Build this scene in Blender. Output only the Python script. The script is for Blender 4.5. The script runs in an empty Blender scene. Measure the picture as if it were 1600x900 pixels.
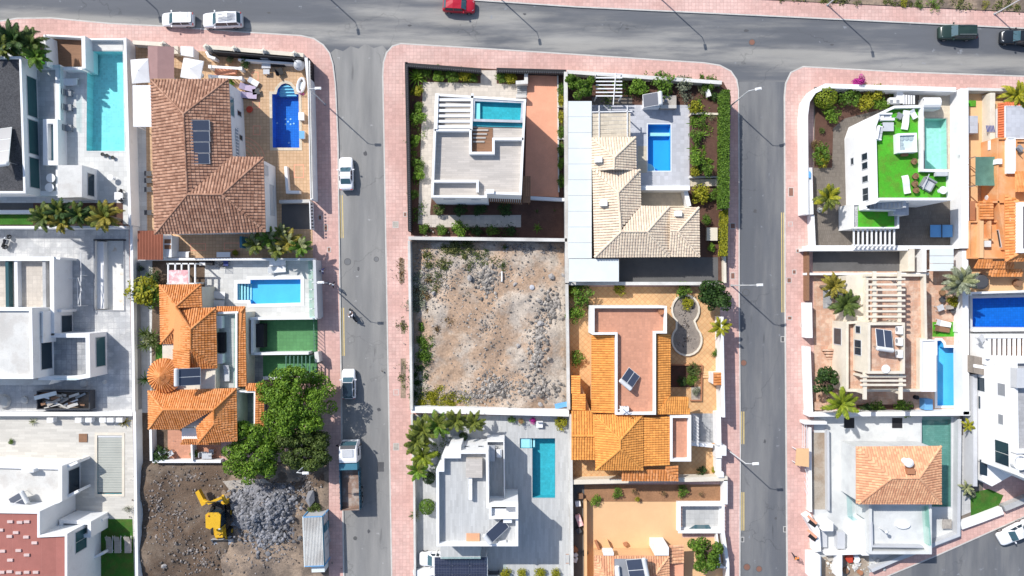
import bpy,bmesh,math,random
import numpy as np
from mathutils import Vector,Matrix
from mathutils.geometry import delaunay_2d_cdt
# camera, light, exposure
CAM_H=85.0
SCALE=12.5
scene=bpy.context.scene
col=scene.collection
cam_data=bpy.data.cameras.new("camera")
cam_data.sensor_width=36.0
cam_data.lens=36.0*CAM_H*SCALE/1600.0
cam_data.clip_end=2000.0
cam=bpy.data.objects.new("camera",cam_data)
cam.location=(0,0,CAM_H)
col.objects.link(cam)
scene.camera=cam
SHADOW=(0.80,-0.73)
elev=math.atan2(1.0,math.hypot(*SHADOW))
sun_dir=Vector((-SHADOW[0],-SHADOW[1],1.0)).normalized()
world=bpy.data.worlds.new("World")
scene.world=world
world.use_nodes=True
wn=world.node_tree
sky=wn.nodes.new("ShaderNodeTexSky")
sky.sky_type='NISHITA'
sky.sun_disc=False
sky.sun_elevation=elev
sky.sun_rotation=math.atan2(sun_dir.x,sun_dir.y)
wn.links.new(sky.outputs[0],wn.nodes["Background"].inputs[0])
wn.nodes["Background"].inputs[1].default_value=0.138
sun_data=bpy.data.lights.new("sun",'SUN')
sun_data.energy=4.25
sun_data.angle=math.radians(0.5)
sun_data.color=(1.0,0.965,0.91)
sun=bpy.data.objects.new("sun",sun_data)
sun.rotation_euler=sun_dir.to_track_quat('Z','Y').to_euler()
sun.location=(-40,40,60)
col.objects.link(sun)
scene.view_settings.view_transform='Standard'
scene.view_settings.look='None'
scene.view_settings.exposure=0.27
scene.view_settings.gamma=1.0
try:
 scene.cycles.max_bounces=7
 scene.cycles.transparent_max_bounces=12
 scene.cycles.caustics_reflective=False
 scene.cycles.caustics_refractive=False
except Exception:
 pass
R=random.Random(7)
# helpers
def P(px,py,z=0.0):
 """world xy of the point at height z that the drone sees at photo position (px, py)"""
 k=(CAM_H-z)/CAM_H/SCALE
 return((px-800.0)*k,(450.0-py)*k)
def P3(px,py,z=0.0):
 return P(px,py,z)+(z,)
def W(poly,z=0.0):
 return[P(x,y,z)for x,y in poly]
def area2(p):
 return sum(p[i][0]*p[(i+1)%len(p)][1]-p[(i+1)%len(p)][0]*p[i][1]for i in range(len(p)))
def ccw(p):
 return list(p)if area2(p)>0 else list(p)[::-1]
def rect(x0,y0,x1,y1):
 return[(x0,y0),(x1,y0),(x1,y1),(x0,y1)]
def circ(cx,cy,r,n=20,a0=0.0,a1=2*math.pi):
 full=abs(a1-a0-2*math.pi)<1e-6
 m=n if full else n-1
 return[(cx+r*math.cos(a0+(a1-a0)*i/m),cy+r*math.sin(a0+(a1-a0)*i/m))for i in range(n)]
def offset(poly,d):
 """mitred offset of a ccw polygon; d > 0 grows it"""
 p=ccw(poly);n=len(p);out=[]
 for i in range(n):
  a,b,c=Vector(p[i-1]),Vector(p[i]),Vector(p[(i+1)%n])
  e1=(b-a).normalized();e2=(c-b).normalized()
  n1=Vector((e1.y,-e1.x));n2=Vector((e2.y,-e2.x))
  m=(n1+n2);l=m.length
  m=m/l if l>1e-6 else n1
  k=d/max(0.3,m.dot(n1))
  out.append((b.x+m.x*k,b.y+m.y*k))
 return out
def thick(pts,w):
 """outline of an open polyline of width w"""
 n=len(pts);L=[];Rr=[]
 for i in range(n):
  b=Vector(pts[i])
  e1=(b-Vector(pts[i-1])).normalized()if i>0 else None
  e2=(Vector(pts[i+1])-b).normalized()if i<n-1 else None
  if e1 is None:e1=e2
  if e2 is None:e2=e1
  n1=Vector((-e1.y,e1.x));n2=Vector((-e2.y,e2.x))
  m=(n1+n2)
  m=m.normalized()if m.length>1e-6 else n1
  k=w/2/max(0.35,m.dot(n1))
  L.append((b.x+m.x*k,b.y+m.y*k));Rr.append((b.x-m.x*k,b.y-m.y*k))
 return L+Rr[::-1]
def link(o,parent=None):
 col.objects.link(o)
 if parent is not None:
  o.parent=parent
 return o
def wloc(o):
 v=Vector((0,0,0))
 while o is not None:
  v+=o.location;o=o.parent
 return v
def tag(o,label=None,cat=None,group=None,kind=None):
 if label:o["label"]=label
 if cat:o["category"]=cat
 if group:o["group"]=group
 if kind:o["kind"]=kind
 return o
def thing(name,label,cat,px,py,z=0.0,group=None,ground=0.15):
 """an Empty at the base of a thing; (px, py) is where the photo shows its height z"""
 o=bpy.data.objects.new(name,None)
 x,y=P(px,py,z)
 o.location=(x,y,ground)
 o.empty_display_size=0.3
 link(o)
 return tag(o,label,cat,group)
class MB:
 def __init__(s):
  s.v=[];s.f=[];s.mi=[]
 def add(s,vs,fs,mi=0):
  b=len(s.v)
  s.v.extend([tuple(v)for v in vs])
  for f in fs:
   s.f.append(tuple(b+i for i in f));s.mi.append(mi)
  return s
 def prism(s,poly,z0,z1,mi=0,bottom=False):
  p=ccw(poly);n=len(p)
  vs=[(x,y,z0)for x,y in p]+[(x,y,z1)for x,y in p]
  fs=[(i,(i+1)%n,n+(i+1)%n,n+i)for i in range(n)]+[tuple(range(n,2*n))]
  if bottom:fs.append(tuple(range(n-1,-1,-1)))
  return s.add(vs,fs,mi)
 def flat(s,poly,z,mi=0):
  p=ccw(poly)
  return s.add([(x,y,z)for x,y in p],[tuple(range(len(p)))],mi)
 def ring(s,outer,inner,z0,z1,mi=0):
  """outer and inner ccw loops of equal length"""
  n=len(outer)
  vs=[(x,y,z0)for x,y in outer]+[(x,y,z1)for x,y in outer]+[(x,y,z1)for x,y in inner]+[(x,y,z0)for x,y in inner]
  fs=[]
  for i in range(n):
   j=(i+1)%n
   fs+=[(i,j,n+j,n+i),(n+i,n+j,2*n+j,2*n+i),(2*n+i,2*n+j,3*n+j,3*n+i)]
  return s.add(vs,fs,mi)
 def box(s,c,d,rz=0.0,mi=0,M=None):
  x,y,z=d[0]/2,d[1]/2,d[2]/2
  vs=[Vector((a*x,b*y,e*z))for e in(-1,1)for a,b in((-1,-1),(1,-1),(1,1),(-1,1))]
  m=Matrix.Translation(Vector(c))@(M if M is not None else Matrix.Rotation(rz,4,'Z'))
  return s.add([m@v for v in vs],[(3,2,1,0),(4,5,6,7),(0,1,5,4),(1,2,6,5),(2,3,7,6),(3,0,4,7)],mi)
 def bar(s,p0,p1,w,h=None,mi=0):
  h=h or w
  a,b=Vector(p0),Vector(p1);d=b-a;L=d.length
  q=d.to_track_quat('X','Z').to_matrix().to_4x4()
  return s.box((a+b)/2,(L,w,h),mi=mi,M=q)
 def tube(s,pts,rs,n=6,mi=0,cap=True):
  pts=[Vector(p)for p in pts]
  if not hasattr(rs,'__len__'):rs=[rs]*len(pts)
  vs=[];fs=[]
  for i,p in enumerate(pts):
   t=(pts[min(i+1,len(pts)-1)]-pts[max(i-1,0)]).normalized()
   u=t.cross(Vector((0,0,1)))
   if u.length<0.01:u=Vector((1,0,0))
   u.normalize();w=t.cross(u)
   for k in range(n):
    a=2*math.pi*k/n
    vs.append(p+(u*math.cos(a)+w*math.sin(a))*rs[i])
  for i in range(len(pts)-1):
   for k in range(n):
    fs.append((i*n+k,i*n+(k+1)%n,(i+1)*n+(k+1)%n,(i+1)*n+k))
  if cap:
   fs+=[tuple(range(n))[::-1],tuple((len(pts)-1)*n+k for k in range(n))]
  return s.add(vs,fs,mi)
 def lathe(s,prof,c=(0,0,0),n=16,mi=0):
  vs=[];fs=[]
  for r,z in prof:
   for k in range(n):
    a=2*math.pi*k/n
    vs.append((c[0]+r*math.cos(a),c[1]+r*math.sin(a),c[2]+z))
  for i in range(len(prof)-1):
   for k in range(n):
    fs.append((i*n+k,i*n+(k+1)%n,(i+1)*n+(k+1)%n,(i+1)*n+k))
  fs+=[tuple(range(n))[::-1],tuple((len(prof)-1)*n+k for k in range(n))]
  return s.add(vs,fs,mi)
 def wheel(s,c,r,w,axis='Y',n=16,mi=0):
  vs=[]
  for e in(-1,1):
   for rr,ww in((r*0.92,0.5),(r,0.36))if e<0 else((r,0.36),(r*0.92,0.5)):
    for k in range(n):
     a=2*math.pi*k/n
     q=(rr*math.cos(a),e*w*ww,rr*math.sin(a))
     if axis=='X':q=(q[1],q[0],q[2])
     vs.append((c[0]+q[0],c[1]+q[1],c[2]+q[2]))
  fs=[(i*n+k,i*n+(k+1)%n,(i+1)*n+(k+1)%n,(i+1)*n+k)for i in range(3)for k in range(n)]
  fs+=[tuple(range(n)),tuple(3*n+k for k in range(n))]
  return s.add(vs,fs,mi)
 def mesh(s,name,mats,off=(0,0,0),smooth=False):
  me=bpy.data.meshes.new(name)
  ox,oy,oz=off
  me.from_pydata([(x-ox,y-oy,z-oz)for x,y,z in s.v],[],s.f)
  for m in(mats if isinstance(mats,(list,tuple))else[mats]):
   me.materials.append(m)
  if any(s.mi):
   me.polygons.foreach_set("material_index",s.mi)
  if smooth:
   me.polygons.foreach_set("use_smooth",[True]*len(me.polygons))
  me.update()
  return me
 def build(s,name,mats,parent=None,label=None,cat=None,group=None,kind=None,smooth=False,local=False):
  if parent is not None:
   off=(0,0,0)if local else tuple(wloc(parent))
   o=bpy.data.objects.new(name,s.mesh(name,mats,off,smooth))
  else:
   a=np.array(s.v)
   off=(float((a[:,0].min()+a[:,0].max())/2),float((a[:,1].min()+a[:,1].max())/2),float(a[:,2].min()))
   if local:off=(0,0,0)
   o=bpy.data.objects.new(name,s.mesh(name,mats,off,smooth))
   o.location=off
  link(o,parent)
  return tag(o,label,cat,group,kind)
def children(o):
 return[c for c in bpy.data.objects if c.parent is o]
def copy_thing(o,loc,rz=0.0,label=None,group=None,scale=None):
 r=o.copy();col.objects.link(r)
 r.location=loc;r.rotation_euler=(0,0,rz)
 if scale:r.scale=(scale,)*3
 if label:r["label"]=label
 if group:r["group"]=group
 for c in list(o.children):
  d=c.copy();col.objects.link(d);d.parent=r
  for g in list(c.children):
   e=g.copy();col.objects.link(e);e.parent=d
 return r
 # materials
def mk(name,c,rough=0.8,var=0.10,vs=0.6,fine=0.08,fs=9.0,bump=0.0,bs=14.0,tile=None,mortar=None,spec=0.3,metal=0.0,island=0.0,c2=None,mix=(0.45,0.6),ms=0.35,stretch=None,coord='P',translucent=0.0,crack=None,rot=0.0,detail=4.0,band=None,spots=None):
 m=bpy.data.materials.new(name);m.use_nodes=True
 nt=m.node_tree;N=nt.nodes;L=nt.links
 b=N["Principled BSDF"]
 b.inputs["Roughness"].default_value=rough
 b.inputs["Metallic"].default_value=metal
 b.inputs["Specular IOR Level"].default_value=spec
 g=N.new("ShaderNodeNewGeometry")
 if coord=='P':
  pos=g.outputs["Position"]
 else:
  pos=N.new("ShaderNodeTexCoord").outputs["Object"]
 if stretch or rot:
  mp=N.new("ShaderNodeMapping")
  mp.inputs["Scale"].default_value=stretch or(1,1,1)
  mp.inputs["Rotation"].default_value=(0,0,rot)
  L.new(pos,mp.inputs[0]);spos=mp.outputs[0]
 else:
  spos=pos
 def noise(scale,vec,det=detail):
  n=N.new("ShaderNodeTexNoise")
  n.inputs["Scale"].default_value=scale;n.inputs["Detail"].default_value=det
  n.inputs["Roughness"].default_value=0.62
  L.new(vec,n.inputs["Vector"]);return n.outputs[0]
 def math_(op,a,bb=None,cc=None):
  n=N.new("ShaderNodeMath");n.operation=op
  for i,x in enumerate((a,bb,cc)):
   if x is None:continue
   if isinstance(x,(int,float)):n.inputs[i].default_value=x
   else:L.new(x,n.inputs[i])
  return n.outputs[0]
 def ramp(x,a,bb,lo=0.0,hi=1.0):
  n=N.new("ShaderNodeMapRange");n.interpolation_type='SMOOTHSTEP'
  n.inputs[1].default_value=a;n.inputs[2].default_value=bb
  n.inputs[3].default_value=lo;n.inputs[4].default_value=hi
  L.new(x,n.inputs[0]);return n.outputs[0]
 def mixc(f,a,bb):
  n=N.new("ShaderNodeMix");n.data_type='RGBA'
  if isinstance(f,(int,float)):n.inputs[0].default_value=f
  else:L.new(f,n.inputs[0])
  for i,x in((6,a),(7,bb)):
   if isinstance(x,tuple):n.inputs[i].default_value=x[:3]+(1,)
   else:L.new(x,n.inputs[i])
  return n.outputs[2]
 cur=tuple(c)
 if c2 is not None:
  if island:
   f=g.outputs["Random Per Island"]
  else:
   f=ramp(noise(ms,spos,6.0),mix[0],mix[1])
  cur=mixc(f,cur,tuple(c2))
 if spots:
  cur=mixc(ramp(noise(spots,pos,3.0),0.66,0.74,0.0,0.8),cur,tuple(min(1.0,x*2.0)for x in c))
  cur=mixc(ramp(noise(spots*0.63,spos,3.0),0.68,0.76,0.0,0.7),cur,tuple(x*0.55 for x in c))
 if band:
  dt=N.new("ShaderNodeVectorMath");dt.operation='DOT_PRODUCT';dt.inputs[1].default_value=(band[0],band[1],0)
  L.new(pos,dt.inputs[0])
  d=math_('ABSOLUTE',math_('SUBTRACT',dt.outputs["Value"],band[2]))
  cur=mixc(math_('MULTIPLY',ramp(d,band[3]*0.3,band[3],1.0,0.0),ramp(noise(0.35,spos,6.0),0.36,0.58)),cur,tuple(c2))
 bump_in=None
 if tile:
  w,h,ms_=tile[:3]
  off=tile[3]if len(tile)>3 else 0.0
  ang=tile[4]if len(tile)>4 else 0.0
  mp=N.new("ShaderNodeMapping");mp.inputs["Rotation"].default_value=(0,0,ang)
  L.new(pos,mp.inputs[0])
  br=N.new("ShaderNodeTexBrick");br.offset=off;br.squash=1.0
  br.inputs["Scale"].default_value=1.0
  br.inputs["Brick Width"].default_value=w;br.inputs["Row Height"].default_value=h
  br.inputs["Mortar Size"].default_value=ms_;br.inputs["Mortar Smooth"].default_value=0.3
  br.inputs["Color1"].default_value=(1,1,1,1);br.inputs["Color2"].default_value=(0.84,0.84,0.84,1)
  br.inputs["Mortar"].default_value=(1,1,1,1)
  L.new(mp.outputs[0],br.inputs["Vector"])
  mm=N.new("ShaderNodeMix");mm.data_type='RGBA';mm.blend_type='MULTIPLY';mm.inputs[0].default_value=1.0
  if isinstance(cur,tuple):mm.inputs[6].default_value=cur[:3]+(1,)
  else:L.new(cur,mm.inputs[6])
  L.new(br.outputs["Color"],mm.inputs[7])
  cur=mixc(br.outputs["Fac"],mm.outputs[2],tuple(mortar or tuple(x*0.6 for x in c)))
  bump_in=math_('SUBTRACT',1.0,br.outputs["Fac"])
 if crack:
  vo=N.new("ShaderNodeTexVoronoi");vo.feature='DISTANCE_TO_EDGE';vo.inputs["Scale"].default_value=crack[0]
  wv=N.new("ShaderNodeVectorMath");wv.operation='ADD'
  nn=N.new("ShaderNodeTexNoise");nn.inputs["Scale"].default_value=0.7;nn.inputs["Detail"].default_value=5.0
  L.new(pos,nn.inputs["Vector"])
  sc_=N.new("ShaderNodeVectorMath");sc_.operation='SCALE';sc_.inputs[3].default_value=2.2
  L.new(nn.outputs[1],sc_.inputs[0])
  L.new(pos,wv.inputs[0]);L.new(sc_.outputs[0],wv.inputs[1]);L.new(wv.outputs[0],vo.inputs["Vector"])
  f=ramp(vo.outputs["Distance"],0.0,crack[1],1.0,0.0)
  f=math_('MULTIPLY',f,ramp(noise(0.12,pos),0.45,0.6,0.0,crack[2]))
  cur=mixc(f,cur,tuple(x*0.35 for x in c))
 val=None
 if var:
  val=math_('ADD',math_('MULTIPLY',math_('SUBTRACT',noise(vs,spos),0.5),4*var),1.0)
 if fine:
  v2=math_('ADD',math_('MULTIPLY',math_('SUBTRACT',noise(fs,pos,3.0),0.5),4*fine),1.0)
  val=v2 if val is None else math_('MULTIPLY',val,v2)
 if island:
  v3=math_('ADD',math_('MULTIPLY',math_('SUBTRACT',g.outputs["Random Per Island"],0.5),2*island),1.0)
  val=v3 if val is None else math_('MULTIPLY',val,v3)
 if val is not None:
  sc=N.new("ShaderNodeVectorMath");sc.operation='SCALE'
  if isinstance(cur,tuple):sc.inputs[0].default_value=cur[:3]
  else:L.new(cur,sc.inputs[0])
  L.new(val,sc.inputs[3]);cur=sc.outputs[0]
 if isinstance(cur,tuple):b.inputs["Base Color"].default_value=cur[:3]+(1,)
 else:L.new(cur,b.inputs["Base Color"])
 if bump or bump_in is not None:
  bn=N.new("ShaderNodeBump");bn.inputs["Strength"].default_value=max(bump,0.35 if bump_in is not None else 0.0)
  bn.inputs["Distance"].default_value=0.05
  h=noise(bs,pos,5.0)if bump else None
  if bump_in is not None:
   h=bump_in if h is None else math_('ADD',math_('MULTIPLY',h,0.6),bump_in)
  L.new(h,bn.inputs["Height"]);L.new(bn.outputs[0],b.inputs["Normal"])
 if translucent:
  tr=N.new("ShaderNodeBsdfTranslucent")
  if isinstance(cur,tuple):tr.inputs[0].default_value=cur[:3]+(1,)
  else:L.new(cur,tr.inputs[0])
  ms2=N.new("ShaderNodeMixShader");ms2.inputs[0].default_value=translucent
  L.new(b.outputs[0],ms2.inputs[1]);L.new(tr.outputs[0],ms2.inputs[2])
  L.new(ms2.outputs[0],N["Material Output"].inputs[0])
 return m
def mk_clear(name,tint,ior=1.33,rough=0.02,wave=0.0,ws=2.0,gloss=1.0):
 """water and balcony glass: tinted see-through with a Fresnel reflection"""
 m=bpy.data.materials.new(name);m.use_nodes=True
 nt=m.node_tree;N=nt.nodes;L=nt.links
 N.remove(N["Principled BSDF"])
 t=N.new("ShaderNodeBsdfTransparent");t.inputs[0].default_value=tint+(1,)
 gl=N.new("ShaderNodeBsdfGlossy");gl.inputs["Roughness"].default_value=rough
 fr=N.new("ShaderNodeFresnel");fr.inputs[0].default_value=ior
 mx=N.new("ShaderNodeMixShader")
 if wave:
  g=N.new("ShaderNodeNewGeometry")
  n=N.new("ShaderNodeTexNoise");n.inputs["Scale"].default_value=ws;n.inputs["Detail"].default_value=3.0
  L.new(g.outputs["Position"],n.inputs["Vector"])
  bn=N.new("ShaderNodeBump");bn.inputs["Strength"].default_value=wave;bn.inputs["Distance"].default_value=0.08
  L.new(n.outputs[0],bn.inputs["Height"]);L.new(bn.outputs[0],gl.inputs["Normal"]);L.new(bn.outputs[0],fr.inputs["Normal"])
 gb=N.new("ShaderNodeNewGeometry");mu=N.new("ShaderNodeMath");mu.operation='MULTIPLY_ADD';mu.use_clamp=True
 L.new(gb.outputs["Backfacing"],mu.inputs[0]);mu.inputs[1].default_value=-5.0;L.new(fr.outputs[0],mu.inputs[2])
 L.new(mu.outputs[0],mx.inputs[0]);L.new(t.outputs[0],mx.inputs[1]);L.new(gl.outputs[0],mx.inputs[2])
 L.new(mx.outputs[0],N["Material Output"].inputs[0])
 return m
M={}
def mat(key,*a,**k):
 M[key]=mk(key,*a,**k)
mat('white',(0.77,0.77,0.77),0.75,0.05,0.5,0.03,c2=(0.64,0.635,0.62),mix=(0.56,0.8),ms=0.8)
mat('white_dirty',(0.62,0.61,0.58),0.85,0.16,0.7,0.08,c2=(0.48,0.46,0.43))
mat('cream',(0.66,0.60,0.50),0.85,0.12,0.8,0.05)
mat('grey_wall',(0.42,0.42,0.42),0.85,0.16,0.8,0.08,c2=(0.30,0.30,0.31))
mat('asphalt_light',(0.195,0.194,0.192),0.9,0.11,0.5,0.13,14.0,bump=0.25,bs=40,c2=(0.285,0.278,0.265),mix=(0.40,0.66),ms=0.22,stretch=(1.0,0.13,1.0),crack=(0.11,0.010,0.35),spots=1.1)
mat('asphalt',(0.118,0.124,0.137),0.9,0.11,0.5,0.13,14.0,bump=0.25,bs=40,c2=(0.20,0.20,0.20),mix=(0.40,0.66),ms=0.22,stretch=(1.0,0.13,1.0),crack=(0.11,0.010,0.35),spots=1.1)
mat('asphalt_cross',(0.120,0.126,0.139),0.9,0.12,0.5,0.13,14.0,bump=0.25,bs=40,c2=(0.31,0.30,0.28),mix=(0.48,0.70),ms=0.20,stretch=(0.13,1.0,1.0),rot=0.05,crack=(0.11,0.010,0.35),spots=0.9,band=(0.045,1.0,30.7,1.7))
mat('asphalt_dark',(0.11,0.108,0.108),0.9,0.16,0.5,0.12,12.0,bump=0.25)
mat('asphalt_patch',(0.21,0.207,0.20),0.9,0.2,0.6,0.12,12.0)
mat('tar_patch',(0.085,0.085,0.09),0.9,0.2,0.6,0.12,12.0)
mat('pavement',(0.61,0.375,0.325),0.85,0.09,0.16,0.09,6.0,tile=(0.44,0.44,0.022),mortar=(0.50,0.30,0.265),c2=(0.69,0.475,0.42),mix=(0.40,0.64),ms=0.13)
mat('kerb',(0.52,0.50,0.47),0.9,0.15,1.0,0.08)
mat('yellow_paint',(0.62,0.47,0.19),0.8,0.16,1.5,0.12)
mat('white_paint',(0.72,0.72,0.70),0.8,0.10,1.5,0.1)
mat('dirt',(0.30,0.23,0.17),0.95,0.16,0.4,0.16,6.0,bump=0.6,bs=6,c2=(0.40,0.35,0.29),mix=(0.4,0.62),ms=0.3)
mat('lot_soil',(0.395,0.275,0.19),0.95,0.20,0.7,0.30,4.0,bump=1.0,bs=5,c2=(0.45,0.385,0.32),mix=(0.42,0.60),ms=0.22,detail=7.0)
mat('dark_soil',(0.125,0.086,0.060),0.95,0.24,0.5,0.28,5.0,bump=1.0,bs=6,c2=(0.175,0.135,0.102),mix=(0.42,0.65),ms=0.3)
mat('pale_soil',(0.30,0.225,0.165),0.95,0.24,0.6,0.24,5.0,bump=1.0,bs=6,c2=(0.16,0.125,0.10),mix=(0.42,0.60),ms=0.35)
mat('bed_soil',(0.105,0.055,0.040),0.95,0.22,0.8,0.2,8.0,bump=0.6,bs=12)
mat('brown_soil',(0.30,0.16,0.085),0.95,0.2,0.8,0.18,6.0,bump=0.6,bs=8)
mat('rock',(0.26,0.26,0.28),0.9,0.12,1.5,0.12,9.0,island=0.35,c2=(0.36,0.33,0.30))
mat('rock_dark',(0.155,0.155,0.163),0.9,0.12,1.5,0.12,9.0,island=0.4,c2=(0.22,0.22,0.235))
mat('lava_stone',(0.055,0.052,0.055),0.95,0.2,1.5,0.2,9.0,bump=0.8,bs=5,island=0.3,c2=(0.10,0.09,0.09))
mat('terracotta',(0.70,0.335,0.215),0.8,0.10,0.5,0.06,8.0)
mat('terracotta_tile',(0.58,0.285,0.185),0.8,0.08,0.5,0.05,8.0,tile=(0.33,0.33,0.02),mortar=(0.50,0.25,0.17))
mat('pink_tile',(0.56,0.33,0.23),0.8,0.10,0.5,0.06,8.0,tile=(0.55,0.55,0.02),mortar=(0.50,0.36,0.28),c2=(0.66,0.46,0.34),ms=1.2)
mat('tan_tile',(0.58,0.39,0.24),0.8,0.08,0.5,0.05,8.0,tile=(0.42,0.42,0.03),mortar=(0.42,0.26,0.14))
mat('tan_diamond',(0.64,0.40,0.20),0.8,0.08,0.4,0.05,8.0,tile=(0.5,0.5,0.03,0.0,0.785),mortar=(0.52,0.26,0.12))
mat('tan_plain',(0.68,0.43,0.23),0.85,0.06,0.4,0.04,8.0)
mat('grey_tile',(0.50,0.50,0.49),0.8,0.10,0.5,0.05,8.0,tile=(0.6,0.6,0.02),mortar=(0.38,0.38,0.38))
mat('slate_tile',(0.32,0.33,0.34),0.75,0.16,0.8,0.08,8.0,tile=(0.62,0.62,0.025),mortar=(0.24,0.24,0.25),c2=(0.42,0.42,0.42),ms=0.7)
mat('pale_tile',(0.62,0.62,0.60),0.8,0.08,0.5,0.05,8.0,tile=(0.6,0.6,0.02),mortar=(0.50,0.50,0.49))
mat('cream_plank',(0.58,0.555,0.505),0.8,0.06,0.5,0.05,8.0,tile=(1.6,0.32,0.015,0.5),mortar=(0.50,0.47,0.42),stretch=(0.3,2,1))
mat('grey_plank',(0.42,0.42,0.41),0.8,0.08,0.6,0.06,8.0,tile=(1.5,0.22,0.012,0.5,1.5708),mortar=(0.33,0.33,0.33),stretch=(3,0.4,1))
mat('roof_plank',(0.53,0.485,0.44),0.8,0.06,0.6,0.06,8.0,tile=(1.4,0.25,0.012,0.5),mortar=(0.40,0.37,0.35),stretch=(0.4,2,1))
mat('path_tile',(0.58,0.52,0.45),0.8,0.1,0.5,0.06,8.0,tile=(0.5,0.5,0.02),mortar=(0.45,0.40,0.35))
mat('beige_tile',(0.62,0.54,0.42),0.8,0.08,0.5,0.05,8.0,tile=(0.6,0.45,0.02,0.5),mortar=(0.50,0.43,0.34))
mat('brown_brick',(0.185,0.16,0.135),0.85,0.14,0.5,0.08,8.0,tile=(0.24,0.48,0.02,0.5),mortar=(0.14,0.12,0.10))
mat('lilac_tile',(0.50,0.51,0.55),0.8,0.06,0.5,0.04,8.0,tile=(0.5,0.5,0.012),mortar=(0.42,0.43,0.46))
mat('lawn',(0.075,0.37,0.022),0.95,0.16,0.7,0.22,10.0,bump=0.6,bs=25,c2=(0.10,0.29,0.025),ms=0.9)
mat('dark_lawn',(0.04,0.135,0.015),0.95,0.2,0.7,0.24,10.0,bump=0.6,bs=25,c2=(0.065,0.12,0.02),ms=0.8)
mat('green_court',(0.10,0.27,0.105),0.85,0.10,0.5,0.06,9.0,tile=(0.42,0.42,0.02),mortar=(0.08,0.20,0.09))
mat('gravel_dark',(0.065,0.066,0.072),0.95,0.1,0.8,0.5,6.5,bump=0.8,bs=9)
mat('red_roof',(0.37,0.14,0.115),0.85,0.10,0.8,0.05,8.0,tile=(1.7,40.0,0.03),mortar=(0.36,0.145,0.12))
mat('tile_brown',(0.325,0.165,0.108),0.85,0.12,0.35,0.08,8.0,island=0.17,c2=(0.41,0.24,0.165))
mat('tile_orange',(0.60,0.215,0.055),0.8,0.06,0.5,0.06,8.0,island=0.09,c2=(0.68,0.30,0.12))
mat('tile_amber',(0.68,0.285,0.07),0.8,0.06,0.5,0.06,8.0,island=0.12,c2=(0.72,0.32,0.08))
mat('tile_beige',(0.69,0.555,0.43),0.8,0.05,0.5,0.05,8.0,island=0.07,c2=(0.74,0.62,0.47))
mat('tile_salmon',(0.64,0.31,0.18),0.8,0.06,0.5,0.06,8.0,island=0.13,c2=(0.66,0.38,0.22))
mat('lean_to',(0.34,0.125,0.075),0.8,0.12,0.6,0.06)
mat('wood',(0.24,0.13,0.075),0.75,0.16,1.2,0.1,10,stretch=(1,6,1))
mat('grey_wood',(0.33,0.30,0.26),0.8,0.16,1.2,0.1,10,stretch=(1,6,1))
mat('black',(0.022,0.022,0.025),0.7,0.1,1.0,0.05)
mat('dark_grey',(0.07,0.072,0.08),0.6,0.1,1.0,0.05)
mat('mid_grey',(0.25,0.26,0.28),0.6,0.08,1.0,0.05)
mat('light_grey',(0.50,0.51,0.53),0.6,0.06,1.0,0.04)
mat('metal',(0.55,0.56,0.58),0.4,0.05,1.0,0.03,metal=0.7)
mat('galvanised',(0.58,0.59,0.60),0.5,0.06,1.0,0.03)
mat('sheet_white',(0.65,0.69,0.69),0.5,0.05,0.5,0.03)
mat('canvas_white',(0.78,0.78,0.79),0.9,0.04,1.5,0.02,translucent=0.12)
mat('canvas_mauve',(0.30,0.185,0.175),0.9,0.08,1.0,0.05)
mat('canvas_pink',(0.66,0.36,0.38),0.9,0.2,2.0,0.05,c2=(0.74,0.62,0.62),ms=1.6)
mat('net_green',(0.10,0.20,0.155),0.9,0.2,1.0,0.1)
mat('panel_blue',(0.045,0.056,0.088),0.28,0.06,1.0,0.0,spec=0.6)
mat('panel_pv',(0.035,0.042,0.075),0.2,0.06,1.0,0.0,spec=0.6,tile=(0.33,0.33,0.012),mortar=(0.10,0.11,0.15))
mat('glass',(0.020,0.035,0.050),0.06,0.0,1.0,0.0,spec=0.7)
mat('glass_teal',(0.030,0.085,0.095),0.08,0.0,1.0,0.0,spec=0.7)
mat('glass_sky',(0.10,0.22,0.26),0.08,0.0,1.0,0.0,spec=0.7)
mat('blue_plastic',(0.14,0.36,0.64),0.5,0.05,1.0,0.03)
mat('blue_fence',(0.05,0.17,0.24),0.6,0.1)
mat('yellow_metal',(0.64,0.37,0.02),0.5,0.10,1.5,0.08,coord='O',c2=(0.24,0.15,0.05),mix=(0.56,0.68),ms=1.6)
mat('mauve_cushion',(0.46,0.38,0.50),0.9,0.06)
mat('dark_cushion',(0.05,0.045,0.055),0.9,0.06)
mat('red_plastic',(0.50,0.06,0.03),0.5,0.05)
mat('magenta',(0.45,0.03,0.26),0.8,0.1,island=0.3)
mat('clay_pot',(0.38,0.17,0.09),0.8,0.1)
mat('pot_wicker',(0.26,0.15,0.08),0.85,0.15,4.0,0.1)
mat('stone_pale',(0.44,0.40,0.35),0.9,0.2,1.5,0.15,7.0,bump=0.5,c2=(0.30,0.27,0.24),ms=1.5)
mat('skin',(0.42,0.24,0.16),0.6,0.0,1,0.0)
mat('hair',(0.03,0.02,0.015),0.7,0.0,1,0.0)
mat('cloth_white',(0.74,0.75,0.80),0.9,0.03)
mat('cloth_blue',(0.10,0.12,0.32),0.9,0.05)
mat('cloth_dark',(0.03,0.03,0.04),0.9,0.05)
mat('cloth_orange',(0.62,0.22,0.06),0.9,0.05)
mat('bark',(0.12,0.085,0.06),0.95,0.2,2.0,0.15,10,bump=0.6,coord='O')
mat('bark_palm',(0.20,0.16,0.12),0.95,0.2,2.0,0.15,10,bump=0.6,coord='O')
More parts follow.
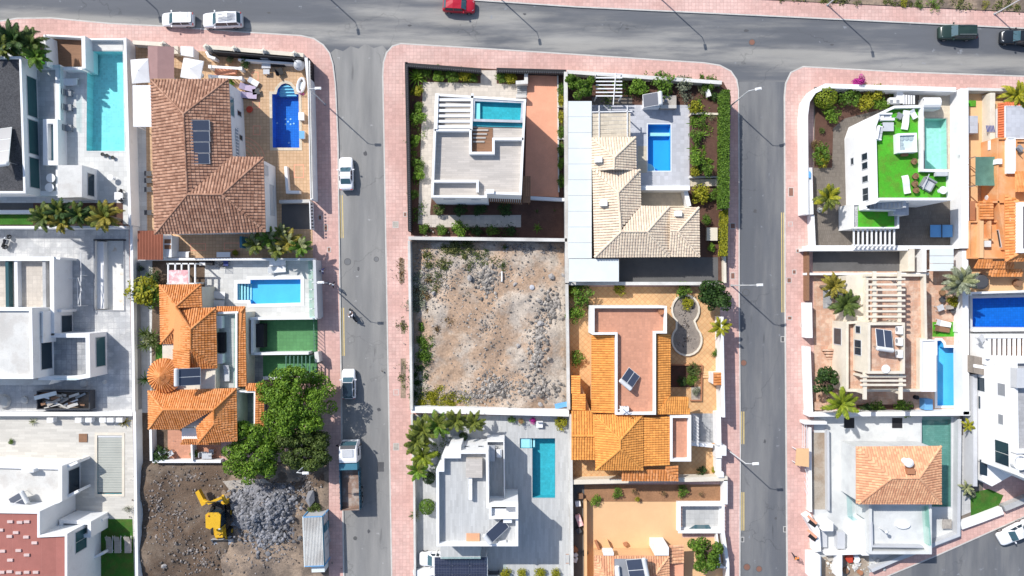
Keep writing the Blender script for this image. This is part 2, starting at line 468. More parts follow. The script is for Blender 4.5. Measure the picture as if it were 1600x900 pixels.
for k,a,b_ in(('leaf',(0.060,0.130,0.014),(0.125,0.215,0.022)),('leaf_dark',(0.022,0.055,0.012),(0.05,0.10,0.02)),('leaf_bright',(0.092,0.20,0.016),(0.175,0.28,0.028)),('leaf_yellow',(0.19,0.215,0.012),(0.34,0.31,0.02)),('leaf_olive',(0.052,0.088,0.018),(0.105,0.145,0.030)),('leaf_palm',(0.065,0.10,0.014),(0.17,0.19,0.03)),('leaf_dry',(0.17,0.10,0.045),(0.26,0.18,0.08)),('leaf_pale',(0.17,0.20,0.085),(0.33,0.34,0.17)),('leaf_palm_gold',(0.14,0.13,0.016),(0.30,0.24,0.035)),('leaf_grey',(0.16,0.185,0.12),(0.27,0.29,0.20)),('flower_white',(0.60,0.60,0.52),(0.75,0.74,0.70)),('weed',(0.09,0.12,0.03),(0.20,0.20,0.07))):
 mat(k,a,0.6,0.10,1.2,0.0,island=0.30,c2=b_,translucent=0.22)
M['water_teal']=mk_clear('water_teal',(0.74,0.97,0.97),wave=0.07,ws=2.5)
M['water_blue']=mk_clear('water_blue',(0.66,0.88,0.99),wave=0.07,ws=2.5)
M['water_clear']=mk_clear('water_clear',(0.84,0.97,0.985),wave=0.07,ws=2.5)
M['rail_glass']=mk_clear('rail_glass',(0.88,0.96,0.96),ior=1.45)
M['rail_green']=mk_clear('rail_green',(0.80,0.94,0.90),ior=1.45)
mat('pool_cyan',(0.36,0.72,0.74),0.6,0.08,0.5,0.05,8,tile=(0.3,0.3,0.01),mortar=(0.36,0.76,0.79))
mat('pool_teal',(0.055,0.44,0.52),0.6,0.10,0.6,0.14,8,tile=(0.3,0.3,0.01),mortar=(0.05,0.36,0.44))  # strong fine mottling paints speckled pool light into the tile colour
mat('pool_navy',(0.012,0.19,0.62),0.6,0.06,0.5,0.04,8,tile=(0.3,0.3,0.01),mortar=(0.012,0.09,0.38))
mat('pool_sky',(0.10,0.50,0.84),0.6,0.08,0.6,0.05,8)
mat('pool_azure',(0.03,0.36,0.80),0.6,0.06,0.6,0.04,8)
mat('pool_mint',(0.46,0.76,0.65),0.6,0.08,0.6,0.05,8,tile=(0.3,0.3,0.01),mortar=(0.42,0.70,0.60))
mat('pool_green',(0.17,0.32,0.30),0.6,0.12,0.6,0.07,8,tile=(0.5,0.25,0.02,0.5),mortar=(0.13,0.25,0.24))
# sheets, walls, pools, blocks, roofs
HOLES=[]
def sheet(name,label,poly,z,m,cat=None,world=False,kind='structure',skirt=0.0):
 """a flat surface at height z, with the pools cut out of it"""
 p=ccw(poly if world else W(poly,z))
 xs=[q[0]for q in p];ys=[q[1]for q in p]
 hs=[h for h in HOLES if max(q[0]for q in h)>min(xs)and min(q[0]for q in h)<max(xs)and max(q[1]for q in h)>min(ys)and min(q[1]for q in h)<max(ys)]
 mb=MB()
 if not hs:
  mb.flat(p,z)
 else:
  vs=[Vector(q)for q in p];fs=[list(range(len(p)))]
  for h in hs:
   b=len(vs);vs+=[Vector(q)for q in h];fs.append(list(range(b,b+len(h))))
  vo,eo,fo,ov,oe,of=delaunay_2d_cdt(vs,[],fs,0,1e-5,True)
  keep=[f for f,src in zip(fo,of)if 0 in src and not any(s>0 for s in src)]
  mb.add([(v.x,v.y,z)for v in vo],[tuple(f)if area2([vo[i]for i in f])>0 else tuple(f)[::-1]for f in keep])
 if skirt:
  n=len(p)
  mb.add([(x,y,z)for x,y in p]+[(x,y,z-skirt)for x,y in p],[(n+i,n+(i+1)%n,(i+1)%n,i)for i in range(n)])
 return mb.build(name,M[m]if isinstance(m,str)else m,None,label,cat,None,kind)
def wall(label,pts,z1,m,t=0.25,z0=0.0,name='boundary_wall',cap=None,group=None,cat='wall'):
 """free-standing wall; pts trace its top in the photo at height z1"""
 w=[P(x,y,z1)for x,y in pts]
 mb=MB().prism(thick(w,t),z0,z1-(0.06 if cap else 0))
 if not cap:
  return mb.build(name,M[m],None,label,cat,group)
 r=thing(name,label,cat,pts[0][0],pts[0][1],z1,group,z0)
 mb.build('wall_body',M[m],r)
 MB().prism(thick(w,t+0.10),z1-0.06,z1,0,True).build('coping',M[cap],r)
 return r
def pool(label,poly,z=0.15,depth=1.4,tile='pool_cyan',water='water_clear',coping='white',cw=0.35,rim=0.10,steps=(),reg=None,name='swimming_pool',ch=0.05):
 p=ccw(W(poly,z))
 r=bpy.data.objects.new(name,None);r.location=(sum(q[0]for q in p)/len(p),sum(q[1]for q in p)/len(p),z);link(r)
 tag(r,label,'pool')
 n=len(p);mb=MB()
 mb.add([(x,y,z+0.01)for x,y in p]+[(x,y,z-depth)for x,y in p],[(i,n+i,n+(i+1)%n,(i+1)%n)for i in range(n)]+[tuple(range(n,2*n))])
 mb.build('basin',M[tile],r)
 if water:MB().flat(offset(p,0.012),z-rim).build('water',M[water],r)
 if cw:
  MB().ring(offset(p,cw),offset(p,-0.015),z-0.02,z+ch).build('coping',M[coping],r)
 for sp,d in steps:
  MB().prism(W(sp,z),z-depth,z-d).build('step',M['pool_step']if 'pool_step' in M else M['white'],r)
 return r
mat('grey_plank_pale',(0.50,0.505,0.50),0.8,0.07,0.6,0.05,8.0,tile=(1.5,0.24,0.012,0.5,1.5708),mortar=(0.42,0.42,0.42),stretch=(3,0.4,1))
mat('orange_render',(0.66,0.30,0.12),0.85,0.08,0.5,0.05,c2=(0.68,0.37,0.19),ms=0.4)
mat('tile_red',(0.56,0.15,0.06),0.8,0.06,0.5,0.06,island=0.14)
mat('pebble',(0.40,0.40,0.40),0.9,0.3,4.0,0.4,9.0,bump=0.6)
mat('stone_grey',(0.40,0.40,0.41),0.85,0.14,0.6,0.1,8.0,tile=(0.5,0.4,0.02,0.5),mortar=(0.32,0.32,0.33))
mat('concrete_pale',(0.60,0.61,0.60),0.85,0.08,0.5,0.05,c2=(0.52,0.53,0.53),ms=0.3)
mat('leaf_lime',(0.13,0.20,0.012),0.6,0.10,1.2,0.0,island=0.3,c2=(0.24,0.28,0.02),translucent=0.22)
mat('gravel_grey',(0.19,0.19,0.205),0.95,0.2,0.8,0.5,5.0,bump=1.0,bs=6,c2=(0.22,0.165,0.12),mix=(0.5,0.66),ms=0.6)
mat('rock_lot',(0.20,0.185,0.17),0.9,0.12,1.5,0.15,9.0,island=0.4,c2=(0.31,0.28,0.25))
mat('stud',(0.62,0.47,0.44),0.85)
mat('rock_brown',(0.13,0.105,0.09),0.95,0.12,1.5,0.15,9.0,island=0.4,c2=(0.24,0.215,0.20))
mat('stone_brown',(0.25,0.215,0.185),0.9,0.2,1.5,0.2,9.0)
mat('slate_e',(0.46,0.465,0.47),0.8,0.16,0.6,0.08,8.0,tile=(0.72,0.72,0.03),mortar=(0.39,0.39,0.40),c2=(0.60,0.595,0.58),ms=0.5)
mat('pool_bare',(0.68,0.67,0.64),0.8,0.12,1.0,0.06,c2=(0.50,0.40,0.28),mix=(0.60,0.72),ms=0.5)
mat('grey_slat',(0.40,0.41,0.37),0.6,0.10,0.5,0.05,island=0.06)
mat('pool_step',(0.45,0.72,0.76),0.7,0.05)
def deck(parent,poly,z,m,name='roof_deck',world=False):
 return MB().flat(poly if world else W(poly,z),z).build(name,M[m],parent)
def block(parent,poly,z0,z1,m='white',par=0.9,pw=0.28,floor='white_dirty',zt=None,wall_name='wall',deck_name='roof_deck'):
 """storey block: poly traces the top edge of its parapet at z1; the deck lies par below"""
 p=ccw(W(poly,z1))
 mb=MB()
 n=len(p)
 inn=offset(p,-pw)
 mb.add([(x,y,z0)for x,y in p]+[(x,y,z1)for x,y in p],[(i,(i+1)%n,n+(i+1)%n,n+i)for i in range(n)])
 if par>0:
  mb.add([(x,y,z1)for x,y in p]+[(x,y,z1)for x,y in inn]+[(x,y,z1-par)for x,y in inn],[(i,(i+1)%n,n+(i+1)%n,n+i)for i in range(n)]+[(n+i,n+(i+1)%n,2*n+(i+1)%n,2*n+i)for i in range(n)])
  mb.build(wall_name,M[m],parent)
  MB().flat(inn,z1-par).build(deck_name,M[floor],parent)
 else:
  mb.build(wall_name,M[m],parent)
  MB().flat(p,z1).build(deck_name,M[floor],parent)
def parapet(parent,pts,z1,h=0.9,t=0.28,m='white',name='parapet'):
 return MB().prism(thick([P(x,y,z1)for x,y in pts],t),z1-h,z1,0,True).build(name,M[m],parent)
def window(parent,a,b,zt,t0,t1,z0,z1,glass='glass',frame='light_grey',mull=0,name='window',proud=0.05):
 """window in the wall whose top edge runs from a to b (photo positions at height zt); the frame stands proud, the pane sits back in it"""
 A=Vector(P(*a,zt));B=Vector(P(*b,zt));d=(B-A);L=d.length;d.normalize()
 n=Vector((d.y,-d.x));mid=(A+B)/2
 if n.dot(-mid)<0:n=-n
 s0,s1=L*t0,L*t1
 def q(s,z,o):v=A+d*s+n*o;return(v.x,v.y,z)
 mb=MB();fw=0.08
 for(u0,u1,w0,w1)in((s0,s1,z0,z0+fw),(s0,s1,z1-fw,z1),(s0,s0+fw,z0+fw,z1-fw),(s1-fw,s1,z0+fw,z1-fw)):
  vs=[q(u,z,o)for o in(0.0,proud)for u,z in((u0,w0),(u1,w0),(u1,w1),(u0,w1))]
  mb.add(vs,[(4,5,6,7),(0,1,5,4),(1,2,6,5),(2,3,7,6),(3,0,4,7)])
 w=mb.build(name,M[frame],parent)
 k=mull+1
 for i in range(k):
  u0=s0+fw+(s1-s0-2*fw)*i/k+(0.025 if i else 0);u1=s0+fw+(s1-s0-2*fw)*(i+1)/k-(0.025 if i<k-1 else 0)
  vs=[q(u,z,0.018)for u,z in((u0,z0+fw),(u1,z0+fw),(u1,z1-fw),(u0,z1-fw))]
  MB().add(vs,[(0,1,2,3)]).build('pane',M[glass],w)
 return w
def facet_tiles(mb,pts,pitch=0.34,course=0.42,rise=0.085):
 """rows of barrel tiles on a roof slope; pts are 3D, the first two are the eave"""
 p=[Vector(q)for q in pts]
 u=(p[1]-p[0]).normalized()
 nrm=Vector((0,0,0))
 for i in range(1,len(p)-1):
  nrm+=(p[i]-p[0]).cross(p[i+1]-p[0])
 nrm.normalize()
 if nrm.z<0:nrm=-nrm
 v=nrm.cross(u)
 cen=sum(p,Vector((0,0,0)))/len(p)
 if(cen-p[0]).dot(v)<0:v=-v
 q=[((a-p[0]).dot(u),(a-p[0]).dot(v))for a in p]
 u0=min(a[0]for a in q);u1=max(a[0]for a in q)
 nc=max(1,round((u1-u0)/pitch));w=(u1-u0)/nc
 hw=w*0.47
 prof=[(-hw,0.012),(-hw*0.55,rise),(hw*0.55,rise),(hw,0.012)]
 for i in range(nc):
  uc=u0+(i+0.5)*w
  cut=[]
  for k in range(len(q)):
   a,b=q[k],q[(k+1)%len(q)]
   if(a[0]-uc)*(b[0]-uc)<0:
    cut.append(a[1]+(b[1]-a[1])*(uc-a[0])/(b[0]-a[0]))
  cut.sort()
  for c in range(0,len(cut)-1,2):
   va,vb=cut[c],cut[c+1]
   nv=max(1,round((vb-va)/course));st=(vb-va)/nv
   for j in range(nv):
    y0=va+j*st-(0.04 if j else 0.0);y1=va+(j+1)*st
    jx=R.uniform(-0.012,0.012);lift=R.uniform(0.0,0.012)
    vs=[p[0]+u*(uc+x+jx)+v*y0+nrm*(h+0.035+lift)for x,h in prof]+[p[0]+u*(uc+x*0.88)+v*y1+nrm*h*0.9 for x,h in prof]
    mb.add(vs,[(0,1,5,4),(1,2,6,5),(2,3,7,6),(3,2,1,0)])
def tiled_roof(parent,facets,m='tile_brown',ridges=(),pitch=0.34,course=0.42,eave=0.14,name='roof'):
 """facets: lists of (px, py, z), eave edge first; the slope sheet is the roof part, its barrel tiles one sub-part"""
 base=MB();tl=MB()
 for f in facets:
  pts=[P3(*q)for q in f]
  if area2([q[:2]for q in pts])<0:
   pts2=pts[::-1]
  else:
   pts2=pts
  n=len(pts2)
  base.add(list(pts2)+[(x,y,z-eave)for x,y,z in pts2],[tuple(range(n)),tuple(range(2*n-1,n-1,-1))]+[(n+i,n+(i+1)%n,(i+1)%n,i)for i in range(n)])
  facet_tiles(tl,pts,pitch,course)
 r=base.build(name,M[m],parent)
 tl.build('roof_tile',M[m],r,kind='stuff')
 if ridges:
  rb=MB()
  for a,b in ridges:
   A=Vector(P3(*a));B=Vector(P3(*b));L=(B-A).length;k=max(1,round(L/0.45))
   for i in range(k):
    s=A.lerp(B,i/k);e=A.lerp(B,(i+1)/k)
    s.z+=0.05;e.z+=0.03
    rb.tube([s,e],[0.15,0.12],6)
  rb.build('ridge_tile',M[m],r,kind='stuff')
 return r
def beams(parent,segs,z,w=0.12,h=0.16,m='white',name='beam'):
 for a,b in segs:
  MB().bar(P3(*a,z),P3(*b,z),w,h).build(name,M[m],parent)
def posts(parent,pts,z,r=0.07,m='white',name='post',z0=0.15):
 for a in pts:
  x,y=P(*a,z)
  MB().box((x,y,(z+z0)/2),(2*r,2*r,z-z0)).build(name,M[m],parent)
def lerp2(a,b,t):return(a[0]+(b[0]-a[0])*t,a[1]+(b[1]-a[1])*t)
# plants
NR=np.random.default_rng(11)
def leaf_cloud(name,pts,nrm,size,m,aspect=0.55,jitter=0.6):
 """one small folded leaf (two triangles) per point, as real faces"""
 n=len(pts)
 nrm=nrm+NR.normal(0,jitter,(n,3));nrm/=np.linalg.norm(nrm,axis=1)[:,None]+1e-9
 a=NR.normal(0,1,(n,3));a-=(a*nrm).sum(1)[:,None]*nrm;a/=np.linalg.norm(a,axis=1)[:,None]+1e-9
 b=np.cross(nrm,a)
 s=(size*NR.uniform(0.65,1.3,n))[:,None]
 v=np.stack([pts-a*s,pts+b*s*aspect-nrm*s*0.15,pts+a*s,pts-b*s*aspect-nrm*s*0.15],1).reshape(-1,3)
 me=bpy.data.meshes.new(name)
 me.vertices.add(4*n);me.vertices.foreach_set("co",v.astype(np.float32).ravel())
 me.loops.add(4*n);me.loops.foreach_set("vertex_index",np.arange(4*n,dtype=np.int32))
 me.polygons.add(n)
 me.polygons.foreach_set("loop_start",np.arange(0,4*n,4,dtype=np.int32))
 me.polygons.foreach_set("loop_total",np.full(n,4,dtype=np.int32))
 me.materials.append(m);me.update(calc_edges=True);me.validate()
 return me
def cloud_points(n,lumps,lr,shell=0.55,flat=0.8,low=-0.9,spread=0.62):
 """points on the shells of many lumps packed into a dome of radius 1"""
 c=NR.normal(0,1,(lumps,3));c/=np.linalg.norm(c,axis=1)[:,None]
 c*=(spread*NR.uniform(0.35,1.15,lumps)**0.6)[:,None];c[:,2]*=flat;c[:,2]=np.maximum(c[:,2],low)
 r=lr*NR.uniform(0.65,1.25,lumps)
 w=r**2;k=NR.choice(lumps,n,p=w/w.sum())
 d=NR.normal(0,1,(n,3));d/=np.linalg.norm(d,axis=1)[:,None]
 d[:,2]=np.where(NR.random(n)<0.6,np.abs(d[:,2]),d[:,2])
 q=(shell+(1-shell)*NR.random(n)**0.5)[:,None]
 return c[k]+d*r[k][:,None]*q,d
MESHES={}
def bush_mesh(kind,m):
 key=(kind,m)
 if key in MESHES:return MESHES[key]
 if kind=='round':
  n=1500;d=NR.normal(0,1,(n,3));d/=np.linalg.norm(d,axis=1)[:,None]
  me=leaf_cloud('foliage',d*NR.uniform(0.86,1.0,n)[:,None],d,0.085,M[m],0.6,0.45)
 elif kind=='loose':
  p,d=cloud_points(620,22,0.30,0.5,0.75,-0.5,0.72);me=leaf_cloud('foliage',p,d,0.105,M[m],0.5,0.7)
 elif kind=='sparse':
  p,d=cloud_points(240,12,0.34,0.3,0.7,-0.4,0.75);me=leaf_cloud('foliage',p,d,0.10,M[m],0.4,0.9)
 else:
  p,d=cloud_points(950,18,0.42,0.55,0.8,-0.5,0.62);me=leaf_cloud('foliage',p,d,0.095,M[m],0.6,0.6)
 MESHES[key]=me
 return me
def stem_mesh():
 if 'stem' in MESHES:return MESHES['stem']
 mb=MB()
 for i in range(5):
  a=i*1.26
  mb.tube([(0.05*math.cos(a),0.05*math.sin(a),-1.0),(0.25*math.cos(a),0.25*math.sin(a),-0.3),(0.5*math.cos(a),0.5*math.sin(a),0.25)],[0.05,0.035,0.015],5)
 MESHES['stem']=mb.mesh('stem',M['bark'])
 return MESHES['stem']
def bush(label,px,py,r,m='leaf',kind='bush',h=None,ground=0.15,group=None,name='shrub',sy=1.0,cat='shrub'):
 """r is its radius in photo pixels, h its height in metres"""
 R_=r/SCALE*(1.0 if kind=='round' else 1.22)
 h=h or max(0.5,1.15*R_)
 zc=ground+h*0.55
 x,y=P(px,py,zc)
 o=thing(name,label,cat,800,450,0,group,ground)
 o.location=(x,y,ground)
 o.rotation_euler=(0,0,R.uniform(0,6.28))if sy==1.0 else(0,0,0)
 for nm,me in(('foliage',bush_mesh(kind,m)),('stem',stem_mesh())):
  c=bpy.data.objects.new(nm,me);link(c,o)
  c.scale=(R_,R_*sy,h*0.5);c.location=(0,0,h*0.52)
 return o
def frond_mesh(m,droop,stiff=False,seed=0):
 key=('frond',m,droop,stiff,seed)
 if key in MESHES:return MESHES[key]
 rr=random.Random(seed);mb=MB();n=9 if not stiff else 7
 def c(t):
  return Vector((t*(1-0.18*droop*t),0.06*(seed-1)*t*t,0.32*t-droop*0.85*t*t))
 pts=[c(i/n)for i in range(n+1)]
 mb.tube(pts,[0.016*(1-0.75*i/n)+0.002 for i in range(n+1)],4)
 for i in range(1,2*n+1):
  t=i/(2*n+1)*0.96+0.04
  a=c(t);tg=(c(min(1,t+0.03))-c(max(0,t-0.03))).normalized()
  L=0.27*math.sin(math.pi*(0.16+0.80*t))*rr.uniform(0.85,1.15)
  for s in(-1,1):
   d=(Vector((0,s,0))*0.80+tg*0.75+Vector((0,0,-0.25))).normalized()
   e=a+d*L;w=tg*0.024
   mb.add([a-w,e-w*0.15-Vector((0,0,L*0.15)),a+w],[(0,1,2)if s>0 else(2,1,0)])
   mid=a+d*L*0.5
   mb.add([a-w,mid-w*1.3+Vector((0,0,0.02)),e,mid+w*1.3+Vector((0,0,0.02)),a+w],[(0,1,2,3,4)])
 MESHES[key]=mb.mesh('frond',M[m])
 return MESHES[key]
def palm(label,px,py,r,h=3.5,n=16,m='leaf_palm',ground=0.15,group=None,name='palm_tree',m2=None,cat='palm tree',up=0.0):
 """crown centre seen at (px, py) with crown radius r photo pixels; each frond is its own part"""
 L=r/SCALE*1.06
 x,y=P(px,py,ground+h)
 o=bpy.data.objects.new(name,None);o.location=(x,y,ground);link(o)
 tag(o,label,cat,group)
 mb=MB();k=7
 bx,by=R.uniform(-0.15,0.15),R.uniform(-0.15,0.15)
 r0=0.10+0.03*h
 mb.tube([(bx*(1-i/k),by*(1-i/k),h*i/k)for i in range(k+1)],[min(r0,0.28)*(1.15-0.35*i/k)for i in range(k+1)],8)
 mb.build('trunk',M['bark_palm'],o,local=True)
 for i in range(n):
  a=i*2.39996+R.uniform(-0.2,0.2)
  lev=i/max(1,n-1)
  dr=(0.35,0.6,0.95)[min(2,int(lev*3))]
  mm=m2 if(m2 and i%3==0)else m
  f=bpy.data.objects.new('frond',frond_mesh(mm,dr,False,i%3));link(f,o)
  f.location=(0,0,h-0.1*lev)
  f.rotation_euler=(R.uniform(-0.25,0.25),-(0.75-0.85*lev)-up,a)
  s=L*R.uniform(0.8,1.1)*(0.85+0.2*lev);f.scale=(s,s,s)
 return o
def blade_mesh(m):
 key=('blade',m)
 if key in MESHES:return MESHES[key]
 mb=MB();n=4;vs=[]
 for i in range(n+1):
  t=i/n;w=0.075*(0.6+1.2*t)*(1-t)**0.6+0.003;z=0.25*t-0.30*t*t
  vs+=[(t,-w,z+w*0.4),(t,0,z),(t,w,z+w*0.4)]
 fs=[]
 for i in range(n):
  b=3*i
  fs+=[(b,b+3,b+4,b+1),(b+1,b+4,b+5,b+2)]
 mb.add(vs,fs);MESHES[key]=mb.mesh('leaf',M[m])
 return MESHES[key]
def rosette(label,px,py,r,m='leaf_bright',n=22,h=0.5,ground=0.15,group=None,name='agave',cat='plant',stem=0.0,single=True):
 """agave or yucca: a rosette of sword leaves"""
 L=r/SCALE*1.05
 x,y=P(px,py,ground+stem+0.3*L)
 o=bpy.data.objects.new(name,None);o.location=(x,y,ground);link(o);tag(o,label,cat,group)
 if stem:
  MB().tube([(0,0,0),(0.03,0,stem*0.5),(0,0,stem)],[0.11,0.09,0.10],7).build('trunk',M['bark_palm'],o,local=True)
 src=blade_mesh(m)
 big=MB()
 for i in range(n):
  lev=i/n;a=i*2.39996
  tilt=1.25-1.25*lev
  s=L*R.uniform(0.85,1.1)*(0.65+0.4*lev)
  if single:
   f=bpy.data.objects.new('leaf',src);link(f,o)
   f.location=(0,0,stem+0.05);f.rotation_euler=(0,-tilt,a);f.scale=(s,s,s)
  else:
   mtx=Matrix.Translation((0,0,stem+0.05))@Matrix.Rotation(a,4,'Z')@Matrix.Rotation(-tilt,4,'Y')@Matrix.Scale(s,4)
   big.add([mtx@v.co for v in src.vertices],[tuple(p.vertices)for p in src.polygons])
 if not single:
  big.build('foliage',M[m],o,local=True)
 return o
def tree(label,px,py,r,h=5.0,m='leaf',n=5200,lumps=46,ground=0.15,group=None,trunk=0.16,size=0.145,sx=1.0,sy=1.0,name='tree',crown_h=None,lr=0.27,flat=0.62):
 """broad tree: crown centre seen at (px, py); r crown radius in photo pixels, h height in metres"""
 Rm=r/SCALE*0.96
 ch=crown_h or min(h*0.75,Rm*1.2)
 zc=ground+h-ch*0.55
 x,y=P(px,py,zc)
 o=bpy.data.objects.new(name,None);o.location=(x,y,ground);link(o);tag(o,label,'tree',group)
 p,d=cloud_points(n,lumps,lr,0.6,flat,-0.45,0.84)
 p[:,0]*=Rm*sx;p[:,1]*=Rm*sy;p[:,2]*=ch*0.62
 p[:,2]+=h-ch*0.5
 me=leaf_cloud('crown',p,d,size,M[m],0.62,0.55)
 c=bpy.data.objects.new('crown',me);link(c,o)
 mb=MB();zt=h-ch*0.75
 mb.tube([(0,0,0),(0.06,0.04,zt*0.5),(0,0,zt)],[trunk*1.25,trunk,trunk*0.85],8)
 mb.build('trunk',M['bark'],o,local=True)
 for i in range(7):
  a=i*0.9+0.3;q=Rm*R.uniform(0.45,0.8)
  e=Vector((q*math.cos(a)*sx,q*math.sin(a)*sy,h-ch*R.uniform(0.25,0.6)))
  mid=e*0.45;mid.z=zt+(e.z-zt)*0.6
  MB().tube([(0,0,zt*0.93),mid,e],[trunk*0.6,trunk*0.38,trunk*0.1],6).build('limb',M['bark'],o,local=True)
 return o
def hedge(label,pts,w,h,m='leaf_bright',n=2600,ground=0.15,name='hedge',cat='hedge'):
 """clipped hedge along a traced line (at its top)"""
 z1=ground+h
 line=[Vector(P(x,y,z1))for x,y in pts]
 seg=[(line[i+1]-line[i]).length for i in range(len(line)-1)];tot=sum(seg)
 o=bpy.data.objects.new(name,None);o.location=(line[0].x,line[0].y,ground);link(o);tag(o,label,cat)
 s=NR.random(n)*tot;P_=np.zeros((n,3));D=np.zeros((n,3))
 face=NR.choice(4,n,p=[0.55,0.2,0.2,0.05]);q=NR.random(n)
 for i in range(n):
  t=s[i];k=0
  while k<len(seg)-1 and t>seg[k]:t-=seg[k];k+=1
  e=(line[k+1]-line[k])/seg[k];nn=Vector((-e.y,e.x));b=line[k]+e*t
  if face[i]==0:oz,ow,d=h*(0.93+0.1*NR.random()),(q[i]-0.5)*w,(0,0,1)
  elif face[i]==3:oz,ow,d=h*NR.random(),(q[i]-0.5)*w,(0,0,1)
  else:
   sg=1 if face[i]==1 else-1
   oz,ow,d=h*q[i],sg*w*(0.46+0.08*NR.random()),(nn.x*sg,nn.y*sg,0.2)
  P_[i]=(b.x+nn.x*ow-line[0].x,b.y+nn.y*ow-line[0].y,oz);D[i]=d
 c=bpy.data.objects.new('foliage',leaf_cloud('foliage',P_,D,0.10,M[m],0.6,0.5));link(c,o)
 off=[(v.x,v.y)for v in line]
 MB().prism(thick(off,w*0.7),ground,ground+h*0.85).build('branches',M['leaf_dark'],o)
 return o
def tufts(name,label,poly,n,m,z=0.15,size=0.11,hmax=0.35,cat='weeds',clumps=14,density=None):
 """ground cover: leaf faces gathered in clumps inside a traced area"""
 p=W(poly,z);xs=[q[0]for q in p];ys=[q[1]for q in p]
 def inside(x,y):
  c=False
  for i in range(len(p)):
   a,b=p[i],p[i-1]
   if(a[1]>y)!=(b[1]>y)and x<(b[0]-a[0])*(y-a[1])/(b[1]-a[1])+a[0]:c=not c
  return c
 cl=[]
 while len(cl)<clumps:
  x,y=R.uniform(min(xs),max(xs)),R.uniform(min(ys),max(ys))
  if inside(x,y):cl.append((x,y,R.uniform(0.25,0.8)))
 pts=np.zeros((n,3))
 for i in range(n):
  c=R.choice(cl)
  pts[i]=(c[0]+R.gauss(0,c[2]*0.5),c[1]+R.gauss(0,c[2]*0.5),z+hmax*c[2]*R.random())
 d=np.tile(np.array([[0,0,1.0]]),(n,1))
 off=pts.mean(0);off[2]=z
 o=bpy.data.objects.new(name,leaf_cloud(name,pts-off,d,size,M[m],0.4,0.9));o.location=off;link(o)
 return tag(o,label,cat,None,'stuff')
def rock_shape(mb,c,r,rr,n=0):
 ico=[(0,0,1),(0.89,0,0.45),(0.28,0.85,0.45),(-0.72,0.53,0.45),(-0.72,-0.53,0.45),(0.28,-0.85,0.45),(0.72,0.53,-0.45),(-0.28,0.85,-0.45),(-0.89,0,-0.45),(-0.28,-0.85,-0.45),(0.72,-0.53,-0.45)]
 f=[(0,1,2),(0,2,3),(0,3,4),(0,4,5),(0,5,1),(1,6,2),(2,7,3),(3,8,4),(4,9,5),(5,10,1),(6,7,2),(7,8,3),(8,9,4),(9,10,5),(10,6,1)]
 a=rr.uniform(0,6.28);ca,sa=math.cos(a),math.sin(a)
 s=(r*rr.uniform(0.75,1.25),r*rr.uniform(0.6,1.0),r*rr.uniform(0.5,0.85))
 vs=[]
 for x,y,z in ico:
  j=rr.uniform(0.78,1.18)
  x,y,z=x*s[0]*j,y*s[1]*j,z*s[2]*j
  vs.append((c[0]+x*ca-y*sa,c[1]+x*sa+y*ca,c[2]+z))
 mb.add(vs,f)
 # vehicles (length along +x, nose at +x, wheels on z = 0)
for k,c in(('car_white',(0.78,0.78,0.80)),('car_red',(0.42,0.012,0.03)),('car_green',(0.022,0.042,0.036)),('car_black',(0.014,0.018,0.024)),('truck_blue',(0.018,0.075,0.12))):
 mat(k,c,0.28,0.03,1.0,0.0,spec=0.55,coord='O')
mat('tyre',(0.02,0.02,0.02),0.9,0.0,1,0.0)
mat('rim',(0.45,0.46,0.48),0.35,0.0,1,0.0,metal=0.8)
mat('lamp_clear',(0.65,0.68,0.70),0.15,0.0,1,0.0)
mat('lamp_red',(0.40,0.015,0.015),0.25,0.0,1,0.0)
mat('windscreen',(0.045,0.10,0.125),0.06,0.0,1,0.0,spec=0.8)
def place(o,px,py,rot_deg,z=0.0,zc=0.7):
 x,y=P(px,py,zc);o.location=(x,y,z);o.rotation_euler=(0,0,math.radians(rot_deg));return o
def loft(mb,sections,mi=0,caps=True):
 n=len(sections[0]);vs=[q for s in sections for q in s]
 fs=[(i*n+k,i*n+(k+1)%n,(i+1)*n+(k+1)%n,(i+1)*n+k)for i in range(len(sections)-1)for k in range(n)]
 if caps:fs+=[tuple(range(n))[::-1],tuple((len(sections)-1)*n+k for k in range(n))]
 return mb.add(vs,fs,mi)
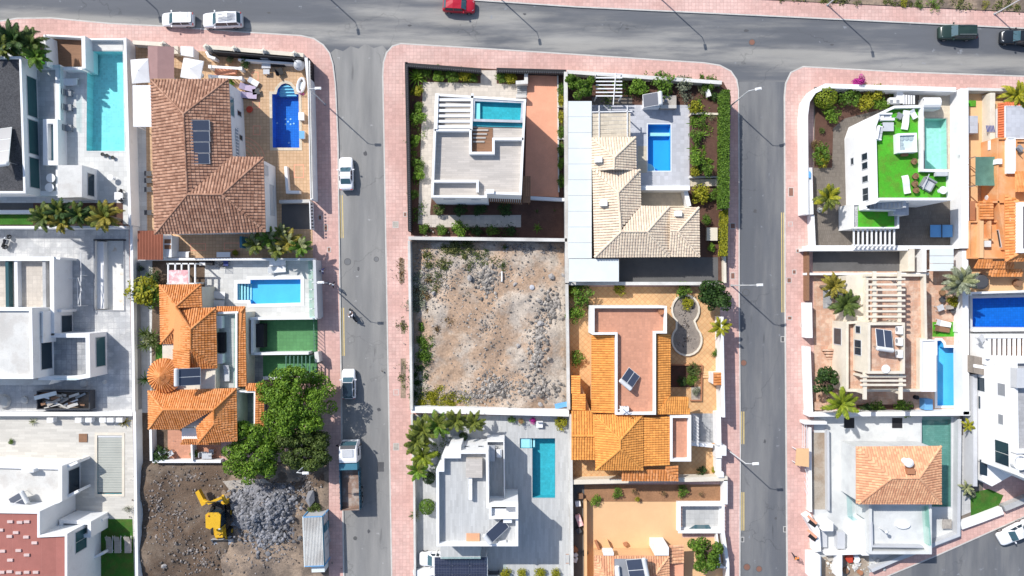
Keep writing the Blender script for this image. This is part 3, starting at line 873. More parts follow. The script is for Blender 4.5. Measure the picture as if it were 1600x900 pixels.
def car(label,px,py,rot,L=4.2,Wd=1.76,H=1.48,paint='car_white',roof=None,kind='hatch',z=0.005,group='cars parked along the streets',rails=False,glass='windscreen',spoiler=False):
 o=bpy.data.objects.new('parked_car',None);link(o);tag(o,label,'car',group)
 h=L/2;w=Wd/2
 hood=0.92 if kind!='suv' else 1.02
 tail={'hatch':0.98,'suv':1.08,'sedan':0.98,'coupe':0.95}[kind]
 belt=max(hood,0.95)+0.03
 st=[(-1.0,0.74,0.62),(-0.985,0.86,tail-0.12),(-0.93,0.95,tail-0.02),(-0.8,0.99,tail),(-0.5,1.0,belt),(0.0,1.0,belt),(0.28,1.0,belt-0.01),(0.45,0.99,hood+0.01),(0.7,0.975,hood-0.06),(0.86,0.93,hood-0.13),(0.95,0.84,hood-0.22),(0.99,0.72,0.60)]
 secs=[]
 for x,ww,zt in st:
  X=x*h;Y=w*ww
  secs.append([(X,-Y*0.93,0.24),(X,-Y,0.45),(X,-Y*0.99,min(zt-0.1,0.70)),(X,-Y*0.93,zt-0.035),(X,-Y*0.72,zt+0.005),(X,0,zt+0.03),(X,Y*0.72,zt+0.005),(X,Y*0.93,zt-0.035),(X,Y*0.99,min(zt-0.1,0.70)),(X,Y,0.45),(X,Y*0.93,0.24)])
 mb=MB();loft(mb,secs)
 xb={'hatch':(-0.94,-0.78,0.16,0.46),'suv':(-0.96,-0.84,0.18,0.44),'sedan':(-0.72,-0.42,0.08,0.40),'coupe':(-0.66,-0.34,0.06,0.36)}[kind]
 b0,t0,t1,b1=[v*h for v in xb]
 wb,wt=w*0.92,w*0.74
 zr=H
 cab=[(b0,wb*0.90,belt-0.05),(t0,wt*0.96,zr-0.05),(t0*0.55+t1*0.45,wt,zr),(t1,wt*0.97,zr-0.045),(b1,wb*0.93,belt-0.05)]
 cs=[]
 for i,(X,Y,Z)in enumerate(cab):
  if i in(0,4):cs.append([(X,-Y,Z-0.02),(X,-Y*0.9,Z),(X,0,Z),(X,Y*0.9,Z),(X,Y,Z-0.02)])
  else:
   cs.append([(X,-wb*0.99,belt-0.06),(X,-Y,Z-0.05),(X,0,Z-0.045 if i!=2 else Z+0.01),(X,Y,Z-0.05),(X,wb*0.99,belt-0.06)])
 cm=MB();loft(cm,cs,0,False)
 body=mb.build('body',M[paint],o,smooth=True,local=True)
 cm.build('cabin',M[paint],o,local=True)
 def quad(name,pts,m,inset=0.06,out=0.012):
  p=[Vector(q)for q in pts];c=sum(p,Vector((0,0,0)))/4
  n=(p[1]-p[0]).cross(p[2]-p[0]).normalized()
  if n.dot(c-Vector((0,0,0.6)))<0:n=-n
  q=[v+(c-v)*inset+n*out for v in p]
  vs=q+[v-n*0.01 for v in q]
  MB().add(vs,[(0,1,2,3),(0,4,5,1),(1,5,6,2),(2,6,7,3),(3,7,4,0)]).build(name,M[m],o,local=True)
 quad('windscreen',[(b1,-wb*0.84,belt),(b1,wb*0.84,belt),(t1,wt*0.93,zr-0.065),(t1,-wt*0.93,zr-0.065)],glass,0.05,0.02)
 quad('rear_window',[(b0,-wb*0.80,belt),(b0,wb*0.80,belt),(t0,wt*0.90,zr-0.075),(t0,-wt*0.90,zr-0.075)],glass,0.07,0.02)
 for s in(-1,1):
  xm=t0*0.5+t1*0.5
  quad('side_window',[(t0-(t0-b0)*0.45,s*wb*0.975,belt+0.02),(xm-0.03,s*wb,belt+0.02),(xm-0.03,s*wt,zr-0.08),(t0,s*wt*0.98,zr-0.10)],'glass',0.05,0.012)
  quad('side_window',[(xm+0.03,s*wb,belt+0.02),(b1-0.28,s*wb*0.97,belt+0.02),(t1,s*wt*0.98,zr-0.10),(xm+0.03,s*wt,zr-0.08)],'glass',0.05,0.012)
  MB().box((b1-0.30,s*(w+0.09),belt-0.0),(0.13,0.20,0.14)).build('mirror',M[paint],o,local=True)
  MB().add([(h*0.88,s*w*0.88,0.70),(h*0.955,s*w*0.70,0.66),(h*0.955,s*w*0.45,0.70),(h*0.86,s*w*0.62,hood-0.10),(h*0.80,s*w*0.90,hood-0.16)],[(0,1,2,3,4)if s>0 else(4,3,2,1,0)]).build('headlight',M['lamp_clear'],o,local=True)
  MB().box((-h*0.955,s*w*0.74,tail-0.16),(0.16,0.26,0.16)).build('tail_light',M['lamp_red'],o,local=True)
  for xx in(-0.60,0.64):
   wl=MB().wheel((xx*h,s*(w-0.10),0.31),0.31,0.21).build('wheel',M['tyre'],o,local=True)
   MB().wheel((xx*h,s*(w-0.015),0.31),0.20,0.05,n=10).build('rim',M['rim'],wl,local=True)
 if roof:
  MB().add([(t0+0.02,-wt*0.9,zr+0.004),(t1-0.05,-wt*0.9,zr+0.004),(t1-0.05,0,zr+0.03),(t1-0.05,wt*0.9,zr+0.004),(t0+0.02,wt*0.9,zr+0.004),(t0+0.02,0,zr+0.022)],[(0,1,2,5),(5,2,3,4)]).build('glass_roof',M[roof],o,local=True)
 if rails:
  for k in(-0.62,-0.36,-0.12,0.12,0.36,0.62)if rails=='ribs' else(-0.85,0.85):
   MB().box(((t0+t1)/2,k*wt,zr+0.035),((t1-t0)*0.86,0.035,0.05)).build('roof_rail',M['mid_grey'],o,local=True)
 if spoiler:
  MB().box((-h*0.90,0,zr-0.06),(0.34,wt*1.9,0.05)).build('spoiler',M[paint],o,local=True)
 for s in(-0.35,0.35):
  MB().bar((b1+0.02,s,belt+0.03),(b1-0.32,s+0.25,belt+0.20),0.025).build('wiper',M['black'],o,local=True)
 place(o,px,py,rot,z,0.8)
 return o
 # street furniture
def street_lamp(label,px,py,hx,hy,h=7.2,group='street lamps',rot=None):
 """pole foot seen at (px, py); arm and head point along rot (degrees)"""
 o=bpy.data.objects.new('street_lamp',None);x,y=P(px,py,0.12);o.location=(x,y,0.12);link(o);tag(o,label,'street lamp',group)
 MB().tube([(0,0,0),(0,0,0.5),(0,0,h*0.6),(0,0,h)],[0.10,0.085,0.07,0.055],8).build('pole',M['galvanised'],o,local=True)
 MB().lathe([(0.17,0),(0.17,0.05),(0.11,0.14)],n=10).build('base',M['mid_grey'],o,local=True)
 a=math.radians(rot);d=Vector((math.cos(a),math.sin(a),0))
 MB().tube([(0,0,h-0.05),d*0.35+Vector((0,0,h+0.12)),d*0.75+Vector((0,0,h+0.18))],[0.045,0.04,0.035],6).build('arm',M['galvanised'],o,local=True)
 hd=MB();q=d*1.05+Vector((0,0,h+0.2))
 hd.box(q,(0.72,0.29,0.12),a);hd.box(q+Vector((0,0,0.08)),(0.5,0.2,0.06),a)
 hm=hd.build('head',M['white'],o,local=True)
 MB().box(q-Vector((0,0,0.068)),(0.6,0.26,0.02),a).build('lens',M['lamp_clear'],hm,local=True)
 return o
 # furniture
def root_at(name,label,cat,px,py,rot,z,group=None,zc=0.4):
 o=bpy.data.objects.new(name,None);x,y=P(px,py,z+zc);o.location=(x,y,z);o.rotation_euler=(0,0,math.radians(rot));link(o)
 return tag(o,label,cat,group)
def sun_lounger(label,px,py,rot,z=0.15,frame='white',pad='white',L=1.95,w=0.68,group=None,curvy=False,back=0.45):
 o=root_at('sun_lounger',label,'sun lounger',px,py,rot,z,group)
 x0=-L/2;xs=L*0.18
 if curvy:
  secs=[]
  for i in range(9):
   t=i/8;X=-L/2+L*t;Z=0.30+0.10*math.sin(t*5.2)+0.22*max(0,t-0.6)
   secs.append([(X,-w/2,Z-0.1),(X,-w/2,Z),(X,w/2,Z),(X,w/2,Z-0.1)])
  mb=MB();loft(mb,secs);mb.build('shell',M[pad],o,local=True)
  MB().box((0,0,0.12),(L*0.5,w*0.6,0.24)).build('base',M[frame],o,local=True)
  return o
 for s in(-1,1):
  MB().box((0,s*(w/2+0.03),0.27),(L,0.05,0.07)).build('side_rail',M[frame],o,local=True)
  for k in(-0.8,0.8):
   MB().box((k*L/2,s*(w/2),0.12),(0.06,0.05,0.24)).build('leg',M[frame],o,local=True)
 MB().box(((x0+xs)/2,0,0.35),(xs-x0,w,0.10)).build('seat',M[pad],o,local=True)
 mb=MB();lb=L/2-xs
 mb.add([(xs,-w/2,0.31),(xs,w/2,0.31),(L/2,w/2,0.31+lb*back),(L/2,-w/2,0.31+lb*back),(xs,-w/2,0.41),(xs,w/2,0.41),(L/2,w/2,0.41+lb*back),(L/2,-w/2,0.41+lb*back)],[(3,2,1,0),(4,5,6,7),(0,1,5,4),(1,2,6,5),(2,3,7,6),(3,0,4,7)])
 mb.build('backrest',M[pad],o,local=True)
 return o
def chair(label,px,py,rot,z=0.15,frame='white',pad='white',w=0.55,group=None,cat='chair',name='garden_chair'):
 o=root_at(name,label,cat,px,py,rot,z,group)
 MB().box((0,0,0.43),(w,w,0.07)).build('seat',M[pad],o,local=True)
 MB().box((-w/2,0,0.70),(0.07,w,0.5)).build('backrest',M[pad],o,local=True)
 for a in(-1,1):
  for b in(-1,1):
   MB().box((a*w*0.43,b*w*0.43,0.2),(0.05,0.05,0.4)).build('leg',M[frame],o,local=True)
 return o
def table(label,px,py,rot,lx=0.9,ly=0.9,z=0.15,top='white',leg='light_grey',round_=False,h=0.74,group=None,name='garden_table',cat='table'):
 o=root_at(name,label,cat,px,py,rot,z,group,h)
 if round_:
  MB().lathe([(lx/2,h-0.05),(lx/2,h)],n=20).build('tabletop',M[top],o,local=True)
  MB().lathe([(0.25,0),(0.22,0.04),(0.05,0.06),(0.05,h-0.05)],n=10).build('pedestal',M[leg],o,local=True)
 else:
  MB().box((0,0,h-0.025),(lx,ly,0.05)).build('tabletop',M[top],o,local=True)
  for a in(-1,1):
   for b in(-1,1):
    MB().box((a*(lx/2-0.06),b*(ly/2-0.06),(h-0.05)/2),(0.06,0.06,h-0.05)).build('leg',M[leg],o,local=True)
 return o
def sofa(label,px,py,rot,L=1.6,d=0.8,z=0.15,pad='light_grey',frame='white',group=None):
 o=root_at('outdoor_sofa',label,'sofa',px,py,rot,z,group)
 MB().box((0,0,0.15),(L,d,0.26)).build('base',M[frame],o,local=True)
 k=max(1,round(L/0.75))
 for i in range(k):
  MB().box((-L/2+L*(i+0.5)/k,-0.08,0.36),(L/k-0.04,d-0.22,0.16)).build('seat_cushion',M[pad],o,local=True)
 MB().box((0,d/2-0.09,0.48),(L,0.18,0.42)).build('backrest',M[frame],o,local=True)
 for s in(-1,1):
  MB().box((s*(L/2-0.07),0,0.38),(0.14,d*0.96,0.24)).build('armrest',M[frame],o,local=True)
 return o
def parasol(label,px,py,rot,w=2.6,h=2.5,z=0.15,m='canvas_white',w2=None,sides=4):
 o=root_at('parasol',label,'parasol',px,py,rot,z,None,h)
 w2=w2 or w;mb=MB()
 if sides==4:
  rim=[(-w/2,-w2/2),(w/2,-w2/2),(w/2,w2/2),(-w/2,w2/2)]
  rim=[q for i in range(4)for q in(rim[i],lerp2(rim[i],rim[(i+1)%4],0.5))]
 else:
  rim=circ(0,0,w/2,sides)
 n=len(rim);ap=(0,0,h+0.45)
 hs=[h if i%2==0 else h+0.05 for i in range(n)]
 for i in range(n):
  j=(i+1)%n
  mb.add([(rim[i][0],rim[i][1],hs[i]),(rim[j][0],rim[j][1],hs[j]),ap],[(0,1,2)])
  mb.add([(rim[i][0],rim[i][1],hs[i]),(rim[j][0],rim[j][1],hs[j]),(rim[j][0],rim[j][1],hs[j]-0.15),(rim[i][0],rim[i][1],hs[i]-0.15)],[(0,1,2,3)])
 mb.build('canopy',M[m],o,local=True)
 MB().tube([(0,0,0.06),(0,0,h+0.5)],0.03,8).build('pole',M['light_grey'],o,local=True)
 MB().lathe([(0.3,0),(0.3,0.06),(0.06,0.09)],n=12).build('base',M['mid_grey'],o,local=True)
 return o
def pot_plant(label,px,py,z=0.15,r=0.25,pot='clay_pot',leaf='leaf',lr=0.4,group=None,h=0.45):
 o=root_at('potted_plant',label,'potted plant',px,py,0,z,group,h)
 MB().lathe([(r*0.65,0),(r,h*0.9),(r*1.08,h),(r*0.92,h),(r*0.85,h*0.85)],n=14).build('pot',M[pot],o,local=True)
 if leaf:
  c=bpy.data.objects.new('foliage',bush_mesh('sparse',leaf));link(c,o);c.scale=(lr,lr,lr);c.location=(0,0,h+lr*0.4)
 return o
def solar_heater(label,px,py,rot,z,w=1.5,L=2.0,tilt=0.5,cells=2,frame='galvanised',split='x'):
 """solar water heater: glazed collectors on a stand, tank along the high edge (+x end)"""
 o=root_at('solar_water_heater',label,'solar heater',px,py,rot,z,None,0.6)
 c,s=math.cos(tilt),math.sin(tilt)
 def q(a,b,n=0.0):return(a*c-n*s-L*c/2,b,0.2+a*s+n*c)
 def slab(a0,a1,b0,b1,n0,n1):
  return[q(a0,b0,n0),q(a1,b0,n0),q(a1,b1,n0),q(a0,b1,n0),q(a0,b0,n1),q(a1,b0,n1),q(a1,b1,n1),q(a0,b1,n1)]
 F=[(3,2,1,0),(4,5,6,7),(0,1,5,4),(1,2,6,5),(2,3,7,6),(3,0,4,7)]
 MB().add(slab(0,L,-w/2,w/2,0,0.07),F).build('panel_frame',M[frame],o,local=True)
 for i in range(cells):
  if split=='x':
   b0=-w/2+w*i/cells+0.04;b1=-w/2+w*(i+1)/cells-0.04;a0,a1=0.05,L-0.05
  else:
   b0,b1=-w/2+0.05,w/2-0.05;a0=L*i/cells+0.04;a1=L*(i+1)/cells-0.04
  MB().add(slab(a0,a1,b0,b1,0.05,0.085),F).build('collector',M['panel_blue'],o,local=True)
 tx,tz=q(L+0.22,0)[0],0.2+L*s+0.12
 MB().tube([(tx,-w/2-0.05,tz),(tx,-w/2+0.06,tz),(tx,w/2-0.06,tz),(tx,w/2+0.05,tz)],[0.16,0.26,0.26,0.16],12).build('tank',M['galvanised'],o,local=True)
 for b in(-w*0.4,w*0.4):
  MB().bar(q(0.1,b),(q(0.1,b)[0],b,0),0.05).build('leg',M['metal'],o,local=True)
  MB().bar(q(L,b),(q(L,b)[0],b,0),0.05).build('leg',M['metal'],o,local=True)
 return o
def ac_unit(label,px,py,rot,z,group=None,lx=0.85,ly=0.4,h=0.65):
 o=root_at('air_conditioner',label,'air conditioner',px,py,rot,z,group,h)
 MB().box((0,0,h/2+0.05),(lx,ly,h)).build('casing',M['white'],o,local=True)
 MB().wheel((lx*0.1,ly/2+0.012,h/2+0.05),h*0.36,0.03).build('fan_grille',M['mid_grey'],o,local=True)
 for s in(-1,1):MB().box((s*lx*0.35,0,0.025),(0.06,ly,0.05)).build('foot',M['black'],o,local=True)
 return o
def person(label,px,py,rot,z=0.12,shirt='cloth_white',legs='cloth_dark',h=1.72,sit=False,walk=0.25,parent=None):
 """one skinned body with jointed limbs, five fingers a hand; shirt, trousers and hair as children"""
 o=root_at('person',label,'person',px,py,rot,z,None,0.9)
 k=h/1.72
 J={'pelvis':(0,0,.93),'belly':(.01,0,1.10),'chest':(0.01,0,1.30),'neck':(0.0,0,1.48),'chin':(0.02,0,1.54),'head':(0.015,0,1.63),'crown':(0,0,1.70)}
 rad={'pelvis':(.13,.10),'belly':(.12,.09),'chest':(.145,.10),'neck':(.055,.055),'chin':(.062,.07),'head':(.078,.095),'crown':(.05,.06)}
 E=[('pelvis','belly'),('belly','chest'),('chest','neck'),('neck','chin'),('chin','head'),('head','crown')]
 for s,n in((-1,'R'),(1,'L')):
  f=s*walk
  if sit:
   J['hip'+n]=(0.02,s*.10,.90);J['knee'+n]=(.38,s*.19,.78);J['ank'+n]=(.30,s*.20,.36);J['toe'+n]=(.46,s*.22,.33)
   J['sho'+n]=(0.03,s*.20,1.41);J['elb'+n]=(.22,s*.28,1.20);J['wri'+n]=(.44,s*.27,1.10)
  else:
   J['hip'+n]=(0,s*.095,.90);J['knee'+n]=(f*.9+.03,s*.10,.50);J['ank'+n]=(f*1.3,s*.10,.09);J['toe'+n]=(f*1.3+.17,s*.11,.045)
   J['sho'+n]=(0,s*.195,1.42);J['elb'+n]=(-f*.55,s*.25,1.15);J['wri'+n]=(-f*.9+.07,s*.24,.92)
  rad.update({'hip'+n:(.088,.088),'knee'+n:(.058,.058),'ank'+n:(.04,.04),'toe'+n:(.035,.03),'sho'+n:(.058,.058),'elb'+n:(.042,.042),'wri'+n:(.028,.024)})
  w=Vector(J['wri'+n]);d=(w-Vector(J['elb'+n])).normalized()
  J['palm'+n]=tuple(w+d*.07);rad['palm'+n]=(.036,.02)
  E+=[('pelvis','hip'+n),('hip'+n,'knee'+n),('knee'+n,'ank'+n),('ank'+n,'toe'+n),('chest','sho'+n),('sho'+n,'elb'+n),('elb'+n,'wri'+n),('wri'+n,'palm'+n)]
  sd=d.cross(Vector((0,1,0))).normalized()
  for i,(off,ln)in enumerate(((-.03,.07),(-.01,.085),(.01,.08),(.03,.06))):
   a=Vector(J['palm'+n])+sd*off+d*.03;b=a+d*ln*.5;c=b+d*ln*.4+Vector((0,-s*.02,0))
   J['f%d%s'%(i,n)]=tuple(b);J['g%d%s'%(i,n)]=tuple(c);rad['f%d%s'%(i,n)]=(.009,.009);rad['g%d%s'%(i,n)]=(.007,.007)
   E+=[('palm'+n,'f%d%s'%(i,n)),('f%d%s'%(i,n),'g%d%s'%(i,n))]
  t=w+d*.03+sd*-.05;J['th'+n]=tuple(t);rad['th'+n]=(.010,.010);J['ti'+n]=tuple(t+d*.04);rad['ti'+n]=(.008,.008)
  E+=[('wri'+n,'th'+n),('th'+n,'ti'+n)]
 def skin(name,keys,edges,rs,m,root):
  ks=list(keys);ix={q:i for i,q in enumerate(ks)}
  me=bpy.data.meshes.new(name)
  me.from_pydata([tuple(c*k for c in J[q])for q in ks],[(ix[a],ix[b])for a,b in edges],[])
  ob=bpy.data.objects.new(name,me);link(ob,o);me.materials.append(M[m])
  sk=ob.modifiers.new('skin','SKIN');sk.use_smooth_shade=True
  lay=me.skin_vertices[0]if me.skin_vertices else None
  if lay is None:
   bm=bmesh.new();bm.from_mesh(me);bm.verts.layers.skin.verify();bm.to_mesh(me);bm.free();lay=me.skin_vertices[0]
  for q,i in ix.items():
   lay.data[i].radius=tuple(v*k for v in rs[q]);lay.data[i].use_root=(q==root)
  sb=ob.modifiers.new('subdivision','SUBSURF');sb.levels=1;sb.render_levels=1
  return ob
 skin('body',J.keys(),E,rad,'skin','pelvis')
 sk=['pelvis','belly','chest','shoR','shoL','elbR','elbL']
 skin('shirt',sk,[('pelvis','belly'),('belly','chest'),('chest','shoR'),('chest','shoL'),('shoR','elbR'),('shoL','elbL')],{q:(rad[q][0]+.02,rad[q][1]+.02)for q in sk},shirt,'belly')
 lk=['pelvis','hipR','hipL','kneeR','kneeL','ankR','ankL']
 skin('trousers',lk,[('pelvis','hipR'),('pelvis','hipL'),('hipR','kneeR'),('hipL','kneeL'),('kneeR','ankR'),('kneeL','ankL')],{q:(rad[q][0]+.018,rad[q][1]+.018)for q in lk},legs,'pelvis')
 hc=MB().lathe([(0.100,0),(0.104,0.05),(0.085,0.10),(0.045,0.125)],(-0.008*k,0,1.615*k),n=14);hc.build('hair',M['hair'],o,smooth=True,local=True)
 fc=MB()
 for s in(-1,1):
  fc.box((.095*k,s*.032*k,1.635*k),(.012,.022,.012))
 fc.build('eyes',M['hair'],o,local=True)
 MB().tube([(.09*k,0,1.64*k),(.118*k,0,1.605*k),(.09*k,0,1.60*k)],[.008,.014,.01],6).build('nose',M['skin'],o,local=True)
 MB().box((.086*k,0,1.57*k),(.01,.045,.01)).build('mouth',M['red_plastic'],o,local=True)
 for s in(-1,1):MB().box((0.01*k,s*.088*k,1.62*k),(.04,.016,.06)).build('ear',M['skin'],o,local=True)
 return o
 # pools are cut out of every ground sheet
POOL_A=[(136,80),(192,80),(195,236),(135,236)]
POOL_B=[(425,147),(432,147),(434,139),(440,132),(446,130),(453,132),(459,139),(461,147),(467,147),(468,231),(426,231)]
POOL_C=[(371,443),(391,443),(391,437),(470,436),(470,473),(392,475),(391,469),(371,469)]
POOL_E=[(148,375),(193,375),(194,485),(148,484)]
POOL_F=[(152,680),(191,680),(191,772),(152,772)]
POOL_H=[(1012,194),(1048,194),(1048,267),(1012,267)]
POOL_K=[(812,684.6),(867.6,684.6),(867.6,778),(831.6,778),(831.6,700.5),(812,700.5)]
POOL_L=[(1444,185),(1479,185),(1480,264),(1445,264)]
POOL_N=[(1464,532),(1470,532),(1474,537),(1475,543),(1498,543),(1499,634),(1464,634)]
POOL_O=[(1519,466),(1700,462),(1700,512),(1519,511)]
POOL_P=[(1440,655),(1486,655),(1486,792),(1440,792)]
def reg(poly,z=0.15):HOLES.append(ccw(W(poly,z)))
reg(POOL_A,1.0)
for q in(POOL_B,POOL_C,POOL_E,POOL_F,POOL_H,POOL_K,POOL_L,POOL_N,POOL_O,POOL_P):reg(q)
sheet('ground','bare brown earth spreading under the whole estate',[(-8000,-8000),(9600,-8000),(9600,8900),(-8000,8900)],-0.05,'dirt')
sheet('road','wide grey cross street along the top of the estate',[(-900,-300),(2500,-300),(2500,160),(1232,128),(1150,128),(610,96),(515,96),(200,70),(-900,90)],0.0,'asphalt_cross')
sheet('road','grey side street between the two western blocks',[(515,84),(524,76),(536,80),(548,72),(560,76),(571,68),(584,75),(598,71),(612,88),(640,1300),(515,1300)],0.0035,'asphalt_light')
sheet('road','grey side street between the middle and eastern blocks',[(1150,128),(1232,128),(1240,1300),(1150,1300)],0.0,'asphalt')
sheet('road','grey street cutting diagonally past the bottom right corner',[(1240,965),(1380,895),(1600,800),(2500,430),(2500,1300),(1240,1300)],0.0,'asphalt')
K_LEFT=[(-700,70),(-40,45),(0,33),(27,28.5),(80,28),(171,36.5),(261,41),(380,50),(470,55.5),(490,60),(505,70),(515,83),(520,100),(524,133),(528,220),(531,450),(537,900),(542,1250)]
K_MID=[(618,1250),(612,900),(606,560),(600,220),(598,118),(599,98),(604,82),(613,72),(626,68),(760,76),(900,85),(1100,98),(1125,102),(1142,111),(1151,124),(1154,140),(1155,300),(1155,450),(1157,700),(1156,900),(1156,1250)]
K_RIGHT=[(1231,1250),(1230,890),(1227,480),(1226,150),(1228,130),(1236,113),(1255,104),(1400,112),(1600,119),(2300,147)]
K_NORTH=[(-700,-110),(300,-32),(600,-8),(744,0),(900,10.5),(1250,27),(1600,44),(2300,80)]
K_SOUTH=[(2300,520),(1599,808),(1464,868),(1392,898),(1300,941),(1231,975)]
sheet('pavement','pink tiled pavement round the western block of houses',K_LEFT+[(-700,1250)],0.12,'pavement',skirt=0.17)
sheet('pavement','pink tiled pavement round the middle block of houses',K_MID,0.12,'pavement',skirt=0.17)
sheet('pavement','pink tiled pavement round the eastern block of houses',K_RIGHT+[(2300,520),(1599,808),(1464,868),(1392,898),(1300,941),(1231,975)],0.12,'pavement',skirt=0.17)
sheet('pavement','pink tiled pavement along the top edge of the cross street',K_NORTH+[(2300,-60),(1600,20),(1189,0),(900,-14),(744,-24),(300,-58),(-700,-140)],0.12,'pavement',skirt=0.17)
for nm,ln in(('western',K_LEFT),('middle',K_MID),('eastern',K_RIGHT),('northern',K_NORTH),('south eastern',K_SOUTH)):
 MB().prism(thick([P(x,y,0.13)for x,y in ln],0.16),-0.05,0.128).build('kerb',M['kerb'],None,'pale stone kerb edging the %s pavement'%nm,None,None,'structure')
def decal(name,label,pts,z,m):
 return sheet(name,label,pts,z,m,None)
YL=[('beside the top left corner of the left pavement',[(79,28.8),(149,33.2),(149,35),(79,30.6)],None),('on the left side street below the parked white saloon',[(530.5,305),(532,305),(533.5,372),(532,372)],[(534,305),(535.5,305),(537,372),(535.5,372)]),('on the left side street beside the motorcyclist',[(532.5,481),(534.2,481),(535.4,556),(533.7,556)],[(536,481),(537.7,481),(538.7,556),(537,556)]),('on the right side street near the roof terrace with pergola',[(1220.5,332),(1222,332),(1222.5,488),(1221,488)],[(1224,332),(1225.5,332),(1226,488),(1224.5,488)]),('on the right side street beside the orange roofed house',[(1158.2,643),(1159.6,643),(1159.6,694),(1158.2,694)],[(1161.5,643),(1163,643),(1163,694),(1161.5,694)]),('on the right side street beside the brown soil garden',[(1158.5,769),(1159.9,769),(1159.9,829),(1158.5,829)],[(1161.5,769),(1163,769),(1163,829),(1161.5,829)])]
for lb,a,b in YL:
 for p in(a,b):
  if p:decal('road_marking','faded yellow no parking line '+lb,p,0.006,'yellow_paint')
def blob(cx,cy,rx,ry,n=18):
 return[(cx+rx*(1+R.uniform(-.3,.3))*math.cos(i*2*math.pi/n),cy+ry*(1+R.uniform(-.3,.3))*math.sin(i*2*math.pi/n))for i in range(n)]
mat('oil',(0.085,0.085,0.09),0.7,0.3,1.5,0.2)
for i,(x,y,a,b)in enumerate(((571,240,3,4),(560,420,2,3),(592,640,3,3),(576,830,2.5,3),(1195,690,2,3),(1180,330,2.5,3),(1212,810,2,2),(640,40,3,1.5),(980,45,3,1.5),(1166,48,4,2),(1300,70,3,1.5),(820,22,3,1.5),(1470,70,2,1),(420,20,3,1.5))):
 sheet('oil_stain','dark oil stain on the street, %s'%('near the white saloon','in the tree shade','right of the broad tree','below the tipper truck','on the lower right street','on the upper right street','near the lower gully grate','below the red car','above the beige roof','above the right street mouth','above the bougainvillea','right of the red car','left of the green car','right of the white cars')[i],blob(x,y,a,b),0.005,'oil')
decal('road_patch','dark square repair in the asphalt beside the tipper truck',[(590,722),(600,722),(600,737),(590,737)],0.005,'tar_patch')
mat('cover_brown',(0.22,0.11,0.08),0.7,0.1);mat('cover_grey',(0.10,0.10,0.10),0.6,0.1)
def cover(x,y,w,h,m,lb,z,rnd=False):
 p=circ(x,y,w/2,14)if rnd else rect(x-w/2,y-h/2,x+w/2,y+h/2)
 r=thing('manhole_cover',lb,'manhole cover',x,y,z,'manhole covers',z)
 q=ccw(W(p,z));n=len(q)
 MB().ring(offset(q,0.05),offset(q,-0.02),z-0.01,z+0.008).build('frame',M['kerb' if not rnd else 'cover_grey'],r)
 MB().flat(q,z+0.005).build('lid',M[m],r)
for x,y,w,h,m,lb in((1236,300,7,13,'cover_brown','large rusty cover in the right pavement by the blue letterbox'),(1235,350,6,6,'pavement','pink square cover below the large rusty cover'),(1247,392,5,5,'cover_brown','small brown cover near the wall of the dark driveway'),(1241,425,5,6,'cover_brown','small brown cover, upper of a close pair'),(1233,438,6,7,'cover_brown','small brown cover, lower of a close pair'),(1234,497,6,5,'cover_brown','brown cover near the end of the long yellow line'),(1254,508,5,6,'cover_brown','brown cover close to the house wall with the pergola'),(1145,353,7,8,'cover_brown','dark square cover beside the tall hedge'),(1145,431,6,9,'cover_brown','dark square cover beside the street lamp near the dark tree'),(618,351,8,9,'stone_pale','square stone cover beside the black fence corner'),(619,613,7,8,'pavement','pink cover beside the rubble lot'),(619,698,8,10,'stone_pale','grey stone cover beside the palms of the white house'),(500,340,5,7,'cover_brown','brown cover beside the white perforated gate'),(509,356,5,9,'cover_brown','brown cover near the edge of the left pavement'),(514,390,4,7,'cover_brown','brown cover beside the palm hedge'),(633,335,4,6,'cover_brown','tiny brown cover by the foot of the black fence')):
 cover(x,y,w,h,m,lb,0.126)
for x,y,w,h,m,lb,rn in((1165.5,457,10,10,'asphalt','round iron cover beside the dark tree',True),(1223,530,5,8,'cover_grey','iron gully grate across from the tan patio',False),(1162,567,9,9,'cover_brown','round rusty cover beside the orange house garden',True),(1160,843,4,7,'cover_grey','iron gully grate beside the bottom round tree',False),(1227,827,5,8,'cover_grey','iron gully grate at the right kerb near the walker',False),(1186,889,9,9,'cover_brown','right hand one of two round covers at the bottom of the street',True),(1167,886,10,10,'cover_brown','left hand one of two round covers at the bottom of the street',True),(543,409,10,8,'asphalt','round iron cover in the tree shade on the left street',True),(588,405,7,7,'asphalt','round cover in the middle of the left street',True),(1175,66,9,9,'cover_brown','round rusty cover in the middle of the cross street',True),(555,841,5,6,'cover_grey','small dark cover below the tipper truck',True)):
 cover(x,y,w,h,m,lb,0.008,rn)
 # street lamps
for x,y,rot,lb in((508,163,0,'grey street lamp beside the blue pool corner of the brown roofed house'),(1137,703,2,'white headed street lamp beside the tan patio gate'),(1141,166,10,'white headed street lamp at the top end of the tall hedge'),(1143,446,2,'white headed street lamp beside the dark round tree'),(1554,22,-80,'street lamp on the north pavement above the dark green car'),(1293,8,-80,'street lamp on the weedy north pavement above the bougainvillea garden'),(1031,-3,-80,'street lamp just off the top edge above the middle block'),(772,-11,-80,'street lamp just off the top edge beside the red car'),(488,-27,-80,'street lamp off the top edge above the left street mouth'),(178,-46,-80,'street lamp off the top edge above the white cars'),(490,716,0,'street lamp leaning over the building site beside the grey boulder'),(512,442,0,'street lamp on the left pavement beside the sky blue pool')):
 street_lamp(lb,x,y,0,0,7.2 if lb.find('tree')<0 else 6.6,rot=rot)
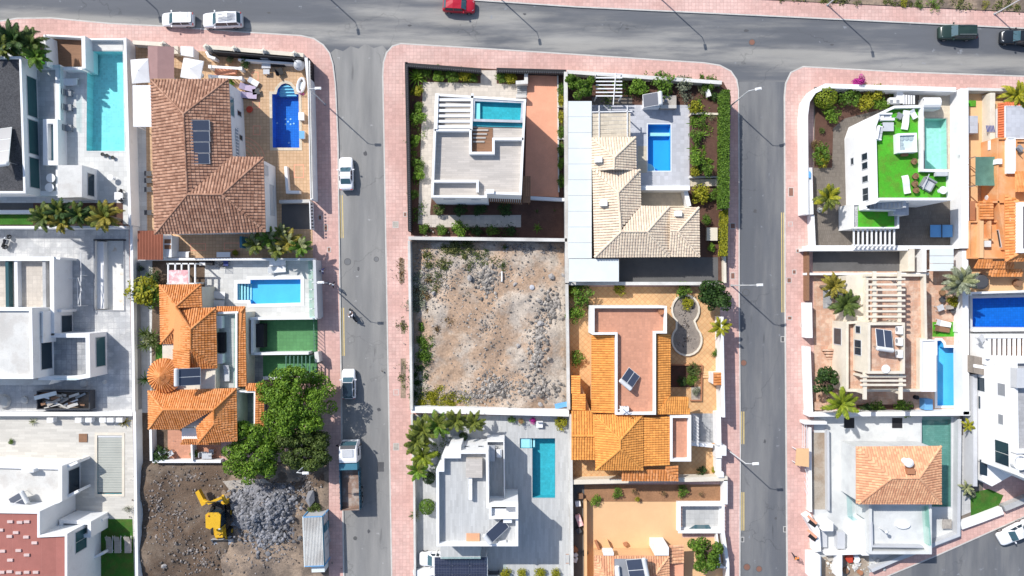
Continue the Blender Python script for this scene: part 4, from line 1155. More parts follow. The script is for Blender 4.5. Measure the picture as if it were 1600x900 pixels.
 # dry verge beyond the north pavement, with weeds
sheet('verge','dry stony verge beyond the north pavement',[(1150,-40),(1189,-1),(1600,18.5),(2300,-62),(2300,-200),(1150,-200)],0.1,'pale_soil')
tufts('weeds','green and yellow weeds straggling along the north verge',[(1200,0),(1420,8),(1600,17),(1600,2),(1400,-4),(1200,-8)],1500,'weed',0.12,0.14,0.35,clumps=34)
for x,y,r,m,lb in((1418,4,9,'leaf_yellow','yellowing weed clump at the left of the verge'),(1436,5,8,'leaf','green weed clump left of the verge centre'),(1460,7,11,'leaf_bright','largest green weed clump on the verge'),(1500,10,6,'leaf_olive','small olive weed clump on the verge'),(1537,8,8,'leaf_yellow','yellow weed clump near the last street lamp'),(1340,2,6,'leaf_olive','small weed clump right of the verge lamp')):
 bush(lb,x,y,r,m,'sparse',0.5,0.1,'weed clumps on the verge',name='weed')
 # cars
car('white hatchback with a rear spoiler parked at the left of two white cars',277,30,181,3.95,1.72,1.46,spoiler=True)
car('large white estate car with ribbed roof, second of the white cars on the cross street',347,31,182,4.9,1.86,1.66,kind='suv',rails='ribs')
car('red car cut off by the top edge of the photograph',717,8,-3,4.0,1.72,1.42,'car_red')
car('dark green estate car parked by the north pavement',1497,50,180,4.6,1.80,1.55,'car_green',kind='suv',rails=True)
car('black saloon at the right edge of the cross street',1592,58,177,4.3,1.76,1.42,'car_black',kind='sedan')
car('white saloon parked alone on the left side street',540.5,271,91,4.1,1.78,1.34,kind='coupe')
car('white hatchback with a black glass roof on the left side street',544.5,600,91,3.7,1.72,1.48,roof='glass')
car('white saloon on the diagonal street at the bottom right',1586,833,207,4.2,1.78,1.42,kind='sedan')
# tipper truck
def truck():
 o=bpy.data.objects.new('tipper_truck',None);link(o);tag(o,'blue tipper truck with an empty rusty bed and pale cab','truck','vehicles on the streets')
 mb=MB();mb.box((0,0,0.75),(8.2,0.9,0.3));mb.build('chassis',M['black'],o,local=True)
 cs=[]
 for x,w,zt in((1.75,1.12,2.55),(2.0,1.14,2.62),(3.35,1.13,2.60),(3.75,1.1,2.35),(4.1,1.06,1.5),(4.15,1.0,0.6)):
  cs.append([(x,-w,0.55),(x,-w,zt*0.75),(x,-w*0.93,zt),(x,w*0.93,zt),(x,w,zt*0.75),(x,w,0.55)])
 c=MB();loft(c,cs);c.build('cab',M['car_white'],o,local=True)
 MB().add([(3.42,-0.92,2.60),(3.42,0.92,2.60),(3.80,0.92,2.36),(3.80,-0.92,2.36)],[(3,2,1,0)]).build('sun_visor',M['dark_grey'],o,local=True)
 MB().add([(3.79,-0.95,2.31),(3.79,0.95,2.31),(4.13,0.93,1.55),(4.13,-0.93,1.55)],[(3,2,1,0)]).build('windscreen',M['windscreen'],o,local=True)
 MB().box((2.9,0,2.66),(0.9,1.3,0.07)).build('roof_panel',M['light_grey'],o,local=True)
 for s in(-1,1):
  MB().bar((3.5,s*1.12,2.0),(3.75,s*1.42,2.0),0.05).build('mirror_arm',M['black'],o,local=True)
  MB().box((3.75,s*1.42,1.85),(0.12,0.22,0.5)).build('mirror',M['black'],o,local=True)
  MB().box((2.9,s*1.145,1.75),(0.9,0.03,0.6)).build('side_window',M['glass'],o,local=True)
  MB().box((4.17,s*0.8,0.85),(0.06,0.3,0.2)).build('headlight',M['lamp_clear'],o,local=True)
  for x in(3.2,-2.2,-3.3):
   w=MB().wheel((x,s*0.98,0.5),0.5,0.4 if x<0 else 0.3).build('wheel',M['tyre'],o,local=True)
   MB().wheel((x,s*1.16,0.5),0.28,0.06,n=10).build('rim',M['rim'],w,local=True)
 MB().box((1.25,0,2.0),(0.75,2.2,1.1)).build('front_board',M['blue_fence'],o,local=True)
 b=MB()
 b.box((-1.65,0,1.12),(5.0,2.3,0.12));b.build('bed_floor',M['bed_rust'],o,local=True)
 for s in(-1,1):
  MB().box((-1.65,s*1.16,1.6),(5.0,0.07,1.05)).build('bed_side',M['truck_blue'],o,local=True)
  for k in range(8):MB().box((-3.95+k*0.66,s*1.225,1.6),(0.10,0.06,1.0)).build('side_rib',M['truck_blue'],o,local=True)
 MB().box((-4.16,0,1.55),(0.08,2.3,0.9)).build('tailgate',M['bed_rust'],o,local=True)
 for k in range(9):MB().box((-3.9+k*0.56,0,1.19),(0.06,2.24,0.025)).build('floor_rib',M['bed_rust'],o,local=True)
 place(o,547.5,742,91.5,0.005,1.5)
 return o
mat('bed_rust',(0.26,0.17,0.13),0.85,0.2,0.9,0.12,5,coord='O',c2=(0.36,0.30,0.26),ms=0.8)
truck()
# motorcycle with rider, and a parked motorcycle
def motorcycle(label,px,py,rot,z,group=None):
 o=bpy.data.objects.new('motorcycle',None);link(o);tag(o,label,'motorcycle','motorcycles')
 for x,nm in((0.68,'wheel'),(-0.66,'wheel')):
  w=MB().wheel((x,0,0.30),0.30,0.13,n=18).build(nm,M['tyre'],o,local=True)
  MB().wheel((x,0,0.30),0.19,0.15,n=12).build('rim',M['rim'],w,local=True)
 MB().tube([(0.66,0,0.5),(0.45,0,0.85),(0.38,0,1.02)],[0.07,0.06,0.05],8).build('fork',M['metal'],o,local=True)
 MB().tube([(0.40,0,0.78),(0.2,0,0.85),(-0.02,0,0.78)],[0.10,0.19,0.14],10).build('fuel_tank',M['cloth_dark'],o,local=True)
 MB().tube([(0.0,0,0.76),(-0.3,0,0.78),(-0.72,0,0.90)],[0.13,0.16,0.09],8).build('saddle',M['black'],o,local=True)
 MB().box((0.0,0,0.45),(0.55,0.34,0.36)).build('engine',M['mid_grey'],o,local=True)
 MB().tube([(0.36,-0.36,1.05),(0.42,0,1.0),(0.36,0.36,1.05)],0.02,6).build('handlebar',M['metal'],o,local=True)
 MB().lathe([(0.03,0),(0.10,0.06),(0.09,0.14)],(0.52,0,0.85),n=10).build('headlight',M['lamp_clear'],o,local=True)
 MB().tube([(-0.1,0.18,0.35),(-0.75,0.2,0.42)],[0.04,0.06],8).build('exhaust',M['metal'],o,local=True)
 MB().box((0.05,0,0.62),(0.6,0.3,0.12)).build('fairing',M['white'],o,local=True)
 for x in(0.68,-0.66):MB().box((x,0,0.63),(0.5,0.17,0.03)).build('mudguard',M['black'],o,local=True)
 place(o,px,py,rot,z,0.7);return o
motorcycle('dark motorcycle being ridden down the left side street',551,493,118,0.005)
person('motorcycle rider in a white shirt on the left side street',550,494.5,118,-0.02,'cloth_white','cloth_dark',sit=True)
motorcycle('dark motorcycle parked in the tiled yard at the left edge',9,378,70,0.155)
person('pedestrian in a white and blue top near the green glass fence',503,423.5,60,0.12,'cloth_white','cloth_blue')
person('pedestrian in a white top and dark trousers beyond the lamp',519.5,444.5,-120,0.12,'cloth_white','cloth_dark')
person('pedestrian in an orange top at the bottom of the right pavement',1243,871,-80,0.12,'cloth_orange','cloth_dark')
# planted strips in the middle pavement beside the rubble lot
for x0,y0,x1,y1,lb in((624,404,632,442,'upper'),(627,500,633,522,'middle'),(626,560,634,622,'lower')):
 sheet('planting_strip','%s dry planting strip in the pavement beside the rubble lot'%lb,rect(x0,y0,x1,y1),0.126,'pale_soil')
 tufts('weeds','dry weeds in the %s planting strip beside the rubble lot'%lb,rect(x0,y0,x1,y1),130,'weed' if lb!='upper' else 'leaf_dry',0.13,0.13,0.25,clumps=5)
 # WESTERN BLOCK
ORD='first second third fourth fifth sixth seventh'.split()
Z=0.15
# A: white house with the long turquoise pool (raised platform)
ZA=1.0
sheet('terrace','raised pale tiled terrace round the long turquoise pool',[(-150,60),(200,64),(205,350),(-150,350)],ZA,'pale_tile',skirt=0.95)
pool('long turquoise pool beside the white house at the top left',POOL_A,ZA,1.3,'pool_cyan','water_teal','pale_tile',0.18,ch=0.012)
sheet('platform','white pebbled shelf at the top end of the turquoise pool',rect(138,63,192,79),ZA+0.05,'white_dirty')
wall('low white wall across the top of the turquoise pool',[(135,61),(194,61)],ZA+0.6,'white',0.2)
wall('long white boundary wall between the turquoise pool and the white canopy',[(195,59),(203,352)],ZA+1.1,'white',0.34)
wall('long white boundary wall beside the empty pool and the orange roofed house',[(205,352),(209,643)],1.6,'white',0.34)
wall('white boundary wall beside the slatted pool cover and the building site',[(210,643),(215,1000)],1.6,'white',0.34)
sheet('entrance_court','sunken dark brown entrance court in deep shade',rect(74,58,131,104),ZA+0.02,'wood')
wall('white wall left of the dark entrance court',[(69,54),(72,103)],ZA+2.2,'white',0.2)
wall('white wall right of the dark entrance court',[(130,56),(131,107)],ZA+1.5,'white',0.45)
wall('white wall along the bottom of the dark entrance court',[(98,107),(128,107)],ZA+1.1,'white',0.35)
wall('grey front wall of the dark entrance court',[(72,55),(128,58)],ZA+0.9,'white',0.2)
h=thing('modern_house','white flat roofed house with a dark gravel roof beside the turquoise pool','house',0,200,0)
block(h,[(-160,87),(33,88),(40,302),(-160,302)],0.1,4.6,'white',0.35,0.25,'gravel_dark')
block(h,[(20,101),(94,101),(95,306),(20,306)],0.1,2.1,'white',0.12,0.6,'grey_tile')
for t0,t1 in((0.12,0.42),(0.44,0.70),(0.72,0.95)):
 window(h,(33,88),(40,302),4.6,t0,t1,2.1,3.9,'glass_teal')
window(h,(94,101),(95,306),2.1,0.0,0.0001,1.2,1.25)
block(h,[(90,258),(128,258),(128,308),(90,309)],0.1,4.0,'white',0.0)
window(h,(128,258),(128,308),4.0,0.18,0.92,1.6,3.0,'glass')
block(h,[(67,186),(90,186),(91,258),(67,258)],0.1,2.7,'white',0.7,0.55,'glass_sky')
rl=thing('glass_balustrade','glass balustrade round the upper terrace of the house with the gravel roof','balustrade',92,200,2.4,None,2.1)
for a,b in(((92,103),(92.5,186)),((54,185),(66,185)),((92,262),(93,305)),((54,306),(92,306)),((54,102),(92,102))):
 MB().prism(thick([P(*a,2.9),P(*b,2.9)],0.03),2.1,2.9,0,True).build('glass_panel',M['rail_glass'],rl)
for i,(x,y)in enumerate(((79,278),(77,293))):
 table('round white pouf table on the shaded upper terrace, %s of the two'%('upper','lower')[i],x,y,0,1.1,1.1,2.0,round_=True,h=0.4,group='round tables on the upper terrace')
for y,lb in((145,'top'),(168,'middle'),(200,'bottom')):
 chair('dark cushioned seat beside the turquoise pool, %s of the three'%lb,107,y,0,ZA,'dark_grey','mid_grey',0.75,'dark seats beside the turquoise pool')
sun_lounger('white lounger on the sunny strip beside the turquoise pool',110,128,0,ZA,w=0.8)
table('round white table in the court below the turquoise pool',172,277,0,0.75,0.75,ZA,round_=True)
table('white square table with dark chairs below the turquoise pool',185,306,0,1.0,0.9,ZA)
for x,y,r,lb in((189,300,200,'above'),(189,312,160,'below')):chair('black chair %s the white square table'%lb,x,y,r,ZA,'black','black',0.5,'black chairs at the white square table')
for x,y,lb in((160,241,'left'),(167,243,'middle'),(176,246,'right')):pot_plant('small dark pot below the turquoise pool, %s one'%lb,x,y,ZA,0.22,'dark_grey','leaf_dark',0.2,'dark pots below the turquoise pool',0.3)
solar_heater('white solar heater on the dark gravel roof',8,228,-82,4.25,1.7,4.6,0.3,3,'sheet_white','y')
sheet('lawn','small green lawn above the gravel roofed house',rect(40,72,72,101),ZA+0.01,'lawn')
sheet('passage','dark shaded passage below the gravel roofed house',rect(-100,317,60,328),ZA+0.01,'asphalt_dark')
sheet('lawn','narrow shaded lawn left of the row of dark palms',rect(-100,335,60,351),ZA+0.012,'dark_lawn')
sheet('flower_bed','dark soil bed under the row of dark palms',rect(52,317,192,351),ZA+0.014,'bed_soil')
wall('low white wall above the narrow shaded lawn',[(-100,331),(60,331)],ZA+0.5,'white',0.45)
wall('white wall below the row of dark palms',[(-100,355),(197,355)],ZA+0.7,'white',0.3)
for x,y,r,m,lb in((22,62,34,'leaf_dark','large dark palm at the top left corner'),(48,68,27,'leaf_olive','olive palm leaning over the pink pavement at the top left'),(56,88,22,'leaf','green palm on the small lawn at the top left'),(4,75,26,'leaf_palm','palm cut off by the left edge at the top')):
 palm(lb,x,y,r,3.6,18,m,ZA,'palms at the top left corner')
for x,y,r,m,lb in((68,340,24,'leaf_olive','olive palm at the left end of the row below the gravel roofed house'),(92,330,24,'leaf_dark','dark palm second in the row below the gravel roofed house'),(97,347,22,'leaf_palm_gold','gold tipped palm in the front of the row'),(122,335,24,'leaf_dark','dark palm third in the row below the gravel roofed house'),(163,338,28,'leaf_palm_gold','golden palm at the right end of the row below the gravel roofed house')):
 palm(lb,x,y,r,3.2,20,m,ZA,'row of palms below the gravel roofed house',m2='leaf_palm')
 # B: house with the large brown tile roof
sheet('patio','tan tiled patio round the deep blue pool',[(212,72),(478,92),(484,120),(489,404),(214,404)],Z,'tan_tile')
sheet('passage','white floored passage left of the brown tile roof',[(212,198),(228,198),(230,362),(214,362)],Z+0.006,'pale_tile')
pool('deep blue pool with a rounded step end beside the brown tile roof',POOL_B,Z,1.5,'pool_navy','water_blue','beige_tile',0.32,steps=[(circ(446.5,148,14-k*2.6,12,math.pi,2*math.pi),0.95-0.2*(3-k))for k in range(0)])
for i,(yy,d)in enumerate(((136,0.22),(139.5,0.42),(143,0.62),(147,0.82))):
 a=[(446.5-math.sqrt(max(0,14.6**2-(147-yy)**2)),yy),(446.5+math.sqrt(max(0,14.6**2-(147-yy)**2)),yy)]
pb=[o for o in bpy.data.objects if o.name.startswith('swimming_pool')and o.get('label','').startswith('deep blue')][0]
for yy0,yy1,d in((130.5,135,0.20),(135,139,0.42),(139,143,0.64),(143,147,0.86)):
 f=lambda y:math.sqrt(max(0.0,15.0**2-(146.5-y)**2))-1.2
 MB().prism(W([(446.5-f(yy0),yy0),(446.5+f(yy0),yy0),(446.5+f(yy1),yy1),(446.5-f(yy1),yy1)],Z),Z-1.4,Z-d).build('step',M['pool_step'],pb)
for x,y in((450,190),(446,186),(454,186),(446,194),(454,194),(433,192),(459,193),(451,223)):
 c=P(x,y,Z-1.45);MB().lathe([(0.12,0),(0.10,0.03)],(c[0],c[1],Z-1.5),n=10).build('pool_light',M['white'],pb)
h=thing('tiled_house','house under the large brown hipped tile roof with a solar panel','house',300,250,5)
E,G=5.0,6.9
MB().prism(W([(240,128),(354,127),(360,249),(408,249),(411,360),(248,362)],E),0.1,E-0.1).build('wall',M['white'],h)
tiled_roof(h,[[(242,366,E),(236,125,E),(287,178,G),(293,304,G)],[(236,125,E),(357,123.5,E),(287,178,G)],[(357,123.5,E),(363,245,E),(293,304,G),(287,178,G)],[(363,245,E),(411.5,246,E),(346.7,304,G),(293,304,G)],[(411.5,246,E),(415,362,E),(346.7,304,G)],[(415,362,E),(242,366,E),(293,304,G),(346.7,304,G)]],'tile_brown',[((236,125,E),(287,178,G)),((357,123.5,E),(287,178,G)),((287,178,G),(293,304,G)),((293,304,G),(346.7,304,G)),((411.5,246,E),(346.7,304,G)),((415,362,E),(346.7,304,G)),((242,366,E),(293,304,G))],0.36,0.40)
for t0,t1 in((0.28,0.36),(0.60,0.68)):window(h,(354,127),(360,249),E,t0,t1,1.0,2.3,'glass')
window(h,(354,127),(360,249),E,0.16,0.42,3.2,4.4,'glass_sky')
window(h,(408,249),(411,360),E,0.30,0.75,1.0,2.4,'light_grey');window(h,(408,249),(411,360),E,0.05,0.2,2.8,4.2,'light_grey')
bk=MB();bk.prism(W([(362,200),(372,200),(374,246),(362,246)],3.2),2.9,3.2,0,True);bk.build('balcony',M['light_grey'],h)
for k in range(9):
 c=P(371,202+k*5,3.6);MB().box((c[0],c[1],3.65),(0.06,0.06,0.9)).build('baluster',M['white'],h)
sh=thing('solar_collector','four paned solar collector on the brown tile roof','solar panel',313,222,6.3,None,5.8)
for i in range(4):
 y0=188+i*17.3;pts=[P3(299,y0,6.55),P3(328,y0,6.02),P3(329,y0+16.4,6.02),P3(300,y0+16.4,6.55)]
 up=[(x,y,z+0.16)for x,y,z in pts];
 MB().add([tuple(v)for v in pts]+up,[(7,6,5,4),(0,4,5,1),(1,5,6,2),(2,6,7,3),(3,7,4,0)]).build('collector_frame',M['light_grey'],sh)
 q=[Vector(v)for v in up];c=sum(q,Vector((0,0,0)))/4
 MB().add([v+(c-v)*0.05+Vector((0,0,0.012))for v in q],[(3,2,1,0)]).build('collector_glass',M['panel_blue'],sh)
 # canopies and parasols along the top
aw=thing('awning','mauve gabled awning between two white parasols','awning',251,97,2.7)
zr,ze=2.95,2.6
MB().add([P3(231,72,ze),P3(246,72,zr),P3(272,73,ze),P3(272,123,ze),P3(246,123,zr),P3(231,123,ze)],[(0,1,4,5),(1,2,3,4)]).build('canopy',M['canvas_mauve'],aw)
posts(aw,[(232,74),(271,75),(271,121),(232,121)],2.55,0.04,'metal')
parasol('white square parasol left of the mauve awning',219,111,4,2.15,2.5,Z,w2=2.9)
parasol('white square parasol right of the mauve awning',300,108,-10,2.45,2.5,Z,w2=2.4)
cn=thing('canopy','white rectangular canopy over the passage left of the brown roof','canopy',222,165,2.8)
MB().prism(W([(207,133),(236,133),(237,198),(208,198)],2.8),2.74,2.8,0,True).build('cloth',M['canvas_white'],cn)
posts(cn,[(209,135),(234,135),(235,196),(210,196)],2.74,0.04,'white')
lt=thing('lean_to','corrugated reddish lean to roof below the white passage','shed',235,384,2.6)
MB().prism(W([(217,363),(254,363),(254,403),(217,403)],2.3),0.1,2.3).build('wall',M['white'],lt)
cr=MB()
for i in range(17):
 x=215+i*2.35
 cr.tube([P3(x+1.2,360.5,2.75),P3(x+1.2,406,2.4)],0.10,6)
cr.build('roof_sheet',M['lean_to'],lt,kind='stuff')
wall('cream front wall left part with square posts beside the white parasol',[(207,66),(253,69)],1.5,'white_dirty',0.4,cap='cream')
wall('cream front wall right part beside the black hedge screen',[(322,73),(474,86)],1.5,'white_dirty',0.4,cap='cream')
wall('black screen fence inside the cream front wall',[(332,80),(474,92)],1.9,'black',0.12,name='screen_fence',cat='fence')
wall('inner white wall below the black screen fence',[(372,93),(470,100)],1.0,'white',0.25)
for i,(x,y)in enumerate(((255,69),(322,73),(366,76),(412,80),(460,84))):
 pr=thing('gate_post','cream square post in the front wall, %s'%('nearest the mauve awning','beside the entrance','above the white stairs','above the grey chair','at the street corner')[i],'post',x,y,2.0,'cream posts of the front wall')
 c=P(x,y,1.9);MB().box((c[0],c[1],1.0),(0.5,0.5,1.8)).build('shaft',M['white_dirty'],pr)
 MB().lathe([(0.42,1.88),(0.42,1.95),(0.05,2.2)],(c[0],c[1],0),4).build('cap',M['cream'],pr)
ew=wall('white street wall beside the deep blue pool',[(478,90),(483,140),(487,312)],2.2,'white',0.35)
bl=thing('balustrade','balustrade with its shaded side painted black on the street wall beside the deep blue pool','balustrade',487,200,1.4)
for i in range(46):
 t=i/45;x=483+5.0*t;y=96+214*t
 c=P(x,y,1.9);MB().lathe([(0.05,1.2),(0.10,1.5),(0.05,1.9),(0.07,2.2)],(c[0],c[1],0.0),6).build('baluster',M['white_dirty'],bl)
MB().bar(P3(483,95,2.25),P3(488,311,2.25),0.22,0.10).build('rail',M['white_dirty'],bl)
MB().bar(P3(486,95,1.2),P3(490.5,311,1.2),0.08,2.2).build('screen',M['black'],bl)  # black sheet stands in for shade on the street face of the balusters
for y0,lb in((104,'upper'),(119,'lower')):
 s=thing('stair_balustrade','%s white balustrade of the garden steps above the brown roof'%lb,'balustrade',350,y0,1.0)
 for k in range(8):
  c=P(330+k*6,y0+k*0.35,0.8);MB().box((c[0],c[1],0.55),(0.10,0.10,0.9)).build('baluster',M['white'],s)
 MB().bar(P3(328,y0,1.1),P3(375,y0+3,1.1),0.30,0.12).build('rail',M['white'],s)
 for x in(328,376):c=P(x,y0+(x-328)*.06,1.2);MB().box((c[0],c[1],0.7),(0.38,0.38,1.1)).build('post',M['white'],s)
st=thing('garden_steps','brown garden steps between two white balustrades','steps',355,112,0.3)
for k in range(7):
 MB().prism(W(rect(335+k*5,107,340+k*5,117),0.3),0.1,0.20+0.09*k).build('step',M['terracotta'],st)
wall('curved white wall end beside the entrance steps',[(322,80),(326,88),(336,91)],1.4,'white',0.3)
MB().prism(W(rect(270,72,278,84),1.2),0.1,1.2).build('storage_box',M['cream'],None,'cream upright storage box beside the mauve awning','box')
sb=thing('garden_shed','small white roofed shed behind the right white parasol','shed',293,80,1.9)
MB().prism(W([(284,73),(301,74),(301,88),(284,86)],1.8),0.1,1.8).build('wall',M['white'],sb)
MB().prism(W([(282,72),(302,73),(302,89),(282,86)],1.95),1.82,1.95,0,True).build('roof',M['white'],sb)
# furniture round the pool
chair('grey armchair against the inner white wall above the blue pool',416,100,-90,Z,'light_grey','light_grey',1.1,name='armchair',cat='armchair')
table('small pale square table below the grey armchair',416,112,0,0.8,0.6,Z,'light_grey',h=0.45)
sofa('black sofa beside the grey armchair',434,98,0,1.7,0.8,Z,'black','black');chair('black armchair facing the black sofa',437,112,20,Z,'black','black',0.85,name='armchair',cat='armchair')
ha=root_at('hanging_chair','grey hanging egg chair at the street corner of the patio','hanging chair',468,102,-40,Z,None,1.0)
MB().lathe([(0.25,0.4),(0.6,0.75),(0.7,1.15),(0.5,1.6),(0.1,1.85)],n=14).build('shell',M['light_grey'],ha,local=True)
MB().tube([(-0.8,0,0),(-0.9,0,1.4),(-0.4,0,2.1),(0,0,1.9)],0.035,6).build('stand',M['metal'],ha,local=True)
MB().lathe([(0.5,0),(0.5,0.05)],(-0.6,0,0),14).build('base',M['metal'],ha,local=True)
sun_lounger('mauve sun lounger beside the brown roofed house, upper of the two',387,137,165,Z,'black','mauve_cushion',1.9,0.75,'mauve sun loungers')
sun_lounger('mauve sun lounger beside the brown roofed house, lower of the two',389,149,176,Z,'black','mauve_cushion',1.9,0.75,'mauve sun loungers')
sun_lounger('white folded lounger lying above the mauve loungers',396,128,150,Z,'white','white',1.3,0.6)
table('dark low table between the mauve loungers and the pool',400,143,10,0.9,0.7,Z,'dark_grey',h=0.4)
MB().lathe([(0.1,0),(0.3,0.05),(0.42,0.2),(0.36,0.3),(0.2,0.33)],P(390,171,0.3)+(Z,),14).build('beach_ball_bowl',M['red_plastic'],None,'red round bowl on the patio below the loungers','bowl')
bt=root_at('inflatable_boat','white inflatable float beside the top of the blue pool','inflatable',470,133,80,Z,None,0.3)
MB().tube([(0.9*math.cos(a),0.42*math.sin(a),0.2)for a in[i*math.pi/8 for i in range(17)]],0.17,8).build('tube_ring',M['canvas_white'],bt,local=True)
MB().prism(circ(0,0,0.5,12),0.05,0.10).build('float_floor',M['sheet_white'],bt,local=True)
bush('magenta potted bloom below the white inflatable',471,146,4,'magenta','sparse',0.5)
for x,y,lb in((471,182,'white pool pump box beside the blue pool'),(472,211,'blue and white toy box beside the blue pool')):
 b=root_at('pool_box',lb,'box',x,y,0,Z);MB().box((0,0,0.25),(0.6,0.9,0.5)).build('body',M['white'],b,local=True);MB().box((0,0,0.53),(0.66,0.96,0.06)).build('lid',M['white' if 'pump' in lb else 'blue_plastic'],b,local=True)
def rug(label,poly,z,m='dark_grey',m2='tan_plain'):
 p=ccw(W(poly,z));o=bpy.data.objects.new('floor_frame',None);link(o);o.location=(p[0][0],p[0][1],z);tag(o,label,'floor mosaic')
 MB().ring(p,offset(p,-0.12),z-0.01,z+0.006).build('border',M[m],o);MB().flat(offset(p,-0.12),z+0.003).build('centre',M[m2],o)
for q,lb in((rect(395,196,407,211),'dark framed floor square left of the blue pool'),(rect(393,112,404,126),'dark framed floor square above the loungers'),(rect(394,156,406,169),'dark framed floor square below the loungers'),(rect(459,257,475,278),'dark framed floor square below the blue pool'),(rect(297,380,322,392),'left framed floor panel of the lower patio'),(rect(350,379,375,391),'right framed floor panel of the lower patio')):
 rug(lb,q,Z+0.006,'terracotta','tan_tile')
for k,rr in enumerate((14,20,26,32,38)):
 q=circ(376,252,rr,12,-0.2,-1.55)
 MB().prism(thick([P(x,y,Z)for x,y in q],0.10),Z-0.01,Z+0.006).build('paving_arc',M['terracotta'],None,'terracotta arc laid in the patio, %s out from the house'%ORD[k],'paving','concentric paving arcs')
wall('white planter wall in an angle beside the sunken driveway',[(446,260),(449,300),(468,300)],0.9,'white',0.35)
wall('white wall above the sunken driveway',[(436,315),(484,314)],1.0,'white_dirty',0.4)
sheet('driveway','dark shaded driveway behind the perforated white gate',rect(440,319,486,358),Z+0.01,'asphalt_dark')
gt=thing('driveway_gate','white perforated gate of the dark driveway','gate',487,338,1.4)
MB().bar(P3(486.5,316,0.9),P3(488,359,0.9),0.12,1.5).build('gate_leaf',M['white'],gt)
for k in range(8):MB().box(P3(487+k*0.2,319+k*5.2,1.66),(0.24,0.2,0.03)).build('opening',M['black'],gt)
sheet('patio','sunny tan lower patio under the brown roof',rect(257,366,380,403),Z+0.01,'tan_tile')
wall('white wall between the brown roofed house and the sky blue pool',[(215,405),(490,405)],1.3,'white',0.28)
sw=thing('side_wall','white wall with two dark openings beside the lean to','wall',263,384,2.0)
MB().prism(W(rect(256,368,268,402),2.0),0.1,2.0).build('wall_body',M['white'],sw)
for y in(377,386):MB().box(P3(262,y,2.01),(0.8,0.5,0.04)).build('opening',M['wood'],sw)
sun_lounger('white bench lounger at the foot of the lower patio',284,398,0,Z,w=0.7);table('white garden table at the foot of the lower patio',349,398,0,1.7,0.65,Z)
bush('yellow flowering pot at the right end of the lower patio',368,395,5,'leaf_yellow','bush',0.6);MB().box(P3(381,379,1.0),(0.3,1.4,1.9)).build('blue_screen',M['blue_fence'],None,'dark blue screen beside the palm hedge','screen')
for x,y,r,m,lb in((398,381,20,'leaf_palm','palm at the left of the clump above the sky blue pool'),(420,372,20,'leaf','green palm at the middle of the clump above the sky blue pool'),(432,390,18,'leaf_palm','palm at the bottom of the clump above the sky blue pool'),(450,378,22,'leaf_palm_gold','gold tinged palm in the clump above the sky blue pool'),(470,386,20,'leaf','palm at the right of the clump above the sky blue pool'),(440,362,15,'leaf_palm','small palm at the top of the clump above the sky blue pool')):
 palm(lb,x,y,r,2.6,18,m,Z,'palm clump above the sky blue pool',m2='leaf_pale')
for x,y,r,m,lb in((359,92,6,'leaf_pale','pale green shrub above the white stair balustrade'),(383,98,9,'leaf_dark','dark clipped shrub beside the inner white wall'),(361,128,6,'leaf_bright','bright green shrub at the foot of the garden steps')):bush(lb,x,y,r,m)
for i,y in enumerate((271,282,296,332)):table('dark stool in the side passage of the brown roofed house, %s from the top'%ORD[i],231,y,0,0.9,0.6,Z,'dark_grey',h=0.45,group='dark stools in the side passage')
# C: orange roofed house with the sky blue pool
sheet('patio','pale grey patio round the sky blue pool',[(300,406),(494,406),(496,500),(320,500)],Z,'pale_tile')
sheet('passage','white strip of ground left of the orange roofed house',[(211,406),(238,406),(240,650),(215,650)],Z,'pale_tile')
sheet('yard','dark planted yard left of the orange roofed house',[(238,406),(320,406),(320,720),(236,720)],Z+0.004,'dark_soil')
wall('thin dark railing on the white strip beside the orange roofed house',[(213,410),(216,640)],0.9,'mid_grey',0.08,name='railing',cat='railing')
pool('sky blue pool with side steps beside the orange roofed house',POOL_C,Z,0.75,'pool_sky','water_clear','white',0.42,steps=[(rect(371+4.2*k,443.5,373.3+4.2*k,468.5),0.16+0.12*k)for k in range(5)])
h=thing('orange_roof_house','house under orange hipped roofs with a round turret','house',300,560,5)
E,G=4.4,5.9
MB().prism(W([(253,449),(312,448),(312,484),(334,484),(336,572),(336,609),(366,610),(367,686),(308,689),(308,668),(236,668),(236,612),(253,610)],E),0.1,E-0.1).build('wall',M['cream'],h)
rdg=lambda*a:[(a[i],a[i+1])for i in range(0,len(a),2)]
tiled_roof(h,[[(249.7,445.6,E),(314,444,E),(275.7,478,G-0.4)],[(314,444,E),(315.5,480,E),(275.7,480,G-0.4)],[(251.4,537,E),(249.7,445.6,E),(275.7,478,G-0.4),(298,514,G),(298,548,G),(271,548,G-0.6),(271,514,G-0.6)],[(271,537,E),(251.4,537,E),(271,514,G-0.6)],[(275.7,482,E+0.5),(337,481,E),(298,514,G)],[(337,481,E),(339,575,E),(298,546,G),(298,514,G)],[(339,575,E),(296,576,E+.6),(298,546,G)],[(271,592,E+.3),(271,545,E+.7),(298,545,G),(296,592,G-.2)]],'tile_orange',rdg((249.7,445.6,E),(275.7,478,G-.4),(314,444,E),(275.7,478,G-.4),(275.7,480,G-.4),(298,514,G),(337,481,E),(298,514,G),(298,514,G),(298,546,G),(298,546,G),(339,575,E),(251.4,537,E),(271,514,G-.6)),0.27,0.36)
